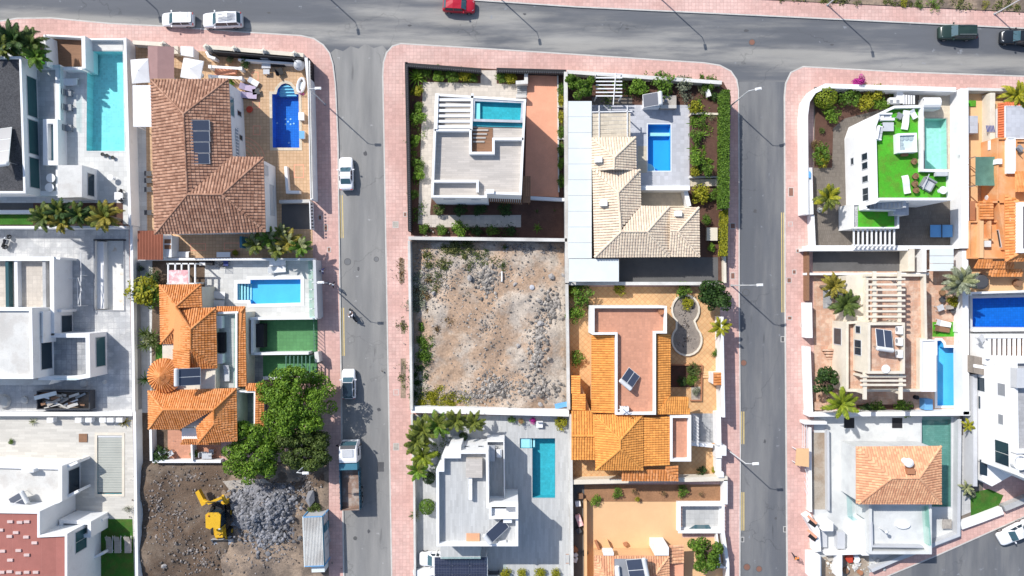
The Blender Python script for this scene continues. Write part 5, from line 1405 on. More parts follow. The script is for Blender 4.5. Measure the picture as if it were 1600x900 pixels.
tiled_roof(h,[[(232,611,E),(369,607,E),(334,640,G),(255,640,G)],[(232.7,670,E),(232,611,E),(255,640,G)],[(282,670,E),(232.7,670,E),(255,641,G),(331.7,640.5,G)],[(369,607,E),(370.6,688.5,E),(334.7,662,G-.3),(334,640,G)],[(370.6,688.5,E),(310,692,E),(334.7,662,G-.3)],[(310,692,E),(307,668,E+.1),(331.7,640.5,G),(334.7,662,G-.3)]],'tile_orange',rdg((232,611,E),(255,640,G),(255,640,G),(334,640,G),(369,607,E),(334,640,G),(232.7,670,E),(255,640,G),(334,640,G),(334.7,662,G-.3),(334.7,662,G-.3),(370.6,688.5,E),(334.7,662,G-.3),(310,692,E)),0.27,0.36)
tiled_roof(h,[[(344,694,2.9),(282,694,2.9),(286,686,3.2),(344,686,3.2)]],'tile_orange',(),0.27,0.3)
tiled_roof(h,[[(339,479,3.4),(383,479,3.4),(378,488,3.7),(339,488,3.7)],[(383,479,3.4),(385,604,3.4),(371,604,3.7),(371,488,3.7),(378,488,3.7)]],'tile_orange',rdg((383,479,3.4),(376,488,3.7)),0.27,0.36)
tiled_roof(h,[[(385,599,3.2),(412,599,3.2),(399,611,3.6),(385,611,3.6)],[(412,599,3.2),(413,672,3.2),(398,672,3.6),(399,611,3.6)]],'tile_orange',rdg((412,599,3.2),(399,611,3.6)),0.27,0.36)
MB().prism(W(rect(341,492,369,606),3.0),0.1,3.0).build('terrace_floor',M['grey_tile'],h)
MB().prism(W(rect(369.5,488,383,604),3.3),0.1,3.25).build('terrace_wall',M['cream'],h)
MB().prism(thick([P(369,489,3.9),P(369,606,3.9)],0.24),3.0,3.9,0,True).build('parapet',M['white'],h)
MB().prism(thick([P(340,489,3.8),P(372,488,3.8)],0.24),3.0,3.8,0,True).build('parapet',M['white'],h)
MB().prism(thick([P(366,490,3.85),P(366,605,3.85)],0.05),3.0,3.85,0,True).build('glass_screen',M['rail_green'],h)
MB().prism(W(rect(371,612,397,671),0.4),0.1,0.4).build('court_floor',M['slate_tile'],h)
MB().prism(thick([P(371,612,3.5),P(398,612,3.5),P(398,673,3.5)],0.24),0.4,3.5,0,True).build('parapet',M['white'],h)
MB().prism(thick([P(394,614,3.3),P(394,672,3.3)],0.08),0.4,3.3,0,True).build('glass_screen',M['rail_green'],h)
MB().prism(W(rect(284,669,309,687),2.9),0.1,2.9).build('bay',M['white'],h)
window(h,(307,668),(336,668),4.3,0.0,0.01,3.0,3.1)
tr=thing('turret','round orange tiled turret of the orange roofed house','turret',255,587,5.5)
c=P(255,587,5.2);rr=26.5/SCALE*0.94
MB().lathe([(rr*0.92,0.1),(rr*0.92,4.5)],(c[0],c[1],0),20).build('wall',M['cream'],tr)
tw=MB();tb=MB();tb.lathe([(rr,4.62),(rr,4.72),(0.02,6.0)],(c[0],c[1],0),22)
for k in range(34):
 a=2*math.pi*k/34
 for j in range(4):
  s0,s1=1-j*0.25,1-(j+1)*0.25
  p0=Vector((c[0]+rr*s0*math.cos(a),c[1]+rr*s0*math.sin(a),4.75+1.28*(1-s0)+0.05));p1=Vector((c[0]+rr*s1*math.cos(a),c[1]+rr*s1*math.sin(a),4.75+1.28*(1-s1)+0.02))
  tw.tube([p0,p1],[0.15*s0+0.02,0.15*s1+0.02],5)
tb.build('roof',M['tile_orange'],tr);tw.build('roof_tile',M['tile_orange'],tr,kind='stuff')
solar_heater('blue solar heater beside the round turret',297,588.5,180,5.4,2.0,2.3,0.45,2,'galvanised')
pg=thing('pergola','white pergola half covered by pink cloth above the orange roof','pergola',283,425,2.5)
beams(pg,[((263,411),(263,443)),((274,411),(274,443)),((284,411),(284,443)),((295,411),(295,443)),((305,411),(305,443)),((261,412),(307,412)),((261,443),(307,443))],2.5,0.16,0.18)
posts(pg,[(263,412),(305,412),(263,442),(305,442)],2.42,0.08)
MB().prism(W(rect(264,422,294,443),2.62),2.60,2.62,0,True).build('cloth',M['canvas_pink'],pg)
cb=thing('cabana','white framed day bed cabana beside the orange roof','cabana',319,462,1.9)
beams(cb,[((316,450),(323,450)),((316,478),(323,478)),((323,450),(323,478))],1.9,0.2,0.12);posts(cb,[(316,450),(323,450),(323,478),(316,478)],1.86,0.06)
MB().box(P3(318,464,0.5),(0.7,2.2,0.4)).build('mattress',M['black'],cb)
sun_lounger('white sun lounger left of the sky blue pool, upper one',338,461,175,Z,L=2.1,w=0.8,group='white loungers left of the sky blue pool')
sun_lounger('white sun lounger left of the sky blue pool, lower one',337,474,177,Z,L=2.1,w=0.75,group='white loungers left of the sky blue pool')
sun_lounger('white sun lounger above the sky blue pool, half under the palms',434,411,2,Z,L=2.1,w=0.7,group='white loungers above the sky blue pool')
sun_lounger('white sun lounger above the sky blue pool, clear of the palms',433,421,184,Z,L=2.1,w=0.75,group='white loungers above the sky blue pool')
dr=root_at('clothes_horse','dark folding clothes airer against the white wall above the sky blue pool','clothes airer',344,414,0,Z,None,0.8)
for s in(-1,1):
 MB().bar((-0.5,s*0.35,0),(0.5,-s*0.3,1.0),0.04).build('leg',M['black'],dr,local=True);MB().bar((0.5,s*0.35,0),(-0.5,-s*0.3,1.0),0.04).build('leg',M['black'],dr,local=True)
for k in range(5):MB().bar((-0.5,-0.3+k*0.15,1.0),(0.5,-0.3+k*0.15,1.0),0.03).build('rail',M['black'],dr,local=True)
chair('dark blue chair right of the clothes airer',353,412,-90,Z,'black','cloth_blue',0.6);MB().box(P3(328,411,0.6),(0.9,0.5,0.6)).build('dark_crate',M['black'],None,'dark crate left of the clothes airer','crate')
ac_unit('white cabinet against the white wall above the pale patio',317,412,0,Z)
gl=thing('glass_fence','green glass fence between the sky blue pool and the pavement','fence',488,455,1.6)
for k in range(6):
 MB().bar(P3(486+k*0.35,408+k*15,1.7),P3(486.3+k*0.35,421.5+k*15,1.7),0.05,2.2).build('glass_panel',M['rail_green'],gl)
 c=P(486.4+k*.35,422.2+k*15,2.6);MB().box((c[0],c[1],1.4),(0.1,0.12,2.7)).build('post',M['white'],gl)
wall('pale wall between the green glass fence and the pavement',[(491,406),(494,497)],2.6,'light_grey',0.35)
sheet('sports_court','green tiled court in half shade below the sky blue pool',rect(394,499,496,552),Z+0.01,'green_court')
sheet('sports_court','smaller green tiled court under slat shadows',rect(411,554,496,590),Z+0.012,'green_court')
sheet('patio','grey tiled corner left of the smaller green court',rect(386,555,411,599),Z+0.008,'slate_tile')
wall('white wall above the green court',[(390,498),(495,497)],2.2,'white',0.3)
wall('white wall left of the green court',[(394,500),(394,552)],2.2,'white',0.3)
wall('white wall between the two green courts',[(392,553),(482,552)],1.9,'white',0.3)
wall('white wall below the smaller green court',[(411,591),(488,590)],1.1,'white',0.35)
MB().prism(W(rect(396,506,412,543),1.4),0.1,1.4).build('dark_shed',M['black'],None,'black covered shelter in the corner of the green court','shed')
sl=thing('slatted_pergola','dark slatted pergola over the smaller green court','pergola',470,572,2.2)
beams(sl,[((447+k*6.2,556),(447+k*6.2,584))for k in range(7)],2.3,0.10,0.12,'net_green','slat')
posts(sl,[(447,557),(484,557),(447,583),(484,583)],2.24,0.06,'net_green')
fn=thing('railing','dark green railing along the pavement beside the green courts','railing',492,540,1.2)
for k in range(16):
 c=P(490+k*.2,502+k*6,1.1);MB().box((c[0],c[1],0.75),(0.06,0.06,1.2)).build('baluster',M['net_green'],fn)
for z in(0.4,1.35):MB().bar(P3(490,500,z),P3(493,596,z),0.06).build('rail',M['net_green'],fn)
wall('white street wall stub beside the two green courts',[(494,550),(496,566)],1.6,'white_dirty',0.5)
tree('big bright green tree over the building site and pavement, upper crown',466,625,62,6.0,'leaf_bright',16000,70,sx=1.05,sy=0.95,group='broad trees over the building site',lr=0.215)
tree('big bright green tree at the bottom left of the tree group',400,706,52,5.0,'leaf_bright',11000,48,sx=0.95,sy=0.9,group='broad trees over the building site',lr=0.235)
tree('olive dark tree at the bottom right of the tree group',478,702,50,5.2,'leaf_olive',11000,56,sx=1.05,sy=0.75,group='broad trees over the building site',lr=0.23)
tree('narrow bright tree top poking out above the tree group',460,590,22,6.2,'leaf_bright',1500,18,group='broad trees over the building site')
bush('rounded yellow green shrub on the white strip beside the orange roof',225,453,25,'leaf_yellow','loose',2.6);bush('green half of the shrub on the white strip beside the orange roof',229,460,20,'leaf','bush',2.2)
bush('dark shrub under the pergola corner',240,432,12,'leaf_dark','loose',1.4);pot_plant('dark potted plant at the top of the white strip',221,420,Z,0.25,'dark_grey','leaf_dark',0.5)
for x,y,lb in((225,521,'top left'),(237,524,'top right'),(226,540,'bottom left'),(239,536,'bottom right'),(231,530,'middle')):rosette('pale tipped yucca left of the orange roof, %s of the cluster'%lb,x,y,13,'leaf_olive' if lb!='middle' else 'leaf_pale',26,group='yucca cluster left of the orange roof',name='yucca',stem=0.8)
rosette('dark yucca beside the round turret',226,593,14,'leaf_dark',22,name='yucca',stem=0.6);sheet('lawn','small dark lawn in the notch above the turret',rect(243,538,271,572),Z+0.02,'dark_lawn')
wall('white wall below the orange roofed house',[(238,721),(345,721)],1.0,'white',0.35);wall('white side wall at the bottom left of the orange roofed house',[(235,668),(236,720)],1.3,'white',0.3);wall('white dividing wall in the yard below the orange roof',[(299,693),(300,720)],1.3,'white',0.22)
sheet('patio','brown paved yard below the orange roof',rect(262,672,345,720),Z+0.012,'terracotta_tile')
bush('dark green bush in the lower left yard',250,712,14,'leaf_dark','loose',1.2);bush('green bush beside the dividing wall',304,709,6,'leaf','bush',0.9)
for i,(x,y,r)in enumerate(((256,706,30),(267,708,120),(317,710,0),(330,706,90))):chair(('pale folding chair in the lower left yard, left one','pale folding chair in the lower left yard, right one','grey chair right of the dividing wall','grey chair beside the bright tree')[i],x,y,r,Z,'light_grey','light_grey',0.6,'garden chairs in the lower yard')
table('grey table in the yard below the orange roof',323,712,0,1.2,0.8,Z,'light_grey')
for x,y,w,hh,lb in((348,503,8,18,'white upper'),(349,560,8,14,'white lower')):
 b=root_at('roof_cabinet','%s cabinet on the narrow roof terrace'%lb,'cabinet',x-4,y,0,3.0,None,.5);MB().box((0,0,0.4),(w/SCALE,hh/SCALE,0.8)).build('body',M['white'],b,local=True);MB().box((0,0,0.82),(w/SCALE+.06,hh/SCALE+.06,0.04)).build('lid',M['white'],b,local=True)
sofa('black sofa on the narrow roof terrace',346,535,90,2.4,0.9,3.0,'black','black');sun_lounger('pale sun lounger on the narrow roof terrace',354,583,90,3.0,'mid_grey','light_grey')
# D: building site with the digger
from mathutils import noise as mnoise
TERRAINS=[]
def terrain(name,label,x0,y0,x1,y1,z,amp,m,step=0.45,seed=0.0,mounds=()):
 a,b=P(x0,y1),P(x1,y0);nx=int((b[0]-a[0])/step);ny=int((b[1]-a[1])/step)
 mnd=[(P(mx,my),mr/SCALE,mh)for mx,my,mr,mh in mounds]
 vs=[];fs=[]
 def hf(x,y):
  if not(a[0]<x<b[0]and a[1]<y<b[1]):return 0.12
  h=z+amp*(0.5+0.6*mnoise.fractal((x*0.35+seed,y*0.35,0),1.0,2.0,5)+0.35*mnoise.noise((x*1.7,y*1.7,seed)))
  for c,r,mh in mnd:
   d=math.hypot(x-c[0],y-c[1])/r
   if d<1:h+=mh*(1-d*d)**2
  return h
 TERRAINS.append(hf)
 for j in range(ny+1):
  for i in range(nx+1):
   x=a[0]+(b[0]-a[0])*i/nx;y=a[1]+(b[1]-a[1])*j/ny
   h=hf(x,y)
   if i in(0,nx)or j in(0,ny):h=z
   vs.append((x,y,max(z-0.02,h)))
 for j in range(ny):
  for i in range(nx):
   k=j*(nx+1)+i;fs.append((k,k+1,k+nx+2,k+nx+1))
 mb=MB();mb.add(vs,fs)
 return mb.build(name,M[m],None,label,None,None,'structure',smooth=True)
def rubble(label,areas,n,m,z=0.15,rmin=0.06,rmax=0.3,seed=1,name='rubble'):
 rr=random.Random(seed);mb=MB()
 for k in range(n):
  cx,cy,rx,ry,hz=rr.choice(areas);a=rr.uniform(0,6.28);q=min(1.6,abs(rr.gauss(0,0.62)))
  x,y=P(cx+rx*q*math.cos(a),cy+ry*q*math.sin(a),z)
  r=rmin+(rmax-rmin)*rr.random()**3
  g=max([f(x,y)for f in TERRAINS]+[z])if TERRAINS and rmax>.15 else z
  rock_shape(mb,(x,y,g+r*0.15),r,rr)
 return mb.build(name,M[m],None,label,'rubble',None,'stuff')
def boulder(label,px,py,r,m='rock_dark',z=0.2,group=None):
 mb=MB();rock_shape(mb,P(px,py,z)+(z+r*0.4,),r,R);mb.build('boulder',M[m],None,label,'boulder',group)
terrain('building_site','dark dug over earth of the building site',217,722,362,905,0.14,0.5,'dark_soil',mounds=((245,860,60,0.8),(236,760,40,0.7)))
terrain('building_site','brown earth of the building site right of the digger',345,722,514,905,0.146,0.35,'pale_soil',seed=9,mounds=((402,800,60,0.9),(410,880,60,0.8)))
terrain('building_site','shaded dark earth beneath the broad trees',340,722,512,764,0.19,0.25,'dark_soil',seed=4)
sheet('sunlit_strip','pale strip painted as sunlit earth above the grey rubble heap',[(348,752),(412,748),(425,756),(405,764),(362,770)],0.62,'stone_pale',skirt=0.5)  # sunlight on the earth, painted as a paler sheet
sheet('soil_strip','dark rough strip of earth beside the long white wall',[(216,645),(236,645),(240,730),(217,730)],0.17,'dark_soil')
terrain('rubble_mound','grey gravel mound under the broken rocks',358,750,466,846,-.1,.6,'gravel_grey',.4,17.0,((412,790,60,1.5),(440,785,40,.5),(385,800,40,.6)))
rubble('heap of broken grey rocks right of the digger',[(375,782,18,18,.8),(435,785,25,28,.9),(405,800,42,38,.9),(415,835,34,24,.4)],4200,'rock_dark',0.75,0.04,0.33,3)
rubble('small stones scattered over the building site',[(285,800,60,70,.4),(320,880,60,25,.3),(300,860,75,40,.4),(430,870,70,30,.5),(480,760,20,20,.1),(250,790,30,60,.5),(300,745,70,20,.3),(270,830,45,60,.4)],2600,'rock_brown',0.3,0.03,0.2,5)
for i,(x,y,r)in enumerate(((366,790,.5),(373,806,.42),(388,815,.45),(352,778,.5),(404,812,.42),(258,882,.55),(272,874,.45),(420,790,.45))):
 boulder('grey rock %s'%('at the left edge of the rubble heap','below the left edge of the rubble heap','at the foot of the rubble heap','beside the digger boom','in the middle of the rubble heap','at the bottom left of the building site','beside the bottom left rock of the building site','on top of the rubble heap')[i],x,y,r,'rock',0.8 if i not in(5,6)else.5)
boulder('large blue grey boulder standing by the street lamp and container',487,775,0.95,'rock_dark',0.2)
o=root_at('backhoe_digger','yellow backhoe digger on the dark earth of the building site','digger',340,808,0,0.25,None,1.2)
yl=lambda nm,f,m='yellow_metal',par=None:f.build(nm,M[m],par or o,local=True)
yl('bonnet',MB().box((0.35,-1.5,1.25),(0.95,1.7,0.8)));yl('hood_grille',MB().box((0.35,-2.37,1.2),(0.8,0.06,0.6)),'light_grey')
yl('chassis',MB().box((0.25,-0.2,0.85),(1.1,4.4,0.5)),'black')
yl('cab',MB().prism(rect(-.45,-.75,1.0,.95),1.1,2.6),'glass')
rf=MB();rf.prism([(-.75,-.75),(-.25,-.95),(.1,-.7),(.45,-.95),(.95,-.85),(1.05,.8),(.8,1.05),(-.5,1.05),(-.8,.8)],2.62,2.78,0,True);yl('cab_roof',rf)
for s in(-1,1):
 for y,r in((0.5,.72),(-1.9,.52)):
  w=MB().wheel((.28+s*1.0,y,r),r,.45,'X');w=yl('wheel',w,'tyre');MB().wheel((.28+s*1.2,y,r),r*.5,.1,'X',10).build('rim',M['yellow_metal'],w,local=True)
 yl('loader_arm',MB().bar((.28+s*.62,-.4,1.5),(.28+s*.62,-2.2,1.1),.16,.26));yl('loader_arm',MB().bar((.28+s*.62,-2.2,1.1),(.28+s*.55,-2.95,.5),.15,.22))
 yl('stabiliser',MB().bar((.28+s*.5,1.7,.9),(.28+s*1.15,1.9,.25),.16))
yl('loader_bucket',MB().add([(-1.0,-2.95,.15),(1.55,-2.95,.15),(1.55,-2.9,.95),(-1.0,-2.9,.95),(-1.0,-3.65,.12),(1.55,-3.65,.12)],[(0,1,2,3),(4,5,1,0),(0,3,4),(1,5,2)]),'light_grey')
yl('boom_base',MB().box((.9,1.9,1.1),(.7,.5,.8)));yl('boom',MB().bar((1.1,2.0,1.5),(1.2,3.0,2.6),.26,.4));yl('boom',MB().bar((1.2,2.9,2.65),(-.4,2.2,2.9),.26,.42));yl('dipper_arm',MB().bar((-.2,2.25,2.85),(-1.5,2.3,1.8),.22,.3))
for k in range(3):yl('hose',MB().tube([(.7+.12*k,.9,1.4),(.8+.15*k,1.8,2.2),(.6+.1*k,2.5,3.15),(-.6,2.4,3.1)],.045,6),'black')
for s in(-1,1):
 for y in(-.75,.95):yl('cab_pillar',MB().box((.28+s*.72,y,1.9),(.09,.09,1.5)),'black')
yl('work_light',MB().box((.9,-.9,2.72),(.22,.12,.16)),'lamp_clear');yl('beacon',MB().lathe([(.1,2.78),(.1,2.92),(.03,2.98)],(-.4,.7,0),10),'cloth_orange');yl('exhaust',MB().tube([(.7,-1.9,1.6),(.7,-1.9,2.2)],.06,8),'black')
for k in range(6):yl('bucket_tooth',MB().box((-.85+k*.45,-3.72,.13),(.12,.2,.06)),'metal')
yl('boom_ram',MB().bar((1.0,2.3,2.0),(.1,2.45,3.0),.1),'metal');yl('digging_bucket',MB().prism([(-2.5,3.2),(-2.1,3.5),(-1.2,1.8),(-1.7,1.5)],1.1,1.75,0,True));yl('mirror',MB().box((-1.05,-.3,2.2),(.3,.06,.3)),'black')
o=root_at('site_container','pale corrugated site container with blue frame beside the pavement','container',490,846,0,0.15,None,2.5)
L_,w_=5.9,2.35
MB().box((0,0,1.25),(w_,L_,2.4)).build('walls',M['light_grey'],o,local=True)
rb=MB()
for k in range(13):rb.tube([(-w_/2+.1+k*.18,-L_/2,2.46),(-w_/2+.1+k*.18,L_/2,2.46)],.08,6)
rb.build('roof_rib',M['white_dirty'],o,kind='stuff',local=True)
for s in(-1,1):
 MB().box((s*(w_/2+.03),0,2.46),(.10,L_+.2,.14)).build('frame_beam',M['truck_blue']if s>0 else M['sheet_white'],o,local=True);MB().box((0,s*(L_/2+.03),2.46),(w_,.10,.14)).build('frame_beam',M['blue_plastic'],o,local=True)
 for u in(-1,1):MB().box((s*(w_/2+.02),u*(L_/2+.02),1.25),(.14,.14,2.5)).build('corner_post',M['blue_plastic'],o,local=True)
MB().box((.2,-L_/2-.6,.9),(1.6,1.0,1.7)).build('end_box',M['sheet_white'],o,local=True);MB().box((w_/2+.08,1.3,1.1),(.06,.9,2.0)).build('door',M['blue_fence'],o,local=True)
o.rotation_euler=(0,0,math.radians(2))
bush('dry green shrub at the top end of the container',491,796,11,'leaf_olive','loose',0.9)
fn=thing('site_gate','open mesh gate leaf between the container and the pavement','gate',516,850,1.8)
for a,b in(((508,800),(516,845)),):
 for z in(.3,1.9):MB().bar(P3(*a,z),P3(*b,z),.06).build('rail',M['metal'],fn)
 for k in range(5):q=lerp2(a,b,k/4);MB().bar(P3(*q,.2),P(*q,.2)+(1.95,),.05).build('bar',M['metal'],fn)
 # E: white house under construction with the empty pool
sheet('terrace','pale grey slate terrace of the house with the empty pool',[(-150,358),(201,358),(207,646),(-150,646)],Z,'slate_e')
MB().prism(W(rect(146,374,196,376),.3),.1,.3).build('pool_kerb',M['black'],None,'dark edging across the top of the empty pool','edging')
pe=pool('empty white pool shell with stains beside the long white wall',POOL_E,Z,1.3,'pool_bare',None,'mid_grey',0.14,rim=1.45)
MB().prism(W([(148,377),(158,377),(159,483),(148,483)],Z),Z-1.3,Z-.5).build('step',M['white'],pe)
h=thing('modern_house','white flat roofed house with tiled terraces beside the empty pool','house',30,540,6)
block(h,[(-150,481),(50,481),(52,592),(-150,592)],.1,6.3,'white',.3,.35,'white_dirty')
block(h,[(-150,401),(84,401),(85,524),(-150,524)],.1,3.6,'white',.9,.5,'path_tile')
block(h,[(60,521),(140,521),(141,590),(118,594),(60,594)],.1,3.6,'white',.9,.5,'slate_tile')
for x,m in((8,'glass_teal'),(22,'white'),(66,'grey_wall')):
 MB().prism(W([(x,404),(x+5,404),(x+6,480),(x+1,480)],3.4),2.7,3.4,0,True).build('roof_light' if m=='glass_teal' else 'kerb_wall',M[m],h)
window(h,(84,401),(85,524),3.6,.75,.98,.3,2.4,'glass');window(h,(140,521),(141,590),3.6,.1,.8,.5,2.5,'glass_teal')
window(h,(50,481),(52,592),6.3,.4,.9,3.0,5.0,'glass');block(h,[(-150,592),(47,592),(80,594),(76,601),(-150,603)],.1,3.0,'white',0)
MB().prism(thick([P(82,592,3.9),P(119,592,3.9)],.04),2.7,3.9,0,True).build('glass_panel',M['rail_glass'],h);MB().prism(thick([P(52,488,5),P(66,488,5),P(66,536,5)],.2),.2,5.0,0,True).build('side_wall',M['white'],h)
wall('white wall fin at the top right of the tiled roof terrace',[(86,403),(94,404)],3.4,'white',.25);wall('white wall fin on the lower side of the shaded yard',[(86,485),(96,486)],3.0,'white',.3)
sc=thing('scaffold_frame','thin grey scaffold frame standing in the shaded yard','scaffold',125,445,1.5)
for a,b in(((120,434),(122,478)),((126,430),(126,478)),((122,434),(128,455)),((126,455),(122,477)),((107,435),(122,435)),((110,478),(126,478)),((126,395),(127,440))):MB().bar(P3(*a,1.6),P3(*b,1.6),.06).build('tube',M['galvanised'],sc)
for a in((120,434),(126,430),(126,478)):MB().bar(P3(*a,1.6),P(*a,1.6)+(.15,),.06).build('upright',M['galvanised'],sc)
sk=thing('skip','dark skip filled with boards and building debris','skip',98,625,1.2)
q=ccw(W(rect(57,611,140,640),1.3));MB().ring(q,offset(q,-.1),.1,1.3).build('skip_body',M['dark_grey'],sk);MB().flat(offset(q,-.08),.5).build('skip_floor',M['pale_soil'],sk)
for k in range(26):
 x,y,a,l=R.uniform(64,132),R.uniform(615,636),R.uniform(-.5,.5),R.uniform(.5,2.2);z=R.uniform(.6,1.25);c=P(x,y,z)
 MB().box((c[0],c[1],z),(l,R.uniform(.1,.4),.08),a).build('board',M[R.choice(('wood','white_dirty','grey_wood','white','stone_pale','blue_fence'))],sk)
MB().bar(P3(54,622,1.45),P3(88,614,1.45),.5,.12).build('wrapped_sheet',M['sheet_white'],None,'white wrapped sheet laid across the skip','sheet')
for i,(x,y,r,h_)in enumerate(((5,627,.9,.8),(38,625,.5,.4),(130,600,.5,.2),(162,597,.3,.15))):MB().lathe([(r,0),(r*.9,h_*.6),(r*.3,h_)],P(x,y,.3)+(.15,),9).build('sand_heap',M['white_dirty'],None,('pale heap of sand at the left edge below the white house','small pale heap left of the skip','small pale heap above the skip','tiny pale heap right of the shaded terrace')[i],'heap')
wall('white wall between the skip and the slatted pool terrace',[(-150,647),(206,647)],1.0,'white',.5)
for i,x in enumerate((78,122,138,160,172,186)):MB().prism(W(rect(x-5,653,x+5,660),.9),.1,.9).build('buttress',M['white'],None,'white block against the wall above the slatted pool, %s from the left'%('first','second','third','fourth','fifth','sixth')[i],'block','white blocks against the wall')
# F: white house with the pink roof
sheet('terrace','cream planked terrace round the slat covered pool',[(-150,650),(207,650),(215,1000),(-150,1000)],Z,'cream_plank')
pf=pool('small pool under a grey slatted cover',POOL_F,Z,1.0,'pool_teal','water_blue','cream',.3,rim=.3)
for k in range(22):
 y=684+k*3.9;MB().prism(W(rect(153,y,190.4,y+3.6),Z),Z-.09,Z-.05,0,True).build('cover_slat',M['grey_slat'],pf)
MB().prism(W(rect(152.5,680.5,190.5,683.6),Z),Z-.2,Z-.02,0,True).build('cover_roller',M['galvanised'],pf)
MB().prism(W(rect(123,678,136,691),.25),.14,.24).build('wooden_hatch',M['wood'],None,'square wooden hatch left of the slatted pool','hatch')
h=thing('modern_house','white house with a pink studded roof at the bottom left corner','house',60,800,6)
block(h,[(-150,722),(97,728),(97,783),(64,801),(-150,801)],.1,3.6,'white',.35,.45,'white_dirty')
block(h,[(-150,796),(62,799),(62,836),(105,834),(105,1000),(-150,1000)],.1,6.6,'white',.25,.28,'red_roof')
block(h,[(92,812),(142,815),(142,840),(95,840)],.1,3.6,'white',.9,.4,'grey_tile')
window(h,(105,834),(105,1000),6.6,.03,.24,3.0,5.2,'glass_teal',mull=1);window(h,(97,728),(97,783),3.6,.2,.9,.3,2.5,'glass')
for x,y in((0,818),(14,828),(24,822),(40,829),(53,838),(3,851),(28,850),(41,857),(15,865),(2,884),(14,883),(28,885),(41,884),(55,884),(15,805),(30,806),(41,805)):
 MB().box(P3(x+1,y+10,6.42),(.62,.3,.16)).build('roof_stud',M['stud'],h)
for a,b,zz,lb in(((97,733),(121,722),2.6,'white wall fin reaching towards the top of the slatted pool'),((101,778),(122,767),2.6,'white wall fin across the shaded terrace'),((140,824),(160,812),1.5,'white wall fin above the lawn corner'),((141,874),(162,864),1.5,'white wall fin below the lawn corner')):wall(lb,[a,b],zz,'white',.3)
MB().box(P3(158,824,.5),(.5,.5,.8)).build('planter_box',M['white'],None,'white cube planter beside the three grey loungers','planter')
solar_heater('dark solar heater on the white roof above the pink roof',28,783,28,3.3,1.6,2.4,.35,2);MB().prism(W(rect(47,728,66,733),2.7),.1,4.2).build('chimney',M['white'],h)
sheet('lawn','green lawn with three loungers beside the white house',[(128,811),(207,811),(213,1000),(128,1000)],Z+.01,'dark_lawn')
for x,lb in((170,'left'),(183,'middle'),(199,'right')):sun_lounger('grey sun lounger on the lawn, %s of the three'%lb,x,851,90,Z,'white','grey_wood' if lb!='right' else 'stone_pale',2.1,.7,'grey loungers on the lawn')
bush('dark round bush at the lawn corner',156,815,5,'leaf_dark','bush',.8);bush('thin pale shrub on the cream terrace above the lawn',198,796,7,'leaf_grey','sparse',.8);rosette('pale agave at the wall above the cream terrace',51,659,8,'leaf_pale',18,name='agave',single=False);rosette('yellowish agave in the corner above the slatted pool',193,659,11,'leaf_palm_gold',22,name='agave',single=False)
bush('small dark green shrub in the middle of the cream terrace',17,690,4,'leaf','bush',.4);chair('dark chair in the shade of the white wall fin',108,801,0,Z,'black','mid_grey',.6);chair('pale chair in the shade below the roof corner',104,757,0,Z,'black','dark_grey',.6)
# MIDDLE BLOCK
def fins(parent,x0,y0,x1,y1,n,z,vertical=False,w=.14,h=.14,m='white',name='beam'):
 for k in range(n):
  t=k/(n-1)
  if vertical:x=x0+(x1-x0)*t;beams(parent,[((x,y0),(x,y1))],z,w,h,m,name)
  else:y=y0+(y1-y0)*t;beams(parent,[((x0,y),(x1,y))],z,w,h,m,name)
  # G: house with the rooftop pool behind the black fence
sheet('garden','dark red brown garden soil inside the black fence',[(634,100),(884,114),(886,372),(642,368)],Z,'bed_soil')
sheet('path','cream tiled path round the house with the rooftop pool',[(661,128),(824,132),(824,160),(690,160),(672,330),(672,352),(653,350)],Z+.006,'path_tile')
sheet('path','grey plank path in the garden below the rooftop pool house',rect(671,336,814,355),Z+.012,'path_tile')
sheet('path','tiled entrance path from the black fence to the house',rect(751,110,776,132),Z+.01,'path_tile')
sheet('driveway','terracotta driveway right of the rooftop pool house',[(824,117),(871,119),(873,308),(820,306)],Z+.008,'terracotta')
for a,b,lb in((((752,112)),((636,103)),'top left run'),((776,111),(884,114),'top right run'),((636,100),(641,362),'left run')):
 f=thing('reed_fence','black reed fence round the rooftop pool house, %s'%lb,'fence',*a,1.7);L=math.dist(a,b);n=int(L/3.4)
 MB().bar(P3(*a,.95),P3(*b,.95),.34,1.5).build('panel',M['black'],f);rd=MB()
 for k in range(n):c=P(*lerp2(a,b,(k+.5)/n),1.75);rd.lathe([(.10,1.2),(.13,1.72),(.06,1.82)],(c[0],c[1],0),6);
 rd.build('reed',M['dark_grey'],f,kind='stuff')
wall('low grey wall between the rooftop pool house and the rubble lot',[(638,372),(886,375)],2.0,'grey_wall',.3,cap='white_dirty')
wall('grey wall between the rooftop pool house and the white metal canopy',[(884,112),(886,442)],2.0,'grey_wall',.35,cap='white_dirty')
wall('white wall at the foot of the terracotta driveway',[(829,309),(883,312)],.9,'white',.4)
h=thing('modern_house','flat roofed white house with a rooftop pool and slatted pergola','house',750,230,7)
T=7.0
p=[(680,146),(822,155),(815,305),(761,303),(761,309),(673.5,308.5)]
block(h,p,.1,T,'white',.75,.26,'roof_plank')
for q in([(679,203),(735,203),(735,239),(771,239),(771,217),(818,217)],[(738,146),(736,203)],[(678,283),(746,283),(746,300)]):parapet(h,q,T,.75,.28)
MB().flat(W([(737,200),(770,200),(770,238),(737,238)],T-.7),T-.70).build('stairwell',M['wood'],h)
for k in range(4):MB().prism(W(rect(739,202+k*6,763-k*2,204.5+k*6),T-.6),T-.69,T-.6,0,True).build('step',M['roof_plank'],h)
window(h,(673.5,308.5),(761,309),T,.2,.42,5.6,6.0);window(h,(673.5,308.5),(761,309),T,.40,.56,1.5,1.9);window(h,(673.5,308.5),(761,309),T,.70,.88,5.2,5.6)
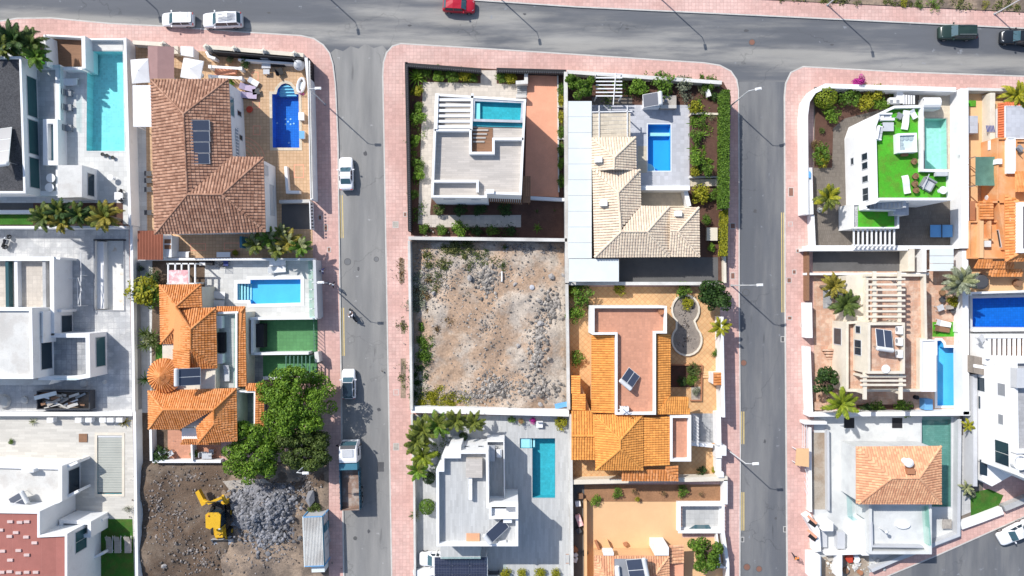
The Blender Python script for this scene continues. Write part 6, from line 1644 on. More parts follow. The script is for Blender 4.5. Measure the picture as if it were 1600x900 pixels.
MB().box(P3(766,300,6.8),(.9,.5,.9)).build('chimney',M['white'],h)
pool('rooftop pool with grey rim on the flat white house',[(742,158),(815,161),(813,188),(741,186)],T-.15,.55,'pool_teal','water_teal','lilac_tile',.28,rim=.05,steps=[(rect(742,160,750,187),.2)])
sheet('overflow_channel','blue overflow channel below the rooftop pool',[(739,190),(817,193),(817,199),(739,197)],T-.60,'pool_teal',kind=None).parent=None
pg=thing('pergola','white slatted pergola on the roof beside the rooftop pool','pergola',708,175,T,None,T-.7)
fins(pg,684,156,736,198,6,T-.06,w=.30,h=.14);fins(pg,686,148,684,202,2,T-.2,True)if False else None
beams(pg,[((684,148),(682,202))],T+.06,.22,.18)
wc=thing('wooden_canopy','brown wooden slat canopy at the lower right corner of the rooftop pool house','canopy',800,300,3.2)
for k in range(17):MB().box(P3(765+k*3.1,309+k*.25,3.2),(.17,1.0,.08)).build('slat',M['wood'],wc)
for k in range(4):MB().box(P3(818.5+k*3.0,296,3.2),(.21,3.2,.08)).build('board',M['wood'],wc)
posts(wc,[(827,278),(827,314)],3.15,.07,'wood')
stp=thing('entrance_steps','grey entrance steps at the top of the terracotta driveway','steps',817,140,.4)
for k in range(5):MB().prism(W(rect(808,132+k*3,823,135+k*3),.4),.1,.55-.08*k).build('step',M['slate_tile'],stp)
wall('white corner wall beside the entrance steps, upper part',[(806,129),(822,128),(822,114)],1.2,'white_dirty',.45);wall('white corner wall beside the entrance steps, lower part',[(806,150),(822,150)],1.2,'white_dirty',.4)
rosette('large bright agave in the top left corner of the black fence',651,120,18,'leaf_bright',30)
for x,y,r,m,k,lb in((667,112,9,'leaf','loose','at the top fence right of the big agave'),(686,117,10,'leaf_bright','bush','low in the top bed'),(705,118,11,'leaf','loose','in the middle of the top bed'),(727,117,10,'leaf_yellow','bush','at the right of the top bed'),(739,123,7,'leaf','loose','beside the entrance path'),(783,121,9,'leaf','loose','right of the entrance path'),(797,121,10,'leaf_yellow','bush','in the right half of the top bed'),(652,142,9,'leaf_yellow','loose','below the big agave'),(654,168,8,'leaf','bush','third down the left bed'),(653,184,13,'leaf_bright','loose','leafy in the middle of the left bed'),(647,220,9,'leaf_bright','bush','left of the roof terrace'),(652,256,10,'leaf','loose','in the lower left bed'),(653,272,10,'leaf_bright','bush','next to the lowest one in the left bed'),(645,303,8,'leaf','loose','near the bottom left corner of the fence'),(686,327,10,'leaf_olive','loose','below the white house wall'),(720,328,11,'leaf_dark','loose','in the shade of the house'),(750,328,10,'leaf_dark','bush','shaded right of the house wall'),(790,326,12,'leaf_dark','loose','shaded below the wooden canopy'),(718,357,13,'leaf_bright','loose','bright beside the plank path'),(663,357,8,'leaf','loose','at the left end of the bottom bed'),(690,359,8,'leaf','bush','left of the bright one in the bottom bed'),(745,360,9,'leaf_dark','loose','right of the bright one in the bottom bed'),(770,361,9,'leaf','loose','near the end of the bottom bed'),(798,361,8,'leaf_dark','loose','at the right end of the bottom bed')):
 bush('garden shrub %s of the rooftop pool house'%lb,x,y,r,m,k,None,Z,'shrubs inside the black fence')
rosette('bright agave alone on the dark soil below the driveway',840,356,10,'leaf_bright',16);rosette('small agave above the lone bright agave',839,330,5,'leaf_olive',12,single=False);rosette('tiny agave beside the grey wall',867,329,4,'leaf_olive',10,single=False)
for i,(y,m)in enumerate(((140,'leaf'),(157,'leaf_yellow'),(182,'leaf_yellow'),(205,'leaf'),(232,'leaf'),(255,'leaf_bright'),(282,'leaf'))):bush('narrow bed shrub beside the terracotta driveway, %s from the top'%ORD[i],877,y,6.5,m,'loose',.9,Z,'shrubs beside the terracotta driveway',sy=1.5)
for y,lb in((166,'upper'),(216,'lower')):wall('%s white crossbar of the narrow bed beside the driveway'%lb,[(871,y),(883,y+.5)],.5,'white_dirty',.25)
wall('pale kerb wall between the terracotta driveway and its narrow bed',[(871.5,118),(873,300)],.4,'white_dirty',.16)
# rubble lot
terrain('vacant_lot','bare rubble strewn lot in the middle of the block',640,376,887,640,0.145,0.6,'lot_soil',.36,3.0,((760,500,70,.4),(850,540,45,.8),(700,470,50,.5),(820,620,40,.6)))
rubble('dark broken rocks along the right of the vacant lot',[(843,520,16,32,.6),(838,555,14,30,.6),(760,440,14,26,.4),(860,480,22,28,.5),(840,605,35,22,.4),(770,605,25,18,.3)],2800,'rock_lot',.3,.03,.32,21)
rubble('pale stones scattered over the vacant lot',[(760,510,110,115,.25),(690,440,40,50,.3),(790,600,80,35,.3),(760,430,100,40,.2),(662,440,16,60,.3),(740,618,60,14,.2)],7500,'rock_lot',.3,.02,.16,23)
for x,y,r,lb in((734,434,.4,'below the shaded top wall'),(678,458,.42,'pale at the upper left'),(844,631,.45,'near the bottom right corner'),(810,540,.3,'dark in the middle right'),(805,444,.35,'greenish near the top'),(742,494,.25,'in the open middle'),(845,505,.5,'at the head of the dark rocks'),(850,545,.5,'among the dark rocks'),(862,432,.4,'beside the right wall'),(880,430,.35,'close to the right wall')):boulder('stone in the vacant lot, %s'%lb,x,y,r,'rock',.45,'single stones in the vacant lot')
for q,n,m,s,hm,lb in(([(648,392),(735,378),(740,410),(650,420)],1500,'weed',.12,.5,'green weeds along the shaded top left of the vacant lot'),([(640,430),(672,430),(672,478),(640,490)],900,'leaf_grey',.12,.5,'grey green weeds at the left wall of the vacant lot'),([(655,505),(674,505),(676,560),(655,562)],1300,'leaf',.11,.6,'bright green weed strip at the left of the vacant lot'),([(695,470),(725,475),(720,500),(697,500)],500,'leaf_dry',.10,.4,'dry golden weeds in the vacant lot'),([(650,605),(738,610),(738,635),(646,634)],1700,'leaf_yellow',.11,.5,'yellow green weeds along the bottom of the vacant lot'),([(642,560),(668,565),(660,625),(644,625)],700,'leaf_dark',.12,.6,'dark weeds in the bottom left corner of the vacant lot'),([(655,400),(690,395),(730,470),(690,480)],500,'leaf_olive',.10,.4,'olive weeds scattered in the upper left of the vacant lot'),([(645,440),(700,430),(705,520),(648,520)],900,'leaf_dry',.10,.4,'dry brown scrub at the left of the vacant lot'),([(690,385),(800,385),(800,420),(690,420)],700,'leaf_olive',.10,.35,'olive scrub at the top of the vacant lot'),([(780,380),(870,385),(865,395),(790,392)],300,'rock_dark',.10,.2,'dark litter under the shaded top wall')):tufts('weeds',lb,q,int(n*1.6),m,.5,s*1.15,hm,clumps=16)
wall('pale wall left of the vacant lot',[(639,376),(643,640)],1.9,'white_dirty',.3);wall('pale wall right of the vacant lot',[(886,444),(889,640)],1.9,'white_dirty',.32)
wall('broad white wall between the vacant lot and the white house with the teal pool',[(642,640),(889,646)],1.6,'white',.75)
MB().bar(P3(784,424,.75),P3(784,440,.8),.16,.12).build('white_plank',M['white'],None,'white plank standing out in the top of the vacant lot','plank');MB().box(P3(877,633,.5),(1.6,.6,.2),.2).build('blue_sack',M['blue_plastic'],None,'blue sack in the bottom right corner of the vacant lot','sack');MB().lathe([(.35,0),(.3,.2),(.1,.25)],P(831,449,.5)+(.4,),9).build('plastic_lid',M['lilac_tile'],None,'pale blue lid lying at the top right of the vacant lot','lid')
# H: beige roofed house with the bright blue pool
sheet('garden','dark planted ground of the beige roofed house',[(886,112),(1130,128),(1142,150),(1136,442),(886,442)],Z,'bed_soil')
sheet('patio','lilac grey tiled patio round the bright blue pool',[(925,164),(1078,164),(1078,290),(925,290)],Z+.006,'lilac_tile')
sheet('patio','shaded paved strip under the slatted white pergola',rect(925,152,988,164),Z+.008,'brown_brick')
pool('bright blue rectangular pool beside the beige roof',POOL_H,Z,1.1,'pool_azure','water_clear','sheet_white',.12,ch=.02,steps=[(rect(1016,206,1048,211),.5),(circ(1012,267,13,8,-1.57,0)+[(1012,267)],.45)])
cn=thing('metal_canopy','long white panelled metal canopy left of the beige roof','canopy',906,300,2.9)
for k in range(10):
 y0=158+k*24.6;MB().prism(W([(888,y0),(924.5,y0),(924.5,y0+24.2),(888,y0+24.2)],2.9),2.82,2.9,0,True).build('panel',M['sheet_white'],cn)
MB().prism(W([(889,404.4),(967,404.4),(967,440),(889,440)],2.9),2.80,2.89,0,True).build('panel',M['sheet_white'],cn)
posts(cn,[(890,160),(890,300),(891,438),(965,438)],2.8,.06,'light_grey')
h=thing('tiled_house','single storey house under cream hipped tile roofs','house',990,310,4)
E,G=3.3,4.7
MB().prism(W([(930,220),(990,219),(990,268),(997,270),(998,326),(1090,328),(1089,397),(933,397)],E),.1,E-.1).build('wall',M['cream'],h)
tiled_roof(h,[[(925,216,E),(993,214.5,E),(960,246,G)],[(993,214.5,E),(994,265,E),(959,265,G),(960,246,G)],[(925,265,E),(925,216,E),(960,246,G),(959,265,G)],[(927,265.5,E+.25),(1000,265.5,E+.25),(966,301,G)],[(1000,265.5,E),(1001,322,E),(967,360,G),(966,301,G)],[(929,402,E),(926,265,E),(966,301,G),(970,362,G)],[(1001,322,E),(1045.5,323,E),(1011,362,G),(970,362,G)],[(1045.5,323,E),(1046,401,E),(1011,362,G)],[(1046,401,E),(929,402,E),(970,362,G),(1011,362,G)],[(1047,362,G-.6),(1047,325,E-.1),(1092,324,E-.1),(1059,362,G-.6)],[(1092,324,E-.1),(1093,401,E-.1),(1059,362,G-.6)],[(1093,401,E-.1),(1047,401,E-.1),(1047,362,G-.6),(1059,362,G-.6)]],'tile_beige',[((925,216,E),(960,246,G)),((993,214.5,E),(960,246,G)),((960,246,G),(959,265,G)),((927,265.5,E),(966,301,G)),((1000,265.5,E),(966,301,G)),((966,301,G),(970,362,G)),((970,362,G),(1011,362,G)),((1045.5,323,E),(1011,362,G)),((1046,401,E),(1011,362,G)),((929,402,E),(970,362,G)),((1092,324,E),(1059,362,G-.6)),((1093,401,E),(1059,362,G-.6))],.32,.40)
for x,y,z in((935,250,4.0),(943,318,4.1),(1059,334,3.6)):MB().box(P3(x,y,z),(.8,.65,.9)).build('chimney',M['white'],h)
pg=thing('pergola','beige slatted sun shade with white frame above the beige roof','pergola',956,190,2.8)
for k in range(6):MB().prism(W([(926,177+k*6.6),(985,175+k*6.4),(985,181+k*6.4),(926,183+k*6.6)],2.8),2.76,2.80,0,True).build('slat',M['beige_tile'],pg)
beams(pg,[((936,165),(936,215)),((980,165),(980,215)),((925,175),(988,174))],2.92,.10,.12);posts(pg,[(936,172),(980,172)],2.75,.06)
pg=thing('pergola','white slatted pergola between the big tree and the shrubs','pergola',950,133,2.5)
fins(pg,931,116,972,150,7,2.5,w=.13);beams(pg,[((962,114),(958,164))],2.62,.10,.1);posts(pg,[(932,117),(971,118),(971,150),(932,150)],2.4)
MB().prism(W(rect(1001,290,1078,297),2.4),.1,2.4).build('garden_wall',M['white'],None,'broad white wall below the bright blue pool','wall');sheet('patio','beige lower patio right of the beige roof',rect(1001,297,1070,324),Z+.012,'beige_tile');wall('white wall right of the beige lower patio',[(1071,297),(1077,322)],1.6,'white',.5)
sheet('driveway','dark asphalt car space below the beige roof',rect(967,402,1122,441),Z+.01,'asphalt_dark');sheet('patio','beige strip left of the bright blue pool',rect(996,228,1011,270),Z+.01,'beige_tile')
wall('pale wall below the dark car space',[(887,443),(1124,443)],1.6,'white_dirty',.4);wall('cream front wall of the beige roofed house',[(886,112),(1128,129)],1.4,'cream',.35,cap='white_dirty')
wall('pale street wall below the tall hedge',[(1131,300),(1133,442)],.9,'cream',.35);wall('cream kerb wall between the hedge and the planted bed',[(1125,180),(1126,270)],1.5,'cream',.25);wall('pale kerb between the upper and lower planted beds',[(1080,177),(1124,178)],1.5,'cream',.25);wall('white wall with steps below the planted bed',[(1078,276),(1124,275)],.8,'white_dirty',.3)
st=thing('garden_steps','beige steps leading up to the tall hedge','steps',1095,285,.3)
for k in range(6):MB().prism(W(rect(1079+k*7.5,280,1086.5+k*7.5,291),.3),.1,.2+.07*k).build('step',M['beige_tile'],st)
bq=thing('barbecue','stone barbecue block beside the white framed solar heater','barbecue',1044,157,1.0)
MB().prism(W(rect(1033,149,1057,169),1.0),.1,.95).build('base',M['stone_pale'],bq);MB().prism(W(rect(1032,164,1057,169),1.1),.9,1.1).build('worktop',M['white_dirty'],bq);MB().lathe([(.22,0),(.2,.12)],P(1040,157,1)+(.95,),12).build('hotplate',M['mid_grey'],bq)
solar_heater('white framed solar heater above the bright blue pool',1017,156,4,1.2,1.6,1.9,.4,1,'white');MB().prism(W(rect(1006,147,1031,168),1.25),.1,1.22).build('plant_room',M['white'],None,'white plant room under the solar heater','shed')
tree('dense green tree at the top left corner of the white canopy',908,133,25,3.6,'leaf',3200,26,sy=.95)
for x,y,r,m,k,lb in((966,131,12,'leaf','sparse','climber over the white slatted pergola'),(999,139,15,'leaf_bright','bush','rounded shrub right of the pergola'),(1036,132,18,'leaf','loose','broad shrub above the solar heater'),(1068,130,14,'leaf_grey','loose','flowering pale shrub at the front wall'),(1070,150,11,'leaf_grey','sparse','dry grey shrub beside the barbecue'),(1108,130,12,'leaf','loose','green shrub at the street corner'),(1098,139,8,'leaf_pale','sparse','pale shrub near the street corner'),(1117,152,8,'leaf_dark','loose','dark shrub at the head of the hedge'),(1086,168,11,'leaf_yellow','loose','yellowish shrub at the top of the planted bed'),(1095,192,9,'leaf','sparse','shrub second in the planted bed'),(1112,183,6,'leaf_pale','sparse','small pale shrub by the hedge'),(1087,214,10,'leaf','loose','shrub in the middle of the planted bed'),(1090,245,13,'leaf_bright','bush','bright shrub low in the planted bed'),(1105,266,10,'leaf','loose','shrub at the foot of the planted bed'),(1085,268,8,'leaf_yellow','bush','yellow shrub at the foot of the planted bed'),(1095,303,15,'leaf_yellow','bush','yellow green shrub below the steps'),(1115,305,10,'leaf','loose','green shrub by the lower hedge end'),(1104,343,8,'leaf','loose','small shrub beside the beige roof'),(1113,386,7,'leaf_bright','bush','small bright shrub beside the car space')):bush('%s of the beige roofed house'%lb,x,y,r,m,k,None,1.3 if x>1082 and 160<y<274 else.15)
for x,y,r in((1083,193,10),(1097,210,11),(1085,232,11),(1100,180,9)):rosette('spiky yucca in the planted bed right of the bright blue pool at %s'%('the left edge','the centre','its lower left','its top')[(193,210,232,180).index(y)],x,y,r,'leaf_bright',18,.5,1.3,single=False,name='yucca',group='yuccas in the planted bed')
hedge('tall clipped bright hedge along the pavement',[(1134.5,140),(1133.5,325)],.95,1.9,'leaf',8000,1.3);hedge('ragged yellowing lower end of the tall hedge',[(1133,328),(1132,400)],.75,1.3,'leaf_yellow',1800,.8)
sheet('raised_bed','raised planted bed between the lilac patio and the tall hedge',[(1081,166),(1139,160),(1137,274),(1081,274)],1.3,'bed_soil',skirt=1.2)
MB().box(P3(1112,366,.5),(1.3,1.6,.5)).build('planter',M['cream'],None,'cream planter beside the lower hedge','planter');MB().box(P3(1106,146,.5),(.5,.9,.6),.3).build('white_pedestal',M['white'],None,'white pedestal among the corner shrubs','pedestal')
# I: house with the T shaped terracotta roof terrace
sheet('patio','sunny orange diamond tiled patio round the amber roofed house',[(890,448),(1126,448),(1120,752),(892,752)],Z,'tan_diamond')
h=thing('amber_roof_house','house with a terracotta roof terrace between amber tile slopes','house',985,590,5)
E=4.0
tp=[(925.5,478),(1042,478),(1042,521),(1025,521),(1025,648),(961.5,648),(961.5,523),(925.5,523)]
block(h,tp,.1,4.6,'white',.7,.26,'terracotta_tile')
tiled_roof(h,[[(924,645,3.5),(924,524,3.5),(960,524,4.0),(960,645,4.0)]],'tile_amber',(),.28,.36)
tiled_roof(h,[[(1047,524,3.5),(1047,618,3.5),(1027,646,4.1),(1027,523,4.1)]],'tile_amber',(),.28,.36)
tiled_roof(h,[[(1078,647,3.1),(1027,647,4.0),(1045,620,4.0),(1074,620,3.1)]],'tile_amber',(),.28,.36)
tiled_roof(h,[[(929,648,E),(1004,648,E),(969,687,5.4)],[(1004,648,E),(1004,734,E),(969,702,5.4),(969,687,5.4)],[(1004,734,E),(931,734,E),(969,702,5.4)],[(931,734,E),(929,648,E),(969,687,5.4),(969,702,5.4)]],'tile_amber',[((929,648,E),(969,687,5.4)),((1004,648,E),(969,687,5.4)),((969,687,5.4),(969,702,5.4)),((1004,734,E),(969,702,5.4)),((931,734,E),(969,702,5.4))],.28,.36)
tiled_roof(h,[[(1046,727,3.4),(1046,652,3.4),(1005,652,3.9)[:2]+(3.9,),(1005,727,3.9)]],'tile_amber',(),.28,.36)
tiled_roof(h,[[(930,681,3.4),(893,681,3.4),(893,642,3.0),(930,642,3.0)][::-1],[(893,718,2.9),(930,718,2.9),(930,681,3.4),(893,681,3.4)]],'tile_amber',[((893,681,3.45),(930,681,3.45))],.34,.4)
for q in([(893,615,2.3),(893,587,2.3),(907,587,2.7),(907,615,2.7)],[(894,641,2.4),(894,616,2.4),(915,616,2.8),(915,641,2.8)]):tiled_roof(h,[q],'tile_amber',(),.28,.36)
tiled_roof(h,[[(1059,751,2.9),(972,751,2.9),(972,734,3.4),(1040,734,3.4)],[(1059,729,2.9),(1059,751,2.9),(1040,734,3.4),(1040,729,3.4)]],'tile_orange',[((1059,751,2.9),(1040,734,3.4))],.34,.4)
MB().prism(W([(896,590),(905,590),(914,618),(924,645),(1040,647),(1045,650),(1045,728),(1003,732),(935,732),(928,716),(896,716)],2.5),.1,2.2).build('wall',M['tan_plain'],h)
MB().prism(W([(926,525),(1046,525),(1046,646),(926,646)],3.3),.1,3.2).build('wall',M['tan_plain'],h)
block(h,[(1047,649),(1080,649),(1080,721),(1047,721)],.1,3.6,'white',.8,.3,'terracotta_tile')
solar_heater('grey solar heater turned diagonally on the terracotta roof terrace',985,590,230,3.95,1.7,1.8,.45,2);ac_unit('white air conditioner at the foot of the terracotta roof terrace',976,641,0,3.92,None,1.0,.8,.7)
an=thing('aerial','white aerial mast on the terracotta roof terrace','aerial',968,630,4.5,None,3.9);MB().tube([(*P(968,634,4),3.9),(*P(968,634,4),6.4)],.05).build('mast',M['white'],an)
for k in range(3):c=P(968,634,4);MB().box((c[0],c[1],5.6+.3*k),(.9-.2*k,.06,.06),.5).build('element',M['white'],an)
pot_plant('terracotta pot in the top right corner of the roof terrace',1033,487,3.9,.35,'clay_pot',None)
gp=[(1071+21*math.cos(a),484+23*math.sin(a))for a in[math.radians(t)for t in range(130,411,20)]];gq=[(1073+23*math.cos(a),531+24*math.sin(a))for a in[math.radians(t)for t in range(-45,226,18)]]
pb=thing('gourd_bed','gourd shaped stone bed right of the terracotta roof terrace','garden bed',1072,508,.3);q=ccw(W(gp+gq,.3));MB().ring(offset(q,.12),offset(q,-.10),.1,.42).build('rim',M['cream'],pb);MB().flat(offset(q,-.05),.24).build('fill',M['stone_brown'],pb)
for q,n,m,lb in((rect(637,106,744,126),700,'leaf','leafy ground cover in the top bed inside the black fence'),(rect(640,128,660,355),1000,'leaf','leafy ground cover in the left bed inside the black fence'),(rect(660,355,812,368),700,'leaf_dark','leafy ground cover in the bottom bed inside the black fence'),(rect(1080,165,1110,272),1300,'leaf_bright','leafy ground cover in the planted bed by the tall hedge'),(rect(935,118,1125,160),1300,'leaf','leafy ground cover behind the cream front wall'),(rect(1275,142,1400,168),900,'leaf','leafy ground cover behind the curved white wall'),(rect(645,650,745,740),1200,'leaf','leafy ground cover under the palms of the white house')):tufts('ground_cover',lb,q,n,m,1.3 if 'hedge' in lb else.18,.12,.5,'ground cover',22)
rubble('cobbles in the gourd shaped bed',[(1071,484,15,17,0),(1073,531,17,18,0),(1072,508,6,8,0)],300,'rock_brown',.24,.05,.14,31);bush('yellow shrub at the top of the gourd shaped bed',1074,474,10,'leaf_yellow','loose',.8)
sheet('flower_bed','dark walled flower bed beside the amber roof',rect(1047,571,1085,605),Z+.012,'bed_soil');wall('brown kerb round the dark flower bed',[(1047,570),(1097,571),(1096,626),(1079,626)],.45,'clay_pot',.14);sheet('flower_bed','pebble bed in the corner below the flower bed',rect(1080,604,1096,625),Z+.012,'stone_pale')
for x,y,r,m,lb in((1084,577,11,'leaf_olive','leafy shrub in the walled flower bed'),(1082,593,9,'leaf','lower shrub in the walled flower bed'),(1066,596,8,'leaf_dark','dark shrub in the walled flower bed'),(1088,612,7,'leaf_grey','grey shrub in the pebble bed'),(908,462,18,'leaf','big leafy shrub in the top left corner of the orange patio'),(899,490,14,'leaf_bright','climbing shrub on the left wall of the orange patio'),(901,560,11,'leaf','lower climbing shrub on the left wall of the orange patio'),(893,455,9,'leaf_yellow','yellow flowered shrub in the corner of the vacant lot wall'),(968,452,10,'leaf_yellow','low yellow shrub under the top wall of the orange patio'),(1067,453,12,'leaf','shrub left of the dark round tree'),(1119,551,7,'leaf','shrub beside the white street balusters'),(1096,735,8,'leaf_dark','dark shrub in the arched corner bed'),(1116,734,5,'leaf_yellow','yellow shrub in the corner bed')):bush(lb,x,y,r,m,'loose')
tree('dark round tree leaning over the right pavement',1115,462,29,4.2,'leaf_dark',3600,30);palm('yellow feathery palm below the dark round tree',1125,510,19,2.6,14,'leaf_yellow')
sheet('driveway','grey driveway crossed by lattice shadows',rect(1080,646,1118,692),Z+.012,'slate_tile');la=thing('lattice','white lattice gate beside the lattice shadowed driveway','lattice',1081,668,2.6)
for k in range(9):MB().bar(P3(1084,649+k*5,.9),P3(1084,649+k*5,.9)[:2]+(3.2,),.05).build('bar',M['white'],la)
for k in range(6):MB().bar(P3(1084,647,1)[:2]+(.7+.45*k,),P3(1084,692,1)[:2]+(.7+.45*k,),.05).build('bar',M['white'],la)
wall('white wall between the lattice driveway and the corner patio',[(1081,694),(1114,697)],1.4,'white',.4);wall('white street wall at the lattice driveway',[(1123,645),(1124,696)],1.8,'white',.5)
ew=thing('street_wall','white street wall with balusters beside the orange patio','wall',1128,560,1.0);MB().prism(thick([P(1128,495,2.4),P(1131,652,2.4)],.4),.1,2.4).build('wall_body',M['white'],ew)
for k in range(26):c=P(1128+k*.12,497+k*6,2.8);MB().lathe([(.06,2.4),(.10,2.6),(.06,2.9)],(c[0],c[1],0),6).build('baluster',M['white'],ew)
MB().bar(P3(1128,495,2.95),P3(1131,652,2.95),.28,.1).build('rail',M['white'],ew)
gh=thing('gatehouse','small tile roofed gatehouse on the street wall of the orange patio','gatehouse',1122,591,2.3);MB().prism(W(rect(1114,583,1127,600),2.1),.1,2.1).build('wall',M['white'],gh);tiled_roof(gh,[[(1129,582,2.2),(1129,602,2.2),(1115,602,2.6),(1115,582,2.6)]],'tile_orange',(),.3,.35)
for k in range(3):MB().prism(W(rect(1098,580+k*3.6,1113,583+k*3.6),.3),.1,.2+.07*k).build('garden_step',M['tan_plain'],None,'tan garden step left of the gatehouse, %s'%('top','middle','bottom')[k],'step','tan garden steps')
sw=thing('street_wall','cream stepped street wall at the street lamp','wall',1127,720,1.2)
for x0,y0,x1,y1,z in((1119,698,1128,716,1.6),(1127,697,1135,712,2.1),(1119,717,1127,738,1.4),(1122,738,1131,746,1.8)):MB().prism(W(rect(x0,y0,x1,y1),z),.1,z).build('wall_body',M['white'],sw)
wall('long cream wall between the amber roofed house and the brown soil garden',[(893,753.5),(1137,748)],1.6,'cream',.55);wall('white wall right of the brown soil garden',[(1134,750),(1134,788)],1.6,'white',.45)
# J: salmon roofed house at the bottom
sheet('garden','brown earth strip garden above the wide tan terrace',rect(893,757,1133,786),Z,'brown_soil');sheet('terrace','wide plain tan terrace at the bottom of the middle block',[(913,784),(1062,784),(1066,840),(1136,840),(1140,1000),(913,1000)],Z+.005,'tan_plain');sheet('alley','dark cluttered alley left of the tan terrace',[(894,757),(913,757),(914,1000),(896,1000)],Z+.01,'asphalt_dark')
wall('tan wall between the dark alley and the tan terrace',[(915,783),(916,1000)],1.3,'tan_plain',.3);wall('pale wall between the white house terrace and the dark alley',[(892,648),(895,1000)],1.8,'white_dirty',.32)
for x,y,r,m,lb in((931,782,9,'leaf_bright','bright shrub at the corner of the tan terrace'),(964,771,8,'leaf','green shrub in the brown soil garden'),(1066,768,9,'leaf','green shrub at the right of the brown soil garden'),(996,780,4,'leaf_yellow','tiny yellow shrub at the edge of the tan terrace'),(1036,770,6,'leaf_dry','dry shrub in the middle of the brown soil garden'),(990,768,6,'leaf_dry','dry shrub left of centre in the brown soil garden'),(1095,772,5,'leaf_dry','dry shrub at the right end of the brown soil garden')):bush(lb,x,y,r,m,'sparse' if 'dry' in m else 'loose',.8)
bx=thing('balustrade_box','white balustraded light court beside the street','balustrade',1095,808,1.4);c=ccw(W([(1060,787),(1132,787),(1132,833),(1060,833)],1.3));MB().ring(c,offset(c,-.38),.1,.5).build('wall_body',M['white'],bx);MB().ring(offset(c,.02),offset(c,-.30),1.15,1.3).build('rail',M['white'],bx)
for k in range(40):
 t=(k+.5)/40;q=[(1062,789),(1130,789),(1130,831),(1062,831)];e=0 if t<.30 else 1 if t<.5 else 2 if t<.80 else 3;u=(t-(0,.3,.5,.8)[e])/(.3,.2,.3,.2)[e]
 v=P(*lerp2(q[e],q[(e+1)%4],u),1.2);MB().lathe([(.06,.5),(.10,.8),(.06,1.15)],(v[0],v[1],0),6).build('baluster',M['white'],bx)
sheet('court_floor','grey floor of the white balustraded light court',rect(1066,791,1124,830),Z+.012,'grey_tile');hp=MB();hp.add([P3(1072,829,.3),P3(1112,829,.3),P3(1108,820,1.0),P3(1086,820,1.0)],[(0,1,2,3)]);hp.build('court_glass',M['glass_sky'],None,'grey blue glass slope in the light court','skylight')
wall('white street wall below the light court',[(1130,833),(1137,880),(1138,1000)],1.5,'white',.4);wall('thin white wall left of the street wall',[(1120,834),(1126,884)],1.2,'white',.2);wall('white wall joining the thin wall to the street wall',[(1120,886),(1138,887)],1.2,'white',.22)
tree('dense round green tree at the bottom of the middle block',1101,862,28,3.8,'leaf',4200,36,lr=.25)
h=thing('salmon_roof_house','house with a salmon tile roof cut off by the bottom edge','house',980,890,4);E=3.2
tiled_roof(h,[[(929,868,E),(1045,869,E),(1004,925,4.4),(960,925,4.4)],[(1045,869,E),(1047,990,E),(1004,940,4.4),(1004,925,4.4)],[(930,990,E),(929,868,E),(960,925,4.4),(960,940,4.4)]],'tile_salmon',[((1045,869,E),(1004,925,4.4))],.30,.36);MB().prism(W(rect(932,871,1043,990),E),.1,E-.1).build('wall',M['tan_plain'],h)
tiled_roof(h,[[(1068,852,2.4),(1068,880,2.4),(1046,880,2.7),(1046,852,2.7)]],'tile_salmon',(),.4,.4);MB().prism(W(rect(1046,880,1068,990),2.2),.1,2.2).build('side_wall',M['terracotta'],h)
MB().prism(W(rect(1023,855,1045,868),3.4),.1,3.4).build('parapet',M['white'],h);MB().prism(W(rect(943,863,959,868),3.4),2,3.4).build('parapet',M['white'],h)
sheet('roof_well','grey flat recess in the salmon roof holding the solar panels',rect(960,873,1012,990),4.45,'mid_grey',kind=None);solar_heater('dark solar panels leaning in the recess of the salmon roof',994,891,12,4.5,2.6,1.9,.3,2);MB().tube([P3(964,885,4.8),P3(966,905,4.8)],.28,10).build('white_tank',M['white'],None,'white water tank in the recess of the salmon roof','tank')
for i,(x,y,d)in enumerate(((933,851,(.3,1.0,.8)),(951,849,(.1,.9,.7)),(977,850,(.5,.35,.4)))):MB().box(P3(x,y,.5),d,.4).build('terrace_box',M[('clay_pot','tan_plain','clay_pot')[i]],None,('slanted tan wedge at the left of the tan terrace','thin upright board on the tan terrace','small brown box on the tan terrace')[i],'box')
for i,(x,y,m)in enumerate(((907,775,'wood'),(903,787,'white'),(905,813,'canvas_pink'),(904,829,'dark_grey'),(898,859,'clay_pot'),(898,867,'canvas_white'),(914,865,'black'),(898,874,'white'))):b=root_at('alley_crate','%s in the dark alley'%('brown crate at the top','white tub below the brown crate','pale pink bench','dark bin under the pink bench','orange tub beside the pale wall','white bag under the orange tub','black tub at the tan wall','white box at the bottom')[i],'crate',x,y,10*i,Z);MB().box((0,0,.25),(.6,1.4 if i==2 else.6,.5)).build('body',M[m],b,local=True);MB().box((0,0,.52),(.64,1.44 if i==2 else.64,.05)).build('lid',M[m],b,local=True)
# K: white house with the teal pool
sheet('terrace','grey planked terrace round the L shaped teal pool',[(645,648),(891,650),(894,1000),(650,1000)],Z,'grey_plank_pale')
pool('L shaped teal pool right of the white house',POOL_K,Z,1.3,'pool_teal','water_clear','grey_plank_pale',.06,ch=.008,steps=[(rect(813,685,828,700),.2),(rect(828,685,831,700),.3),(rect(833,685,836,700),.5)])
h=thing('modern_house','white flat roofed house with a stepped roof left of the teal pool','house',740,770,6.5);T=6.6
block(h,[(681.5,733),(690,733),(690,712),(716,712),(716,705),(763,705),(764,790),(809.7,790),(809.7,853.6),(693,853.6),(682,853.6)],.1,T,'white',.85,.3,'grey_plank_pale')
block(h,[(760,689),(788,689),(789,789),(760,789)],.1,3.7,'white',.8,.12,'grey_plank_pale');MB().prism(W([(700,700),(720,698),(720,715),(700,715)],6.4),.1,6.2).build('wall',M['white'],h)
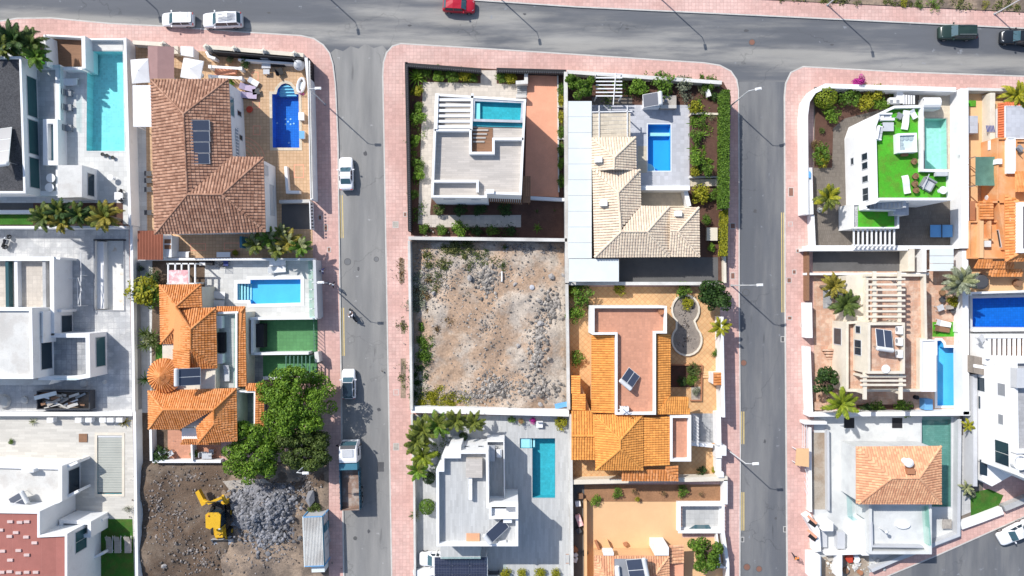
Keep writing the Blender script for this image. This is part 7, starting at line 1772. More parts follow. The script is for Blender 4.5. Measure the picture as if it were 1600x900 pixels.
block(h,[(764,788),(809.7,788),(809.7,811),(764,811)],5.8,T+.5,'white',.5,.3,'white');MB().prism(W(rect(791,791,806,797),6.8),6.4,7.0).build('niche',M['mid_grey'],h)
MB().prism(W([(728,717.5),(753.5,717.5),(753.5,746.5),(728,746.5)],6.7),5.7,6.7).build('raised_slab',M['roof_plank'],h)
for t0,t1 in((.15,.32),(.62,.80)):window(h,(716,705),(763,705),T,t0,t1,4.0,4.8,'glass')
MB().prism(W([(688,855),(751,855),(751,873.7),(688,873.7)],3.3),.1,3.2).build('balcony',M['grey_plank_pale'],h);MB().prism(thick([P(688,874,3.9),P(751,874,3.9),P(751,855,3.9)],.05),3.1,3.9,0,True).build('glass_panel',M['rail_glass'],h)
for i,y in enumerate((752,763,775)):ac_unit('grey air conditioner on the white stepped roof, %s in the row'%('top','middle','bottom')[i],735,y,90,5.76,'air conditioners on the white stepped roof')
solar_heater('blue solar heater turned diagonally on the white stepped roof',777,828,217,5.8,1.3,2.6,.4,1,'white');wp=thing('wooden_pallet','orange slatted pallet on the white stepped roof','pallet',739,840,5.9,None,5.76)
for k in range(7):MB().box(P3(730+k*3,840,5.86),(.2,1.0,.08)).build('board',M['tile_salmon'],wp)
sun_lounger('grey lounger on the shaded side terrace of the white stepped roof house',769,708,90,3.0,'mid_grey','light_grey',2.0,.7);MB().tube([P3(780,702,3.4),P3(780,714,3.4)],.35,10).build('float',M['canvas_white'],None,'white inflatable roll on the shaded side terrace','inflatable');MB().box(P3(793,812,6.4),(1.0,.5,.7)).build('roof_box',M['white'],None,'white box under the roof upstand','box');MB().box(P3(785,848,6.1),(.9,.5,.6)).build('roof_box',M['white'],None,'white box at the bottom edge of the stepped roof','box')
pv=thing('solar_array','dark solar panel array with white frames at the bottom edge','solar panels',719,890,2.6)
for j in range(3):
 for i in range(3):x0=679+i*27.4;y0=871+j*13.5;MB().prism(W(rect(x0,y0,x0+26.6,y0+12.7),2.6),2.5,2.6,0,True).build('panel',M['panel_pv'],pv)
MB().prism(W(rect(677.5,870,762,912),2.48),2.4,2.48,0,True).build('frame',M['white'],pv);posts(pv,[(680,871),(760,871)],2.4,.06)
car('white car half hidden beneath the solar panel array',680,874,180,4.0,1.76,1.5,group='parked cars in yards');wall('slanted white wall at the bottom left corner of the white house',[(646,898),(684,892)],1.0,'white',.9);wall('white street wall left of the palms',[(643,648),(647,760),(649,1000)],1.2,'white_dirty',.25)
for x,y,r,m,lb in((660,672,27,'leaf_palm','green gold palm at the top left of the white house garden'),(684,664,26,'leaf','dense green palm second along the top wall'),(712,658,24,'leaf_palm','green palm third along the top wall'),(740,660,20,'leaf_palm','palm at the right end of the top wall'),(650,690,24,'leaf_palm','palm overhanging the pink pavement'),(661,712,24,'leaf_lime','ragged lime green palm halfway down the left wall'),(652,735,20,'leaf_bright','bright palm above the clipped ball shrub')):palm(lb,x,y,r,3.0,15,m,Z,'palms round the white house with the teal pool',m2='leaf_palm')
bush('dark clipped ball shrub left of the stepped roof',670,747,10,'leaf_dark','round',1.4);bush('green clipped ball shrub left of the stepped roof',667,792,12.5,'leaf','round',1.7);rosette('pale yucca beside the green clipped ball',648.5,805,12,'leaf_pale',26,single=False,name='yucca');bush('columnar dark shrub under the top palms',724,682,7,'leaf_dark','round',1.6);rosette('small pale cactus by the top palms',693,682,7,'leaf_grey',16,single=False,name='cactus')
rubble('white pebbles under the palms',[(700,660,20,8,0),(665,710,12,20,0),(710,690,12,8,0)],160,'white',Z,.05,.2,41)
for x,r,lb in((789.6,9,'first'),(815.7,8,'second'),(843.6,9,'third'),(867.6,8,'fourth')):bush('yellow shrub in the bottom row, %s from the left'%lb,x,896,r,'leaf_yellow','bush',.9,Z,'yellow shrubs at the bottom of the grey terrace')
bush('yellow flowering shrub in the top right corner of the grey terrace',876,661,11,'leaf_yellow','loose',.9);pot_plant('pale potted shrub at the top wall of the grey terrace',814,658,Z,.3,'clay_pot','leaf_pale',.6);bush('pink flowering pot at the top wall of the grey terrace',833,657,5,'magenta','bush',.6);chair('white chair right of the pink flowers',843,663,-90,Z,'white','white',.8);bush('small green shrub left of the pale pot',800,656,6,'leaf','loose',.7)
bk=root_at('garden_bench','dark bench at the bottom of the grey terrace','bench',771,895,0,Z);MB().box((0,0,.42),(1.5,.45,.06)).build('seat',M['dark_grey'],bk,local=True);MB().box((0,-.24,.7),(1.5,.06,.4)).build('backrest',M['light_grey'],bk,local=True);[MB().box((s*.65,0,.2),(.08,.4,.4)).build('leg',M['black'],bk,local=True)for s in(-1,1)]
pf=thing('picture_frame','thin metal towel rack by the right wall of the grey terrace','towel rack',886,871,.8);[MB().bar(P3(884,y,.8),P3(889,y,.8),.06).build('bar',M['clay_pot'],pf)for y in(866,880)];[MB().bar(P3(x,866,.8),P3(x,880,.8),.05).build('bar',M['metal'],pf)for x in(884,889)]
# EASTERN BLOCK
# L: white house with the green roof lawn
sheet('yard','brown brick yard round the house with the roof lawn',[(1272,136),(1506,140),(1506,386),(1270,386)],Z,'brown_brick')
sheet('patio','sand tiled patio round the mint green pool',[(1436,140),(1500,142),(1500,312),(1436,312)],Z+.008,'beige_tile')
sheet('flower_bed','dark planted corner bed behind the curved white wall',[(1274,150),(1284,136),(1420,140),(1402,165),(1320,185),(1302,200),(1300,262),(1272,262)],Z+.006,'bed_soil')
wall('long curved white street wall round the bougainvillea garden',[(1260,335),(1259,180),(1262,158),(1272,143),(1290,134),(1494,140)],1.9,'white',.55)
wall('white gate wall with letterbox at the left of the roof lawn house',[(1264,262),(1266,335)],1.6,'white',.8);MB().box(P3(1263,273,1.75),(.5,.8,.2)).build('letterbox',M['blue_plastic'],None,'blue letterbox on the white gate wall','letterbox')
wall('white wall between the mint green pool and the orange house',[(1507,138),(1508,388)],2.2,'white',.95);wall('white wall below the brown brick yard',[(1262,386),(1512,386)],1.6,'white',.4)
pool('mint green pool right of the roof lawn',POOL_L,Z,1.2,'pool_mint','water_clear','stone_pale',.12,ch=.012)
h=thing('modern_house','white house with a bright green artificial lawn on its flat roof','house',1420,240,7);T=7.0
L_=[(1365,197),(1372,177),(1397,165),(1443,164),(1443,264),(1487,265),(1487,313),(1375,313),(1368,318)]
block(h,L_,.1,T,'white',.55,.3,'lawn')
block(h,[(1353,270),(1370,270),(1370,282),(1353,282)],3.0,4.6,'white',0);block(h,[(1346,237),(1372,237),(1372,268),(1346,268)],.1,3.4,'white',0)
for t0,t1,z0,z1 in((.30,.40,4.2,5.6),(.30,.40,1.6,2.4),(.42,.52,4.2,5.6),(.60,.69,4.2,5.6),(.76,.94,4.2,5.6)):window(h,(1365,197),(1368,318),T,t0,t1,z0,z1,'glass',mull=1 if t1>.9 else 0)
for q in([(1379,181),(1379,186),(1398,186)],):parapet(h,q,T,.5,.3)
sd=thing('external_stair','grey external stair below the roof lawn','stair',1380,325,4,None,.15)
for k in range(11):MB().prism(W(rect(1356+k*4.6,315,1360.6+k*4.6,326),5),3.4,3.6+.26*k,0,True).build('step',M['light_grey'],sd)
MB().prism(W(rect(1396,316,1420,336),4.6),.1,4.6).build('landing',M['lilac_tile'],sd);MB().prism(thick([P(1353,327,4.8),P(1400,328,4.8)],.14),3.3,4.8,0,True).build('parapet',M['white'],sd)
MB().prism(thick([P(1352,314,4.8),P(1353,327,4.8)],.3),3.3,4.8,0,True).build('parapet',M['white'],sd)
an=thing('annex','small flat annex with a green lawn roof and pebble edges','annex',1365,340,3.6);block(an,[(1332,318),(1405,318),(1405,357),(1332,357)],.1,3.6,'white',.2,.18,'pebble');MB().flat(W(rect(1341,320,1398,355.5),3.5),3.43).build('roof_lawn',M['lawn'],an)
pg=thing('pergola','row of white beams below the small green annex','pergola',1365,370,2.9)
fins(pg,1334,358,1397,384,10,3.0,True,.14,.2);beams(pg,[((1331,383.5),(1398,383.5))],2.85,.2,.16)
tt=root_at('table_tennis_table','blue table tennis table on the brown brick yard','table tennis table',1471,361,0,Z,None,.76)
for s in(-1,1):MB().box((s*.70,0,.75),(1.36,1.52,.04)).build('half_top',M['blue_plastic'],tt,local=True);[MB().box((s*.9,u*.6,.37),(.07,.07,.74)).build('leg',M['black'],tt,local=True)for u in(-1,1)]
MB().box((0,0,.84),(.03,1.7,.15)).build('net',M['dark_grey'],tt,local=True)
ZR=T-.54
sofa('white corner sofa on the roof lawn, upper piece',1382,182,0,1.5,.7,ZR,'light_grey','white');sofa('white corner sofa on the roof lawn, left piece',1374,208,80,1.6,.7,ZR,'light_grey','white');table('grey square table on the roof lawn',1388,198,0,1.25,1.0,ZR,'light_grey',h=.5);table('small grey table beside the upper white lounger',1406,181,-25,.6,.7,ZR,'mid_grey',h=.4)
sun_lounger('white curved lounger near the top of the roof lawn',1416,187,82,ZR,L=2.2,w=.75,curvy=True);sun_lounger('white curved lounger at the bottom of the roof lawn',1417,288,-80,ZR,L=2.1,w=.75,curvy=True);sofa('grey double recliner among the pots of the roof lawn',1450,288,-30,1.4,1.3,ZR,'light_grey','mid_grey');MB().bar(P3(1442,296,7.0),P3(1452,272,7.3),.08).build('recliner_bar',M['light_grey'],None,'pale bar leaning across the double recliner','bar')
sun_lounger('pale folded lounger in the top right corner of the roof lawn',1428,178,120,ZR,L=1.1,w=.5)
jz=root_at('hot_tub','white square hot tub on the roof lawn','hot tub',1418,223,2,ZR,None,.9);MB().ring(offset(rect(-1.1,-1.1,1.1,1.1),0),offset(rect(-1.1,-1.1,1.1,1.1),-.25),0,.9).build('shell',M['white'],jz,local=True);MB().flat(rect(-.9,-.9,.9,.9),.66).build('tub_floor',M['white'],jz,local=True)
for x,y in((-.5,.5),(.05,.55),(.55,.5),(-.6,-.1),(-.5,-.6)):MB().lathe([(.3,.6),(.28,.70),(.18,.73)],(x,y,0),12).build('seat',M['light_grey'],jz,local=True)
MB().flat(rect(-.86,-.86,.86,.86),.80).build('water',M['rail_glass'],jz,local=True);MB().box((0,-1.25,.2),(.7,.3,.4)).build('step',M['clay_pot'],jz,local=True)
for x,y,lb in((1429,252,'below the hot tub'),(1431,275,'top of the three near the recliner'),(1430,287,'middle of the three near the recliner'),(1432,297,'bottom of the three near the recliner')):pot_plant('brown wicker pot on the roof lawn, %s'%lb,x,y,ZR,.34,'pot_wicker','leaf_dry',.25,'brown pots on the roof lawn')
table('round white table in the right corner of the roof lawn',1474,297,0,.9,.9,ZR,round_=True);MB().box(P3(1470,272,7.0),(1.3,.5,.5)).build('storage_box',M['light_grey'],None,'grey storage box under the white parapet of the roof lawn','box')
hut=thing('barbecue_hut','white curved roof barbecue hut above the mint green pool','hut',1457,160,1.8);MB().prism(W(rect(1445,152,1470,170),1.5),.1,1.4).build('body',M['white'],hut);cv=MB();c0,c1=P(1444,151,1.8),P(1471,168,1.8)
for k in range(6):a0,a1=math.pi*k/6,math.pi*(k+1)/6;f=lambda a:(c1[1]+c0[1])/2+(c0[1]-c1[1])/2*math.cos(a);g=lambda a:1.4+.45*math.sin(a);cv.add([(c0[0],f(a0),g(a0)),(c1[0],f(a0),g(a0)),(c1[0],f(a1),g(a1)),(c0[0],f(a1),g(a1))],[(0,1,2,3)])
cv.build('roof',M['white'],hut);wd=thing('white_decking','white slatted gate beside the barbecue hut','gate',1418,153,1.6);[MB().bar(P3(1412+k*4,148+.3*k,1.5),P3(1412+k*4,163,1.5),.2,.06).build('slat',M['white'],wd)for k in range(5)]
bp=thing('block_planter','white breeze block planter with dark holes at the head of the roof lawn','planter',1399,155,1.0);[MB().box(P3(x,y,.9),(.8,.7,.7)).build('block',M['white'],bp)for x,y in((1393,158),(1403,158),(1404,149))];[MB().box(P3(x,y,1.28),(.35,.35,.05)).build('hole',M['mid_grey'],bp)for x,y in((1393,158),(1403,158))]
pool_sh=thing('pool_shower','slim pool shower post right of the mint green pool','shower',1486,245,1.5);MB().bar((*P(1486,247,.2),.15),(*P(1486,247,.2),2.1),.08).build('post',M['galvanised'],pool_sh);MB().bar((*P(1486,247,.2),2.1),(P(1486,247,.2)[0]-.4,P(1486,247,.2)[1],2.1),.08).build('head',M['galvanised'],pool_sh)
bush('large clipped yellow green ball in the curved wall corner',1290,152,18,'leaf_lime','round',2.2)
for x,y,r,m,lb in((1299,178,14,'leaf_bright','bright shrub below the clipped ball'),(1326,152,16,'leaf','broad green shrub right of the clipped ball'),(1352,160,13,'leaf_yellow','yellow shrub in the middle of the corner bed'),(1367,144,14,'leaf_yellow','fern like yellow green shrub at the front wall'),(1375,162,12,'leaf_bright','green shrub at the right end of the corner bed'),(1346,140,11,'leaf_dry','brown base of the bougainvillea'),(1284,240,15,'leaf','leafy shrub at the left wall of the brick yard'),(1285,250,11,'leaf_yellow','yellow shrub at the left wall of the brick yard'),(1276,228,9,'leaf_dry','dry shrub at the left wall of the brick yard'),(1284,204,5,'leaf_olive','small shrub alone in the corner bed')):bush(lb,x,y,r,m,'loose')
bush('purple bougainvillea overhanging the pink pavement',1342,127,8,'magenta','bush',2.6);palm('yellow green palm in the lower brick yard',1294,309,24,2.8,20,'leaf_palm',Z,m2='leaf_yellow');pot_plant('white potted shrub under the yellow green palm',1281,328,Z,.3,'white','leaf_grey',.4)
wall('white inner wall between the gate and the beam row',[(1270,336),(1272,384)],1.3,'white',.4)
# M: orange house at the right edge
sheet('patio','orange washed patio at the right edge of the photograph',[(1514,142),(1700,142),(1700,456),(1514,456)],Z,'tan_plain');wall('pale front wall of the orange house',[(1512,139),(1700,143)],1.4,'white_dirty',.35)
h=thing('orange_house','orange rendered house with tile strips at the right edge','house',1580,280,4)
block(h,[(1570,165),(1700,165),(1700,217),(1570,217)],.1,2.7,'white',.06,.1,'lilac_tile');tiled_roof(h,[[(1560,214,2.3),(1560,161,2.3),(1569,161,2.65),(1569,214,2.65)],[(1569,160,2.3),(1700,160,2.3),(1700,166,2.65),(1569,166,2.65)]],'tile_red',(),.3,.4)
block(h,[(1558,215),(1575,215),(1575,270),(1587,270),(1587,219),(1700,219),(1700,390),(1572,390),(1558,310)],.1,3.0,'orange_render',.25,.2,'orange_render');block(h,[(1574,215),(1587,215),(1587,271),(1574,271)],.1,3.2,'white',.1,.1,'white')
tiled_roof(h,[[(1571,408,3.4),(1570,305,3.4),(1592,312,4.2),(1592,396,4.2)],[(1700,408,3.4),(1573,408,3.4),(1594,397,4.2),(1700,390,4.2)],[(1587,268,3.3),(1700,268,3.3),(1700,300,4),(1587,300,4)]],'tile_orange',[((1571,408,3.4),(1592,396,4.2))],.34,.4)
block(h,[(1592,316),(1700,316),(1700,395),(1592,395)],.1,4.6,'white',.3,.5,'dark_grey');window(h,(1558,310),(1572,390),3.0,.60,.95,.9,2.4,'glass');block(h,[(1514,345),(1571,345),(1571,404),(1514,404)],.1,2.3,'orange_render',.3,.2,'orange_render')
for q in([(1530,343,2.6),(1530,314,2.6),(1552,314,2.8),(1552,343,2.8)],[(1551,419,2.0),(1522,419,2.0),(1530,405,2.4),(1551,405,2.4)],[(1584,419,1.9),(1552,419,1.9),(1552,408,2.3),(1584,408,2.3)],[(1597,432,1.5),(1546,432,1.5),(1546,420,1.8),(1597,420,1.8)]):tiled_roof(h,[q],'tile_orange',(),.34,.4)
for x0,y0,x1,y1,z,m in((1531,345,1537,403,2.6,'tan_plain'),(1546,345,1549,373,2.8,'orange_render'),(1534,373,1552,376,2.5,'tan_plain'),(1552,314,1571,317,3.0,'orange_render'),(1515,314,1524,344,1.2,'clay_pot')):MB().prism(W(rect(x0,y0,x1,y1),z),.1,z).build('wall',M[m],h)
w=thing('garden_wall','pale garden wall running down the orange patio','wall',1551,180,1.6);MB().prism(W(rect(1547,145,1555,236),1.6),.1,1.6).build('wall_body',M['cream'],w);MB().prism(W(rect(1547,219,1560,234),1.9),1.5,1.9).build('white_cap',M['white'],w)
sn=thing('shade_net','green square shade net stretched over the orange patio','shade net',1542,268,2.5);q=MB();N_=8
q.add([P3(1524+37.5*i/N_,245+45*j/N_,2.6-.25*math.sin(math.pi*i/N_)*math.sin(math.pi*j/N_))for j in range(N_+1)for i in range(N_+1)],[(j*9+i,j*9+i+1,j*9+i+10,j*9+i+9)for j in range(N_)for i in range(N_)]);q.build('net',M['net_green'],sn,smooth=True)
for a,b in(((1513,247),(1524,245)),((1513,257),(1524,265)),((1513,289),(1524,290))):MB().bar(P3(*a,2.6),P3(*b,2.6),.06).build('cord',M['wood'],sn)
posts(sn,[(1524,245),(1561,245),(1561,290),(1524,290)],2.6,.05,'metal');MB().prism(W(rect(1512,181,1528,208),1.1),.1,1.1).build('roof_box',M['lilac_tile'],None,'blue grey box lid against the white wall of the orange patio','box');MB().prism(W(rect(1513,157,1525,166),.3),.1,.3).build('artificial_grass',M['lawn'],None,'small green mat in the corner of the orange patio','mat')
gr=thing('floor_grille','dark barred grille in the garden wall of the orange patio','grille',1549,196,1.6);[MB().bar(P3(1541+k*2.2,196,1.7),P3(1543+k*2.2,206,1.7),.07).build('bar',M['cloth_blue'],gr)for k in range(6)]
MB().prism(W(rect(1558,248,1566,256),3.2),2.4,3.2).build('white_box',M['white'],None,'white box at the corner of the green shade net','box');MB().tube([P3(1541,309,1.2),P3(1556,306,1.2)],.3,9).build('rolled_cover',M['canvas_white'],None,'rolled white cover below the green shade net','roll');chair('dark chair on the orange roof terrace',1593,232,40,2.76,'mid_grey','mid_grey',.7)
MB().lathe([(.9,0),(.95,.8),(.7,1.0)],P(1533,440,.9)+(.15,),18).build('water_tank',M['dark_grey'],None,'dark round water tank beside the grey green palm','tank');MB().lathe([(.4,0),(.5,.4),(.4,.8)],P(1590,442,.6)+(.15,),12).build('barrel',M['wood'],None,'wooden barrel at the right end of the orange patio','barrel');MB().prism(W(rect(1536,376,1546,386),2.2),2.0,2.5).build('white_basin',M['white_dirty'],None,'pale basin on the orange roof','basin')
palm('green bushy palm in the top right corner',1590,148,24,2.4,18,'leaf_yellow',Z);ac_unit('white boxed machine on the wall of the orange house',1581,342,90,3.0,None,.9,.5,.7)
# N: house with pergolas and pink tiled terraces
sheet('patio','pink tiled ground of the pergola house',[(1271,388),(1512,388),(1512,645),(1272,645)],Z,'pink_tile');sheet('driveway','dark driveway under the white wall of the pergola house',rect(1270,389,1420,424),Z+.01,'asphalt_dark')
pool('blue pool with a notched corner right of the pergola house',POOL_N,Z,1.0,'pool_sky','water_clear','white',.3);sheet('lawn','small green mat of lawn above the notched blue pool',rect(1457,503,1495,526),Z+.012,'lawn')
wall('white wall under the brick yard at the dark driveway',[(1258,390),(1420,389)],2.0,'white',.35);wall('cream wall ending the dark driveway',[(1424,389),(1424,424)],2.0,'cream',.8);wall('white wall below the dark driveway',[(1260,428),(1452,428)],1.2,'white',.28);wall('white wall right of the dark driveway steps',[(1445,388),(1445,425)],2.0,'white',.4)
for a,b,z,t,lb in(((1264,473),(1265,528),1.5,.75,'upper white street wall of the pergola house'),((1263,542),(1267,645),1.5,.55,'lower white street wall of the pergola house'),((1508,390),(1510,648),1.8,.75,'white wall between the pergola house and the big blue pool'),((1264,648),(1516,646),1.8,.5,'white wall below the pergola house'),((1263,390),(1263,470),1.3,.25,'dark capped street wall beside the dark driveway')):wall(lb,[a,b],z,'white' if 'capped' not in lb else 'wood',t)
cr=thing('canopy','white corrugated plastic canopy right of the dark driveway','canopy',1471,406,2.5)
for k in range(3):MB().prism(W(rect(1453,388+k*12,1490,399.4+k*12),2.5),2.44,2.5,0,True).build('panel',M['sheet_white'],cr)
posts(cr,[(1454,389),(1489,389),(1454,422),(1489,422)],2.42,.06)
h=thing('pergola_house','cream house with pink tiled terraces and white pergolas','house',1390,530,5)
block(h,[(1353,428),(1447,428),(1449,532),(1441,532),(1441,612),(1322,612),(1322,503),(1353,500)],.1,3.7,'cream',.7,.3,'pink_tile');block(h,[(1356,504),(1414,504),(1414,584),(1356,584)],.1,6.4,'cream',.5,.3,'pink_tile');block(h,[(1440,532),(1463,531),(1463,612),(1440,612)],.1,4.0,'white',.15,.1,'white')
MB().prism(W([(1322,431),(1352,428),(1352,503),(1322,503)],2.9),.1,2.9).build('lower_wing',M['cream'],h);window(h,(1356,504),(1356,584),6.4,.08,.24,3.6,4.8);window(h,(1356,504),(1356,584),6.4,.36,.68,3.3,5.0,mull=1);window(h,(1322,431),(1322,503),2.9,.25,.4,.8,2.0);window(h,(1322,503),(1322,612),3.7,.1,.35,.6,2.6)
for i,(zz,(x0,x1,y0,y1,n,xs))in enumerate(((5.6,(1353,1414,430,503,8,(1366,1405))),(5.6,(1344,1415,588,614,3,(1351,1407))))):
 pg=thing('pergola','white pergola over the %s'%('upper pink terrace','lower pink terrace')[i],'pergola',1385,(465,600)[i],zz,None,3.0)
 for k in range(n):y=y0+6*(1-i)+(y1-y0-6)*k/n;beams(pg,[((x0,y),(x1,y))],zz+.18,.24,.18,'cream')
 for x in xs:beams(pg,[((x,y0-6),(x,y1+(10 if i else 0)))],zz,.40,.24,'cream')
 posts(pg,[(x,y)for x in xs for y in(y0,y1)],zz-.12,.14,'cream',z0=3.0)
solar_heater('pale framed solar heater on the top terrace of the pergola house',1381,529,262,5.9,1.9,2.2,.4,2,'white');[ac_unit('white air conditioner on the top terrace of the pergola house, %s of the three'%lb,1407,y,90,5.9,'air conditioners on the top terrace',.9,.5,.7)for y,lb in((516,'top'),(534,'middle'),(553,'bottom'))];MB().lathe([(.1,.4),(.5,.55),(.5,.6)],P(1382,576,6.2)+(5.9,),14).build('satellite_dish',M['white'],None,'white round dish on the top terrace of the pergola house','dish')
for k in range(4):MB().prism(W(rect(1284+k*3,545+k*4.6,1311,548+k*4.6),.3),.1,.62-.12*k).build('terrace_step',M['pink_tile'],None,'pink garden step left of the pergola house, %s'%('top','second','third','bottom')[k],'step','pink garden steps')
for x,y,r,m,lb in((1303,447,22,'leaf_palm_gold','golden palm at the top left of the pergola house'),(1322,475,25,'leaf_olive','olive spiky palm left of the upper pergola'),(1314,631,29,'leaf_lime','bright yellow green palm at the bottom wall of the pergola house'),(1502,440,27,'leaf_grey','grey green fan palm right of the plastic canopy')):palm(lb,x,y,r,3.2,26 if m in('leaf_grey','leaf_olive')else 17,m,Z,m2='leaf_pale' if m=='leaf_grey' else None)
tree('dark leafy tree at the left wall of the pergola house',1290,594,22,3.2,'leaf_dark',2200,22,size=.14);bush('yellow green shrub at the foot of the golden palm',1312,440,10,'leaf_yellow','loose');bush('yellow shrub under the grey green fan palm',1490,470,10,'leaf_yellow','loose');bush('low shrub row at the foot of the pergola house',1372,639,12,'leaf','loose',.7);bush('bright low shrub at the foot of the pergola house',1412,638,14,'leaf_bright','loose',.7);bush('dark low shrub in the bed below the lower pergola',1352,638,9,'leaf_dark','loose',.7)
sheet('flower_bed','dark bed at the foot of the pergola house',rect(1338,632,1428,645),Z+.012,'bed_soil');sheet('slate_square','grey slate square under the golden palm',rect(1286,446,1300,482),Z+.012,'slate_tile');pot_plant('small green potted shrub by the garden steps',1309,520,Z,.25,'clay_pot','leaf_olive',.45);pot_plant('orange clay pot by the garden steps',1308,535,Z,.3,'clay_pot',None)
for x,y,m,lb in((1473,457,'pot_wicker','brown pot left of the fan palm'),(1473,468,'dark_grey','dark pot left of the fan palm'),(1490,485,'dark_grey','dark bowl above the small lawn')):pot_plant(lb,x,y,Z,.36,m,None)
table('small grey table above the small lawn',1470,481,20,.8,.7,Z,'light_grey');table('pale narrow table above the small lawn',1484,480,5,1.0,.5,Z,'stone_pale');sun_lounger('white sun lounger at the edge of the small lawn',1474,506,165,Z);sun_lounger('brown wooden lounger on the small lawn',1472,514,172,Z,'wood','wood');MB().prism(W(rect(1496,502,1504,519),1.0),.1,1.0).build('pool_cabinet',M['white'],None,'white cabinet beside the small lawn','cabinet');MB().box(P3(1447,631,.7),(1.0,1.3,1.1)).build('blue_tarp_bin',M['blue_plastic'],None,'blue bin at the lower left of the notched pool','bin');MB().lathe([(.25,0),(.28,.5),(.2,.6)],P(1432,621,.5)+(.15,),12).build('black_bin',M['black'],None,'black round bin left of the blue bin','bin');MB().prism(W(rect(1274,629,1284,641),1.2),.1,1.2).build('gate_pillar',M['pink_tile'],None,'pink pillar in the bottom left corner of the pergola house','pillar')
# O: white house at the right edge with the deep blue pool
sheet('patio','pale deck around the deep blue pool at the right edge',[(1514,456),(1700,450),(1700,640),(1514,640)],Z,'grey_tile');pool('deep blue pool cut off by the right edge',POOL_O,Z,1.5,'pool_navy','water_blue','light_grey',.3)
wall('white wall above the deep blue pool',[(1517,462),(1517,458),(1700,452)],1.2,'white',.25);wall('white wall below the deep blue pool',[(1520,516),(1700,514)],.9,'white',.35)
h=thing('modern_house','tall white house with stone bands at the right edge','house',1590,640,8);T=8.0
block(h,[(1585,563),(1700,563),(1700,790),(1588,742)],.1,T,'white',.5,.35,'stone_grey');block(h,[(1540,524),(1700,524),(1700,570),(1540,570)],.1,3.6,'white',.9,.25,'wood')  # brown deck colour stands in for the shade between the pergola beams
MB().prism(W([(1535,552),(1582,562),(1586,740),(1550,760),(1535,752)],2.2),.1,2.2).build('lower_wing',M['white'],h)
pg=thing('pergola','row of broad white beams below the deep blue pool','pergola',1575,540,3.9,None,3.1);fins(pg,1546,526,1600,558,8,4.0,True,.36,.08);beams(pg,[((1541,526),(1650,525)),((1541,558),(1650,560))],4.0,.4,.3)
for i,(x0,x1)in enumerate(((1522,1541),(1546,1579))):
 MB().prism(W([(x0,556+9*i),(x1,560+9*i),(x1,587+9*i),(x0,583+8*i)],3.0),.1,3.0).build('stone_band',M['stone_brown'],h)
 MB().prism(W([(x0,569+8*i),(x1-12*i,572+8*i),(x1-12*i,577+8*i),(x0,574+8*i)],3.06),2.9,3.06,0,True).build('white_stripe',M['white'],h)
for t0,t1,z0,z1,gl in((.22,.34,5.2,6.6,'mid_grey'),(.50,.60,5.2,6.2,'mid_grey'),(.74,.96,4.6,7.0,'glass'),(.20,.34,1.2,3.2,'glass')):window(h,(1585,563),(1588,742),T,t0,t1,z0,z1,gl,'white',mull=1 if z1==7.0 else 0)
MB().prism(W([(1530,619),(1539,621),(1539,640),(1530,638)],2.3),2.15,2.26,0,True).build('skylight',M['glass'],h);MB().prism(W([(1532,718),(1543,722),(1543,744),(1532,741)],2.3),2.15,2.26,0,True).build('skylight',M['glass'],h);MB().prism(thick([P(1588,706,8.3),P(1660,706,8.3)],.4),7.4,8.3,0,True).build('parapet',M['white'],h);MB().lathe([(.9,0),(.9,.5),(.7,.5),(.7,.1)],P(1594,722,8)+(7.6,),20).build('roof_ring',M['white'],h)
wall('pale grey wall left of the tall white house',[(1524,585),(1524,760)],2.0,'light_grey',.5);MB().box(P3(1592,590,8.0),(1.2,2.2,1.0)).build('roof_machine',M['light_grey'],None,'grey machine on the stone roof of the tall white house','machine');chair('grey chair on the sunken deck below the big blue pool',1533,530,30,3.1,'light_grey','light_grey',.8)
sheet('alley','shaded alley between the unfinished house and the tall white house',[(1500,650),(1536,650),(1536,800),(1500,815)],Z+.004,'brown_brick');sheet('path','pale path strip in the shaded alley',[(1501,680),(1515,680),(1517,800),(1502,806)],Z+.008,'grey_tile');sheet('lawn','green lawn corner above the diagonal street',[(1516,770),(1545,764),(1568,774),(1560,792),(1517,806)],Z+.01,'dark_lawn')
palm('yellow fronded palm at the top of the shaded alley',1513,665,12,1.8,12,'leaf_yellow');palm('pale fronded plant at the corner of the green lawn',1510,762,13,1.6,12,'leaf_pale');bush('grey shrub beside the green lawn corner',1518,772,7,'leaf_grey','loose')
wall('white stepped wall along the diagonal street at the lawn',[(1502,822),(1530,812),(1567,798)],.8,'white',.9);wall('grey stone wall along the diagonal street below the tall white house',[(1570,795),(1700,742)],1.0,'grey_wall',.7)
# P: unfinished house with the salmon hipped roof
sheet('terrace','pale concrete terrace of the unfinished house',[(1272,650),(1502,650),(1502,838),(1452,858),(1358,895),(1270,930)],Z,'concrete_pale');pool('long green glazed empty basin beside the salmon roof',POOL_P,Z,.5,'pool_green','rail_green','light_grey',.14,ch=.01)
sheet('dirt_strip','bare dirt strip in the trench beside the pavement',rect(1269,676,1293,796),Z+.012,'dirt');wall('white wall round the dirt strip, right side',[(1294,672),(1295,798)],.9,'light_grey',.25);wall('white wall round the dirt strip, street side',[(1266,668),(1267,800)],1.0,'white',.3);wall('white beam wall across the top of the dirt strip',[(1257,661),(1292,661)],1.5,'white',.35)
h=thing('unfinished_house','pale concrete house under a salmon hipped tile roof','house',1400,745,5);E,G=4.6,6.3
MB().prism(W([(1342,702),(1466,702),(1466,784),(1342,784)],E),.1,E-.05).build('wall',M['concrete_pale'],h)
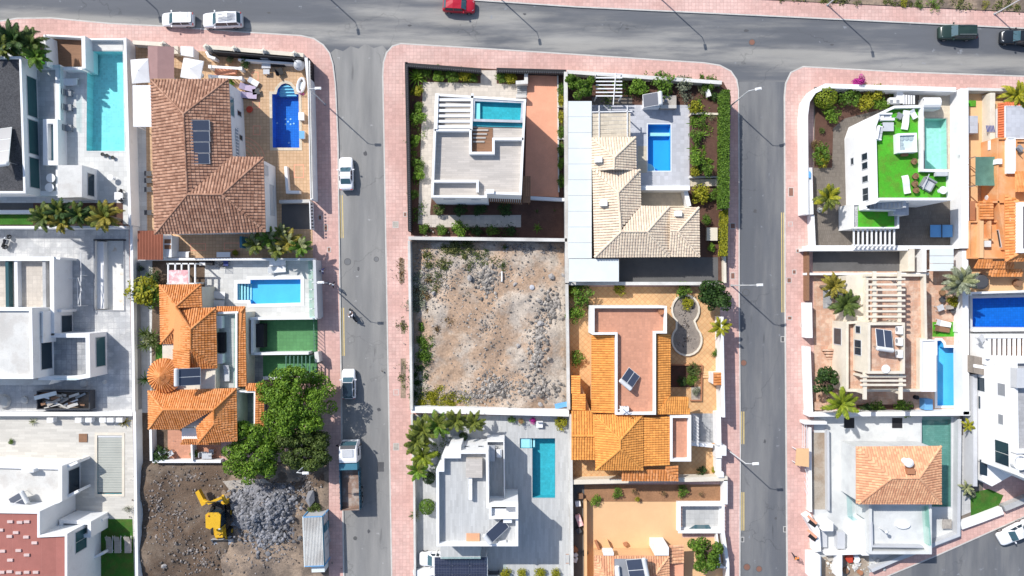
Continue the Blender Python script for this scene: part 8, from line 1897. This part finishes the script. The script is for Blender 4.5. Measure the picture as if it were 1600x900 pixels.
tiled_roof(h,[[(1338,698,E),(1470,697,E),(1436,747,G),(1393,747,G)],[(1470,697,E),(1470,787,E),(1436,747,G)],[(1470,787,E),(1342,787,E),(1393,747,G),(1436,747,G)],[(1338,787,E),(1338,698,E),(1393,747,G)]],'tile_salmon',[((1470,697,E),(1436,747,G)),((1436,747,G),(1393,747,G)),((1470,787,E),(1436,747,G)),((1393,747,G),(1341,787,E))],.30,.34)
ch=MB();c=P(1422,724,6.6);ch.lathe([(.38,5.4),(.42,6.2),(.55,6.25),(.5,6.5),(.25,6.6)],(c[0],c[1],0),16);ch.build('chimney',M['white'],h);MB().prism(W(rect(1418,733,1430,741),6.5),5.4,6.5).build('chimney',M['clay_pot'],h)
block(h,[(1358,786),(1456,786),(1456,866),(1358,866)],.1,3.4,'concrete_pale',.7,.35,'concrete_pale');window(h,(1342,784),(1466,784),4.55,.3,.55,2.8,4.2,'stone_pale')
MB().prism(thick([P(1448,784,3.6),P(1453,852,3.6)],.3),.3,3.62,0,True).build('glass_panel',M['rail_green'],h);MB().prism(thick([P(1365,818,3.9),P(1366,856,3.9),P(1446,857,3.9)],.2),2.7,3.45,0,True).build('inner_parapet',M['light_grey'],h)
for a,b in(((1330,772),(1332,812)),((1332,812),(1362,813)),((1332,775),(1342,784))):MB().prism(thick([P(*a,1.4),P(*b,1.4)],.05),.2,1.4,0,True).build('glass_panel',M['rail_glass'],h)
for x0,y0,x1,y1,z,lb in((1347,812,1358,868,2.4,'white column wall at the left of the concrete terrace'),(1286,816,1302,830,2.0,'white wall block near the walker'),(1268,868,1282,905,2.0,'white wall end at the bottom of the right pavement'),(1312,868,1316,905,2.2,'white wall between the two rubbish yards')):MB().prism(W(rect(x0,y0,x1,y1),z),.1,z).build('wall',M['white'],None,lb,'wall')
wall('white wall along the diagonal street below the concrete terrace',[(1362,892),(1420,866),(1498,836),(1500,655)],1.1,'light_grey',.4);wall('white lower street wall of the unfinished house',[(1262,806),(1276,830),(1278,862)],1.4,'white',.8);wall('white wall above the two rubbish yards',[(1290,866),(1356,864)],1.6,'white',.3)
for x,lb in((1327,'left'),(1402,'right')):MB().prism(W(rect(x-8,653,x+8,669),.18),.1,.172).build('floor_opening',M['black'],None,'black square opening under the white wall, %s of the two'%lb,'opening')
sheet('green_floor','dark green glazed floor at the head of the empty basin',rect(1441,651,1486,655),Z+.02,'pool_green');oval=[P(1410+11*math.cos(a),820+5.5*math.sin(a),2.8)for a in[i*math.pi/8 for i in range(16)]];MB().prism(oval,2.7,3.0).build('oval_skylight',M['white'],None,'white oval skylight on the concrete terrace','skylight');pm=thing('roof_vent','small vent post on the concrete terrace','vent',1377,826,3.4,None,2.7);MB().tube([(*P(1377,826,3),2.7),(*P(1377,826,3),4.2)],.1).build('pipe',M['galvanised'],pm);MB().lathe([(.22,4.1),(.22,4.2),(.02,4.4)],P(1377,826,3)+(0,),10).build('cowl',M['galvanised'],pm)
rp=thing('gate_canopy','small salmon tiled canopy over the gate on the right pavement','canopy',1253,714,2.4);MB().prism(W([(1245,701),(1264,701),(1264,730),(1243,727)],1.9),1.75,1.9,0,True).build('roof',M['tan_plain'],rp);posts(rp,[(1246,703),(1262,703),(1262,727),(1246,725)],1.75,.04)
fn=thing('railing','thin metal gate rails on the right pavement','railing',1256,680,1.2);[MB().bar(P3(1254+k*3,664,1.2),P3(1254+k*3,700,1.2),.05).build('rail',M['galvanised'],fn)for k in range(3)];[MB().bar(P3(1257,730+k*11,1.2),P3(1260,738+k*11,1.2),.06).build('rail',M['galvanised'],fn)for k in range(4)]
for i,y in enumerate((806,828)):MB().bar(P3(1262,y,1.9),P3(1276,y+12,1.9),.3,.1).build('roof_strip',M['terracotta'],None,'slanted red brown coping strip near the walker, %s one'%('upper','lower')[i],'coping');MB().bar(P3(1264,y+8,1.45),P3(1275,y+16,1.45),.5,.05).build('opening',M['black'],None,'black gap under the %s red brown coping strip'%('upper','lower')[i],'opening')
sheet('yard','littered yard left of the dividing wall at the bottom',rect(1284,870,1311,910),Z+.012,'dirt');sheet('yard','littered yard right of the dividing wall at the bottom',rect(1317,868,1358,910),Z+.012,'dirt');rubble('building debris in the two bottom yards',[(1335,886,16,14,.2),(1300,885,8,14,.1),(1370,880,10,10,.1)],200,'white_dirty',.25,.06,.24,51)
for i,(x,y,m)in enumerate(((1328,873,'red_plastic'),(1338,874,'white'),(1297,872,'stone_pale'),(1322,892,'wood'),(1345,895,'clay_pot'))):MB().prism(circ(*P(x,y,.5),.55-.06*i,7),.1,.55).build('debris_sack',M[m],None,('red sack','white sack','pale crate','brown board stack','orange sack')[i]+' among the debris of the bottom yards','sack')
window(h,(1358,786),(1358,866),3.4,.35,.75,.4,2.4,'glass_teal');st=thing('terrace_table','grey slab table on the shaded corner of the concrete terrace','table',1478,820,.7);MB().prism(W(rect(1473,812,1487,826),.7),.6,.7,0,True).build('tabletop',M['stone_pale'],st);posts(st,[(1475,814),(1485,824)],.6,.05)
for x in(1290,1315):MB().prism(W(rect(x-6,832,x+6,858),1.2),.1,1.1 if x>1300 else.6).build('floor_slab',M['light_grey'],None,'pale concrete slab left of the concrete terrace, %s'%('first','second')[x>1300],'slab')
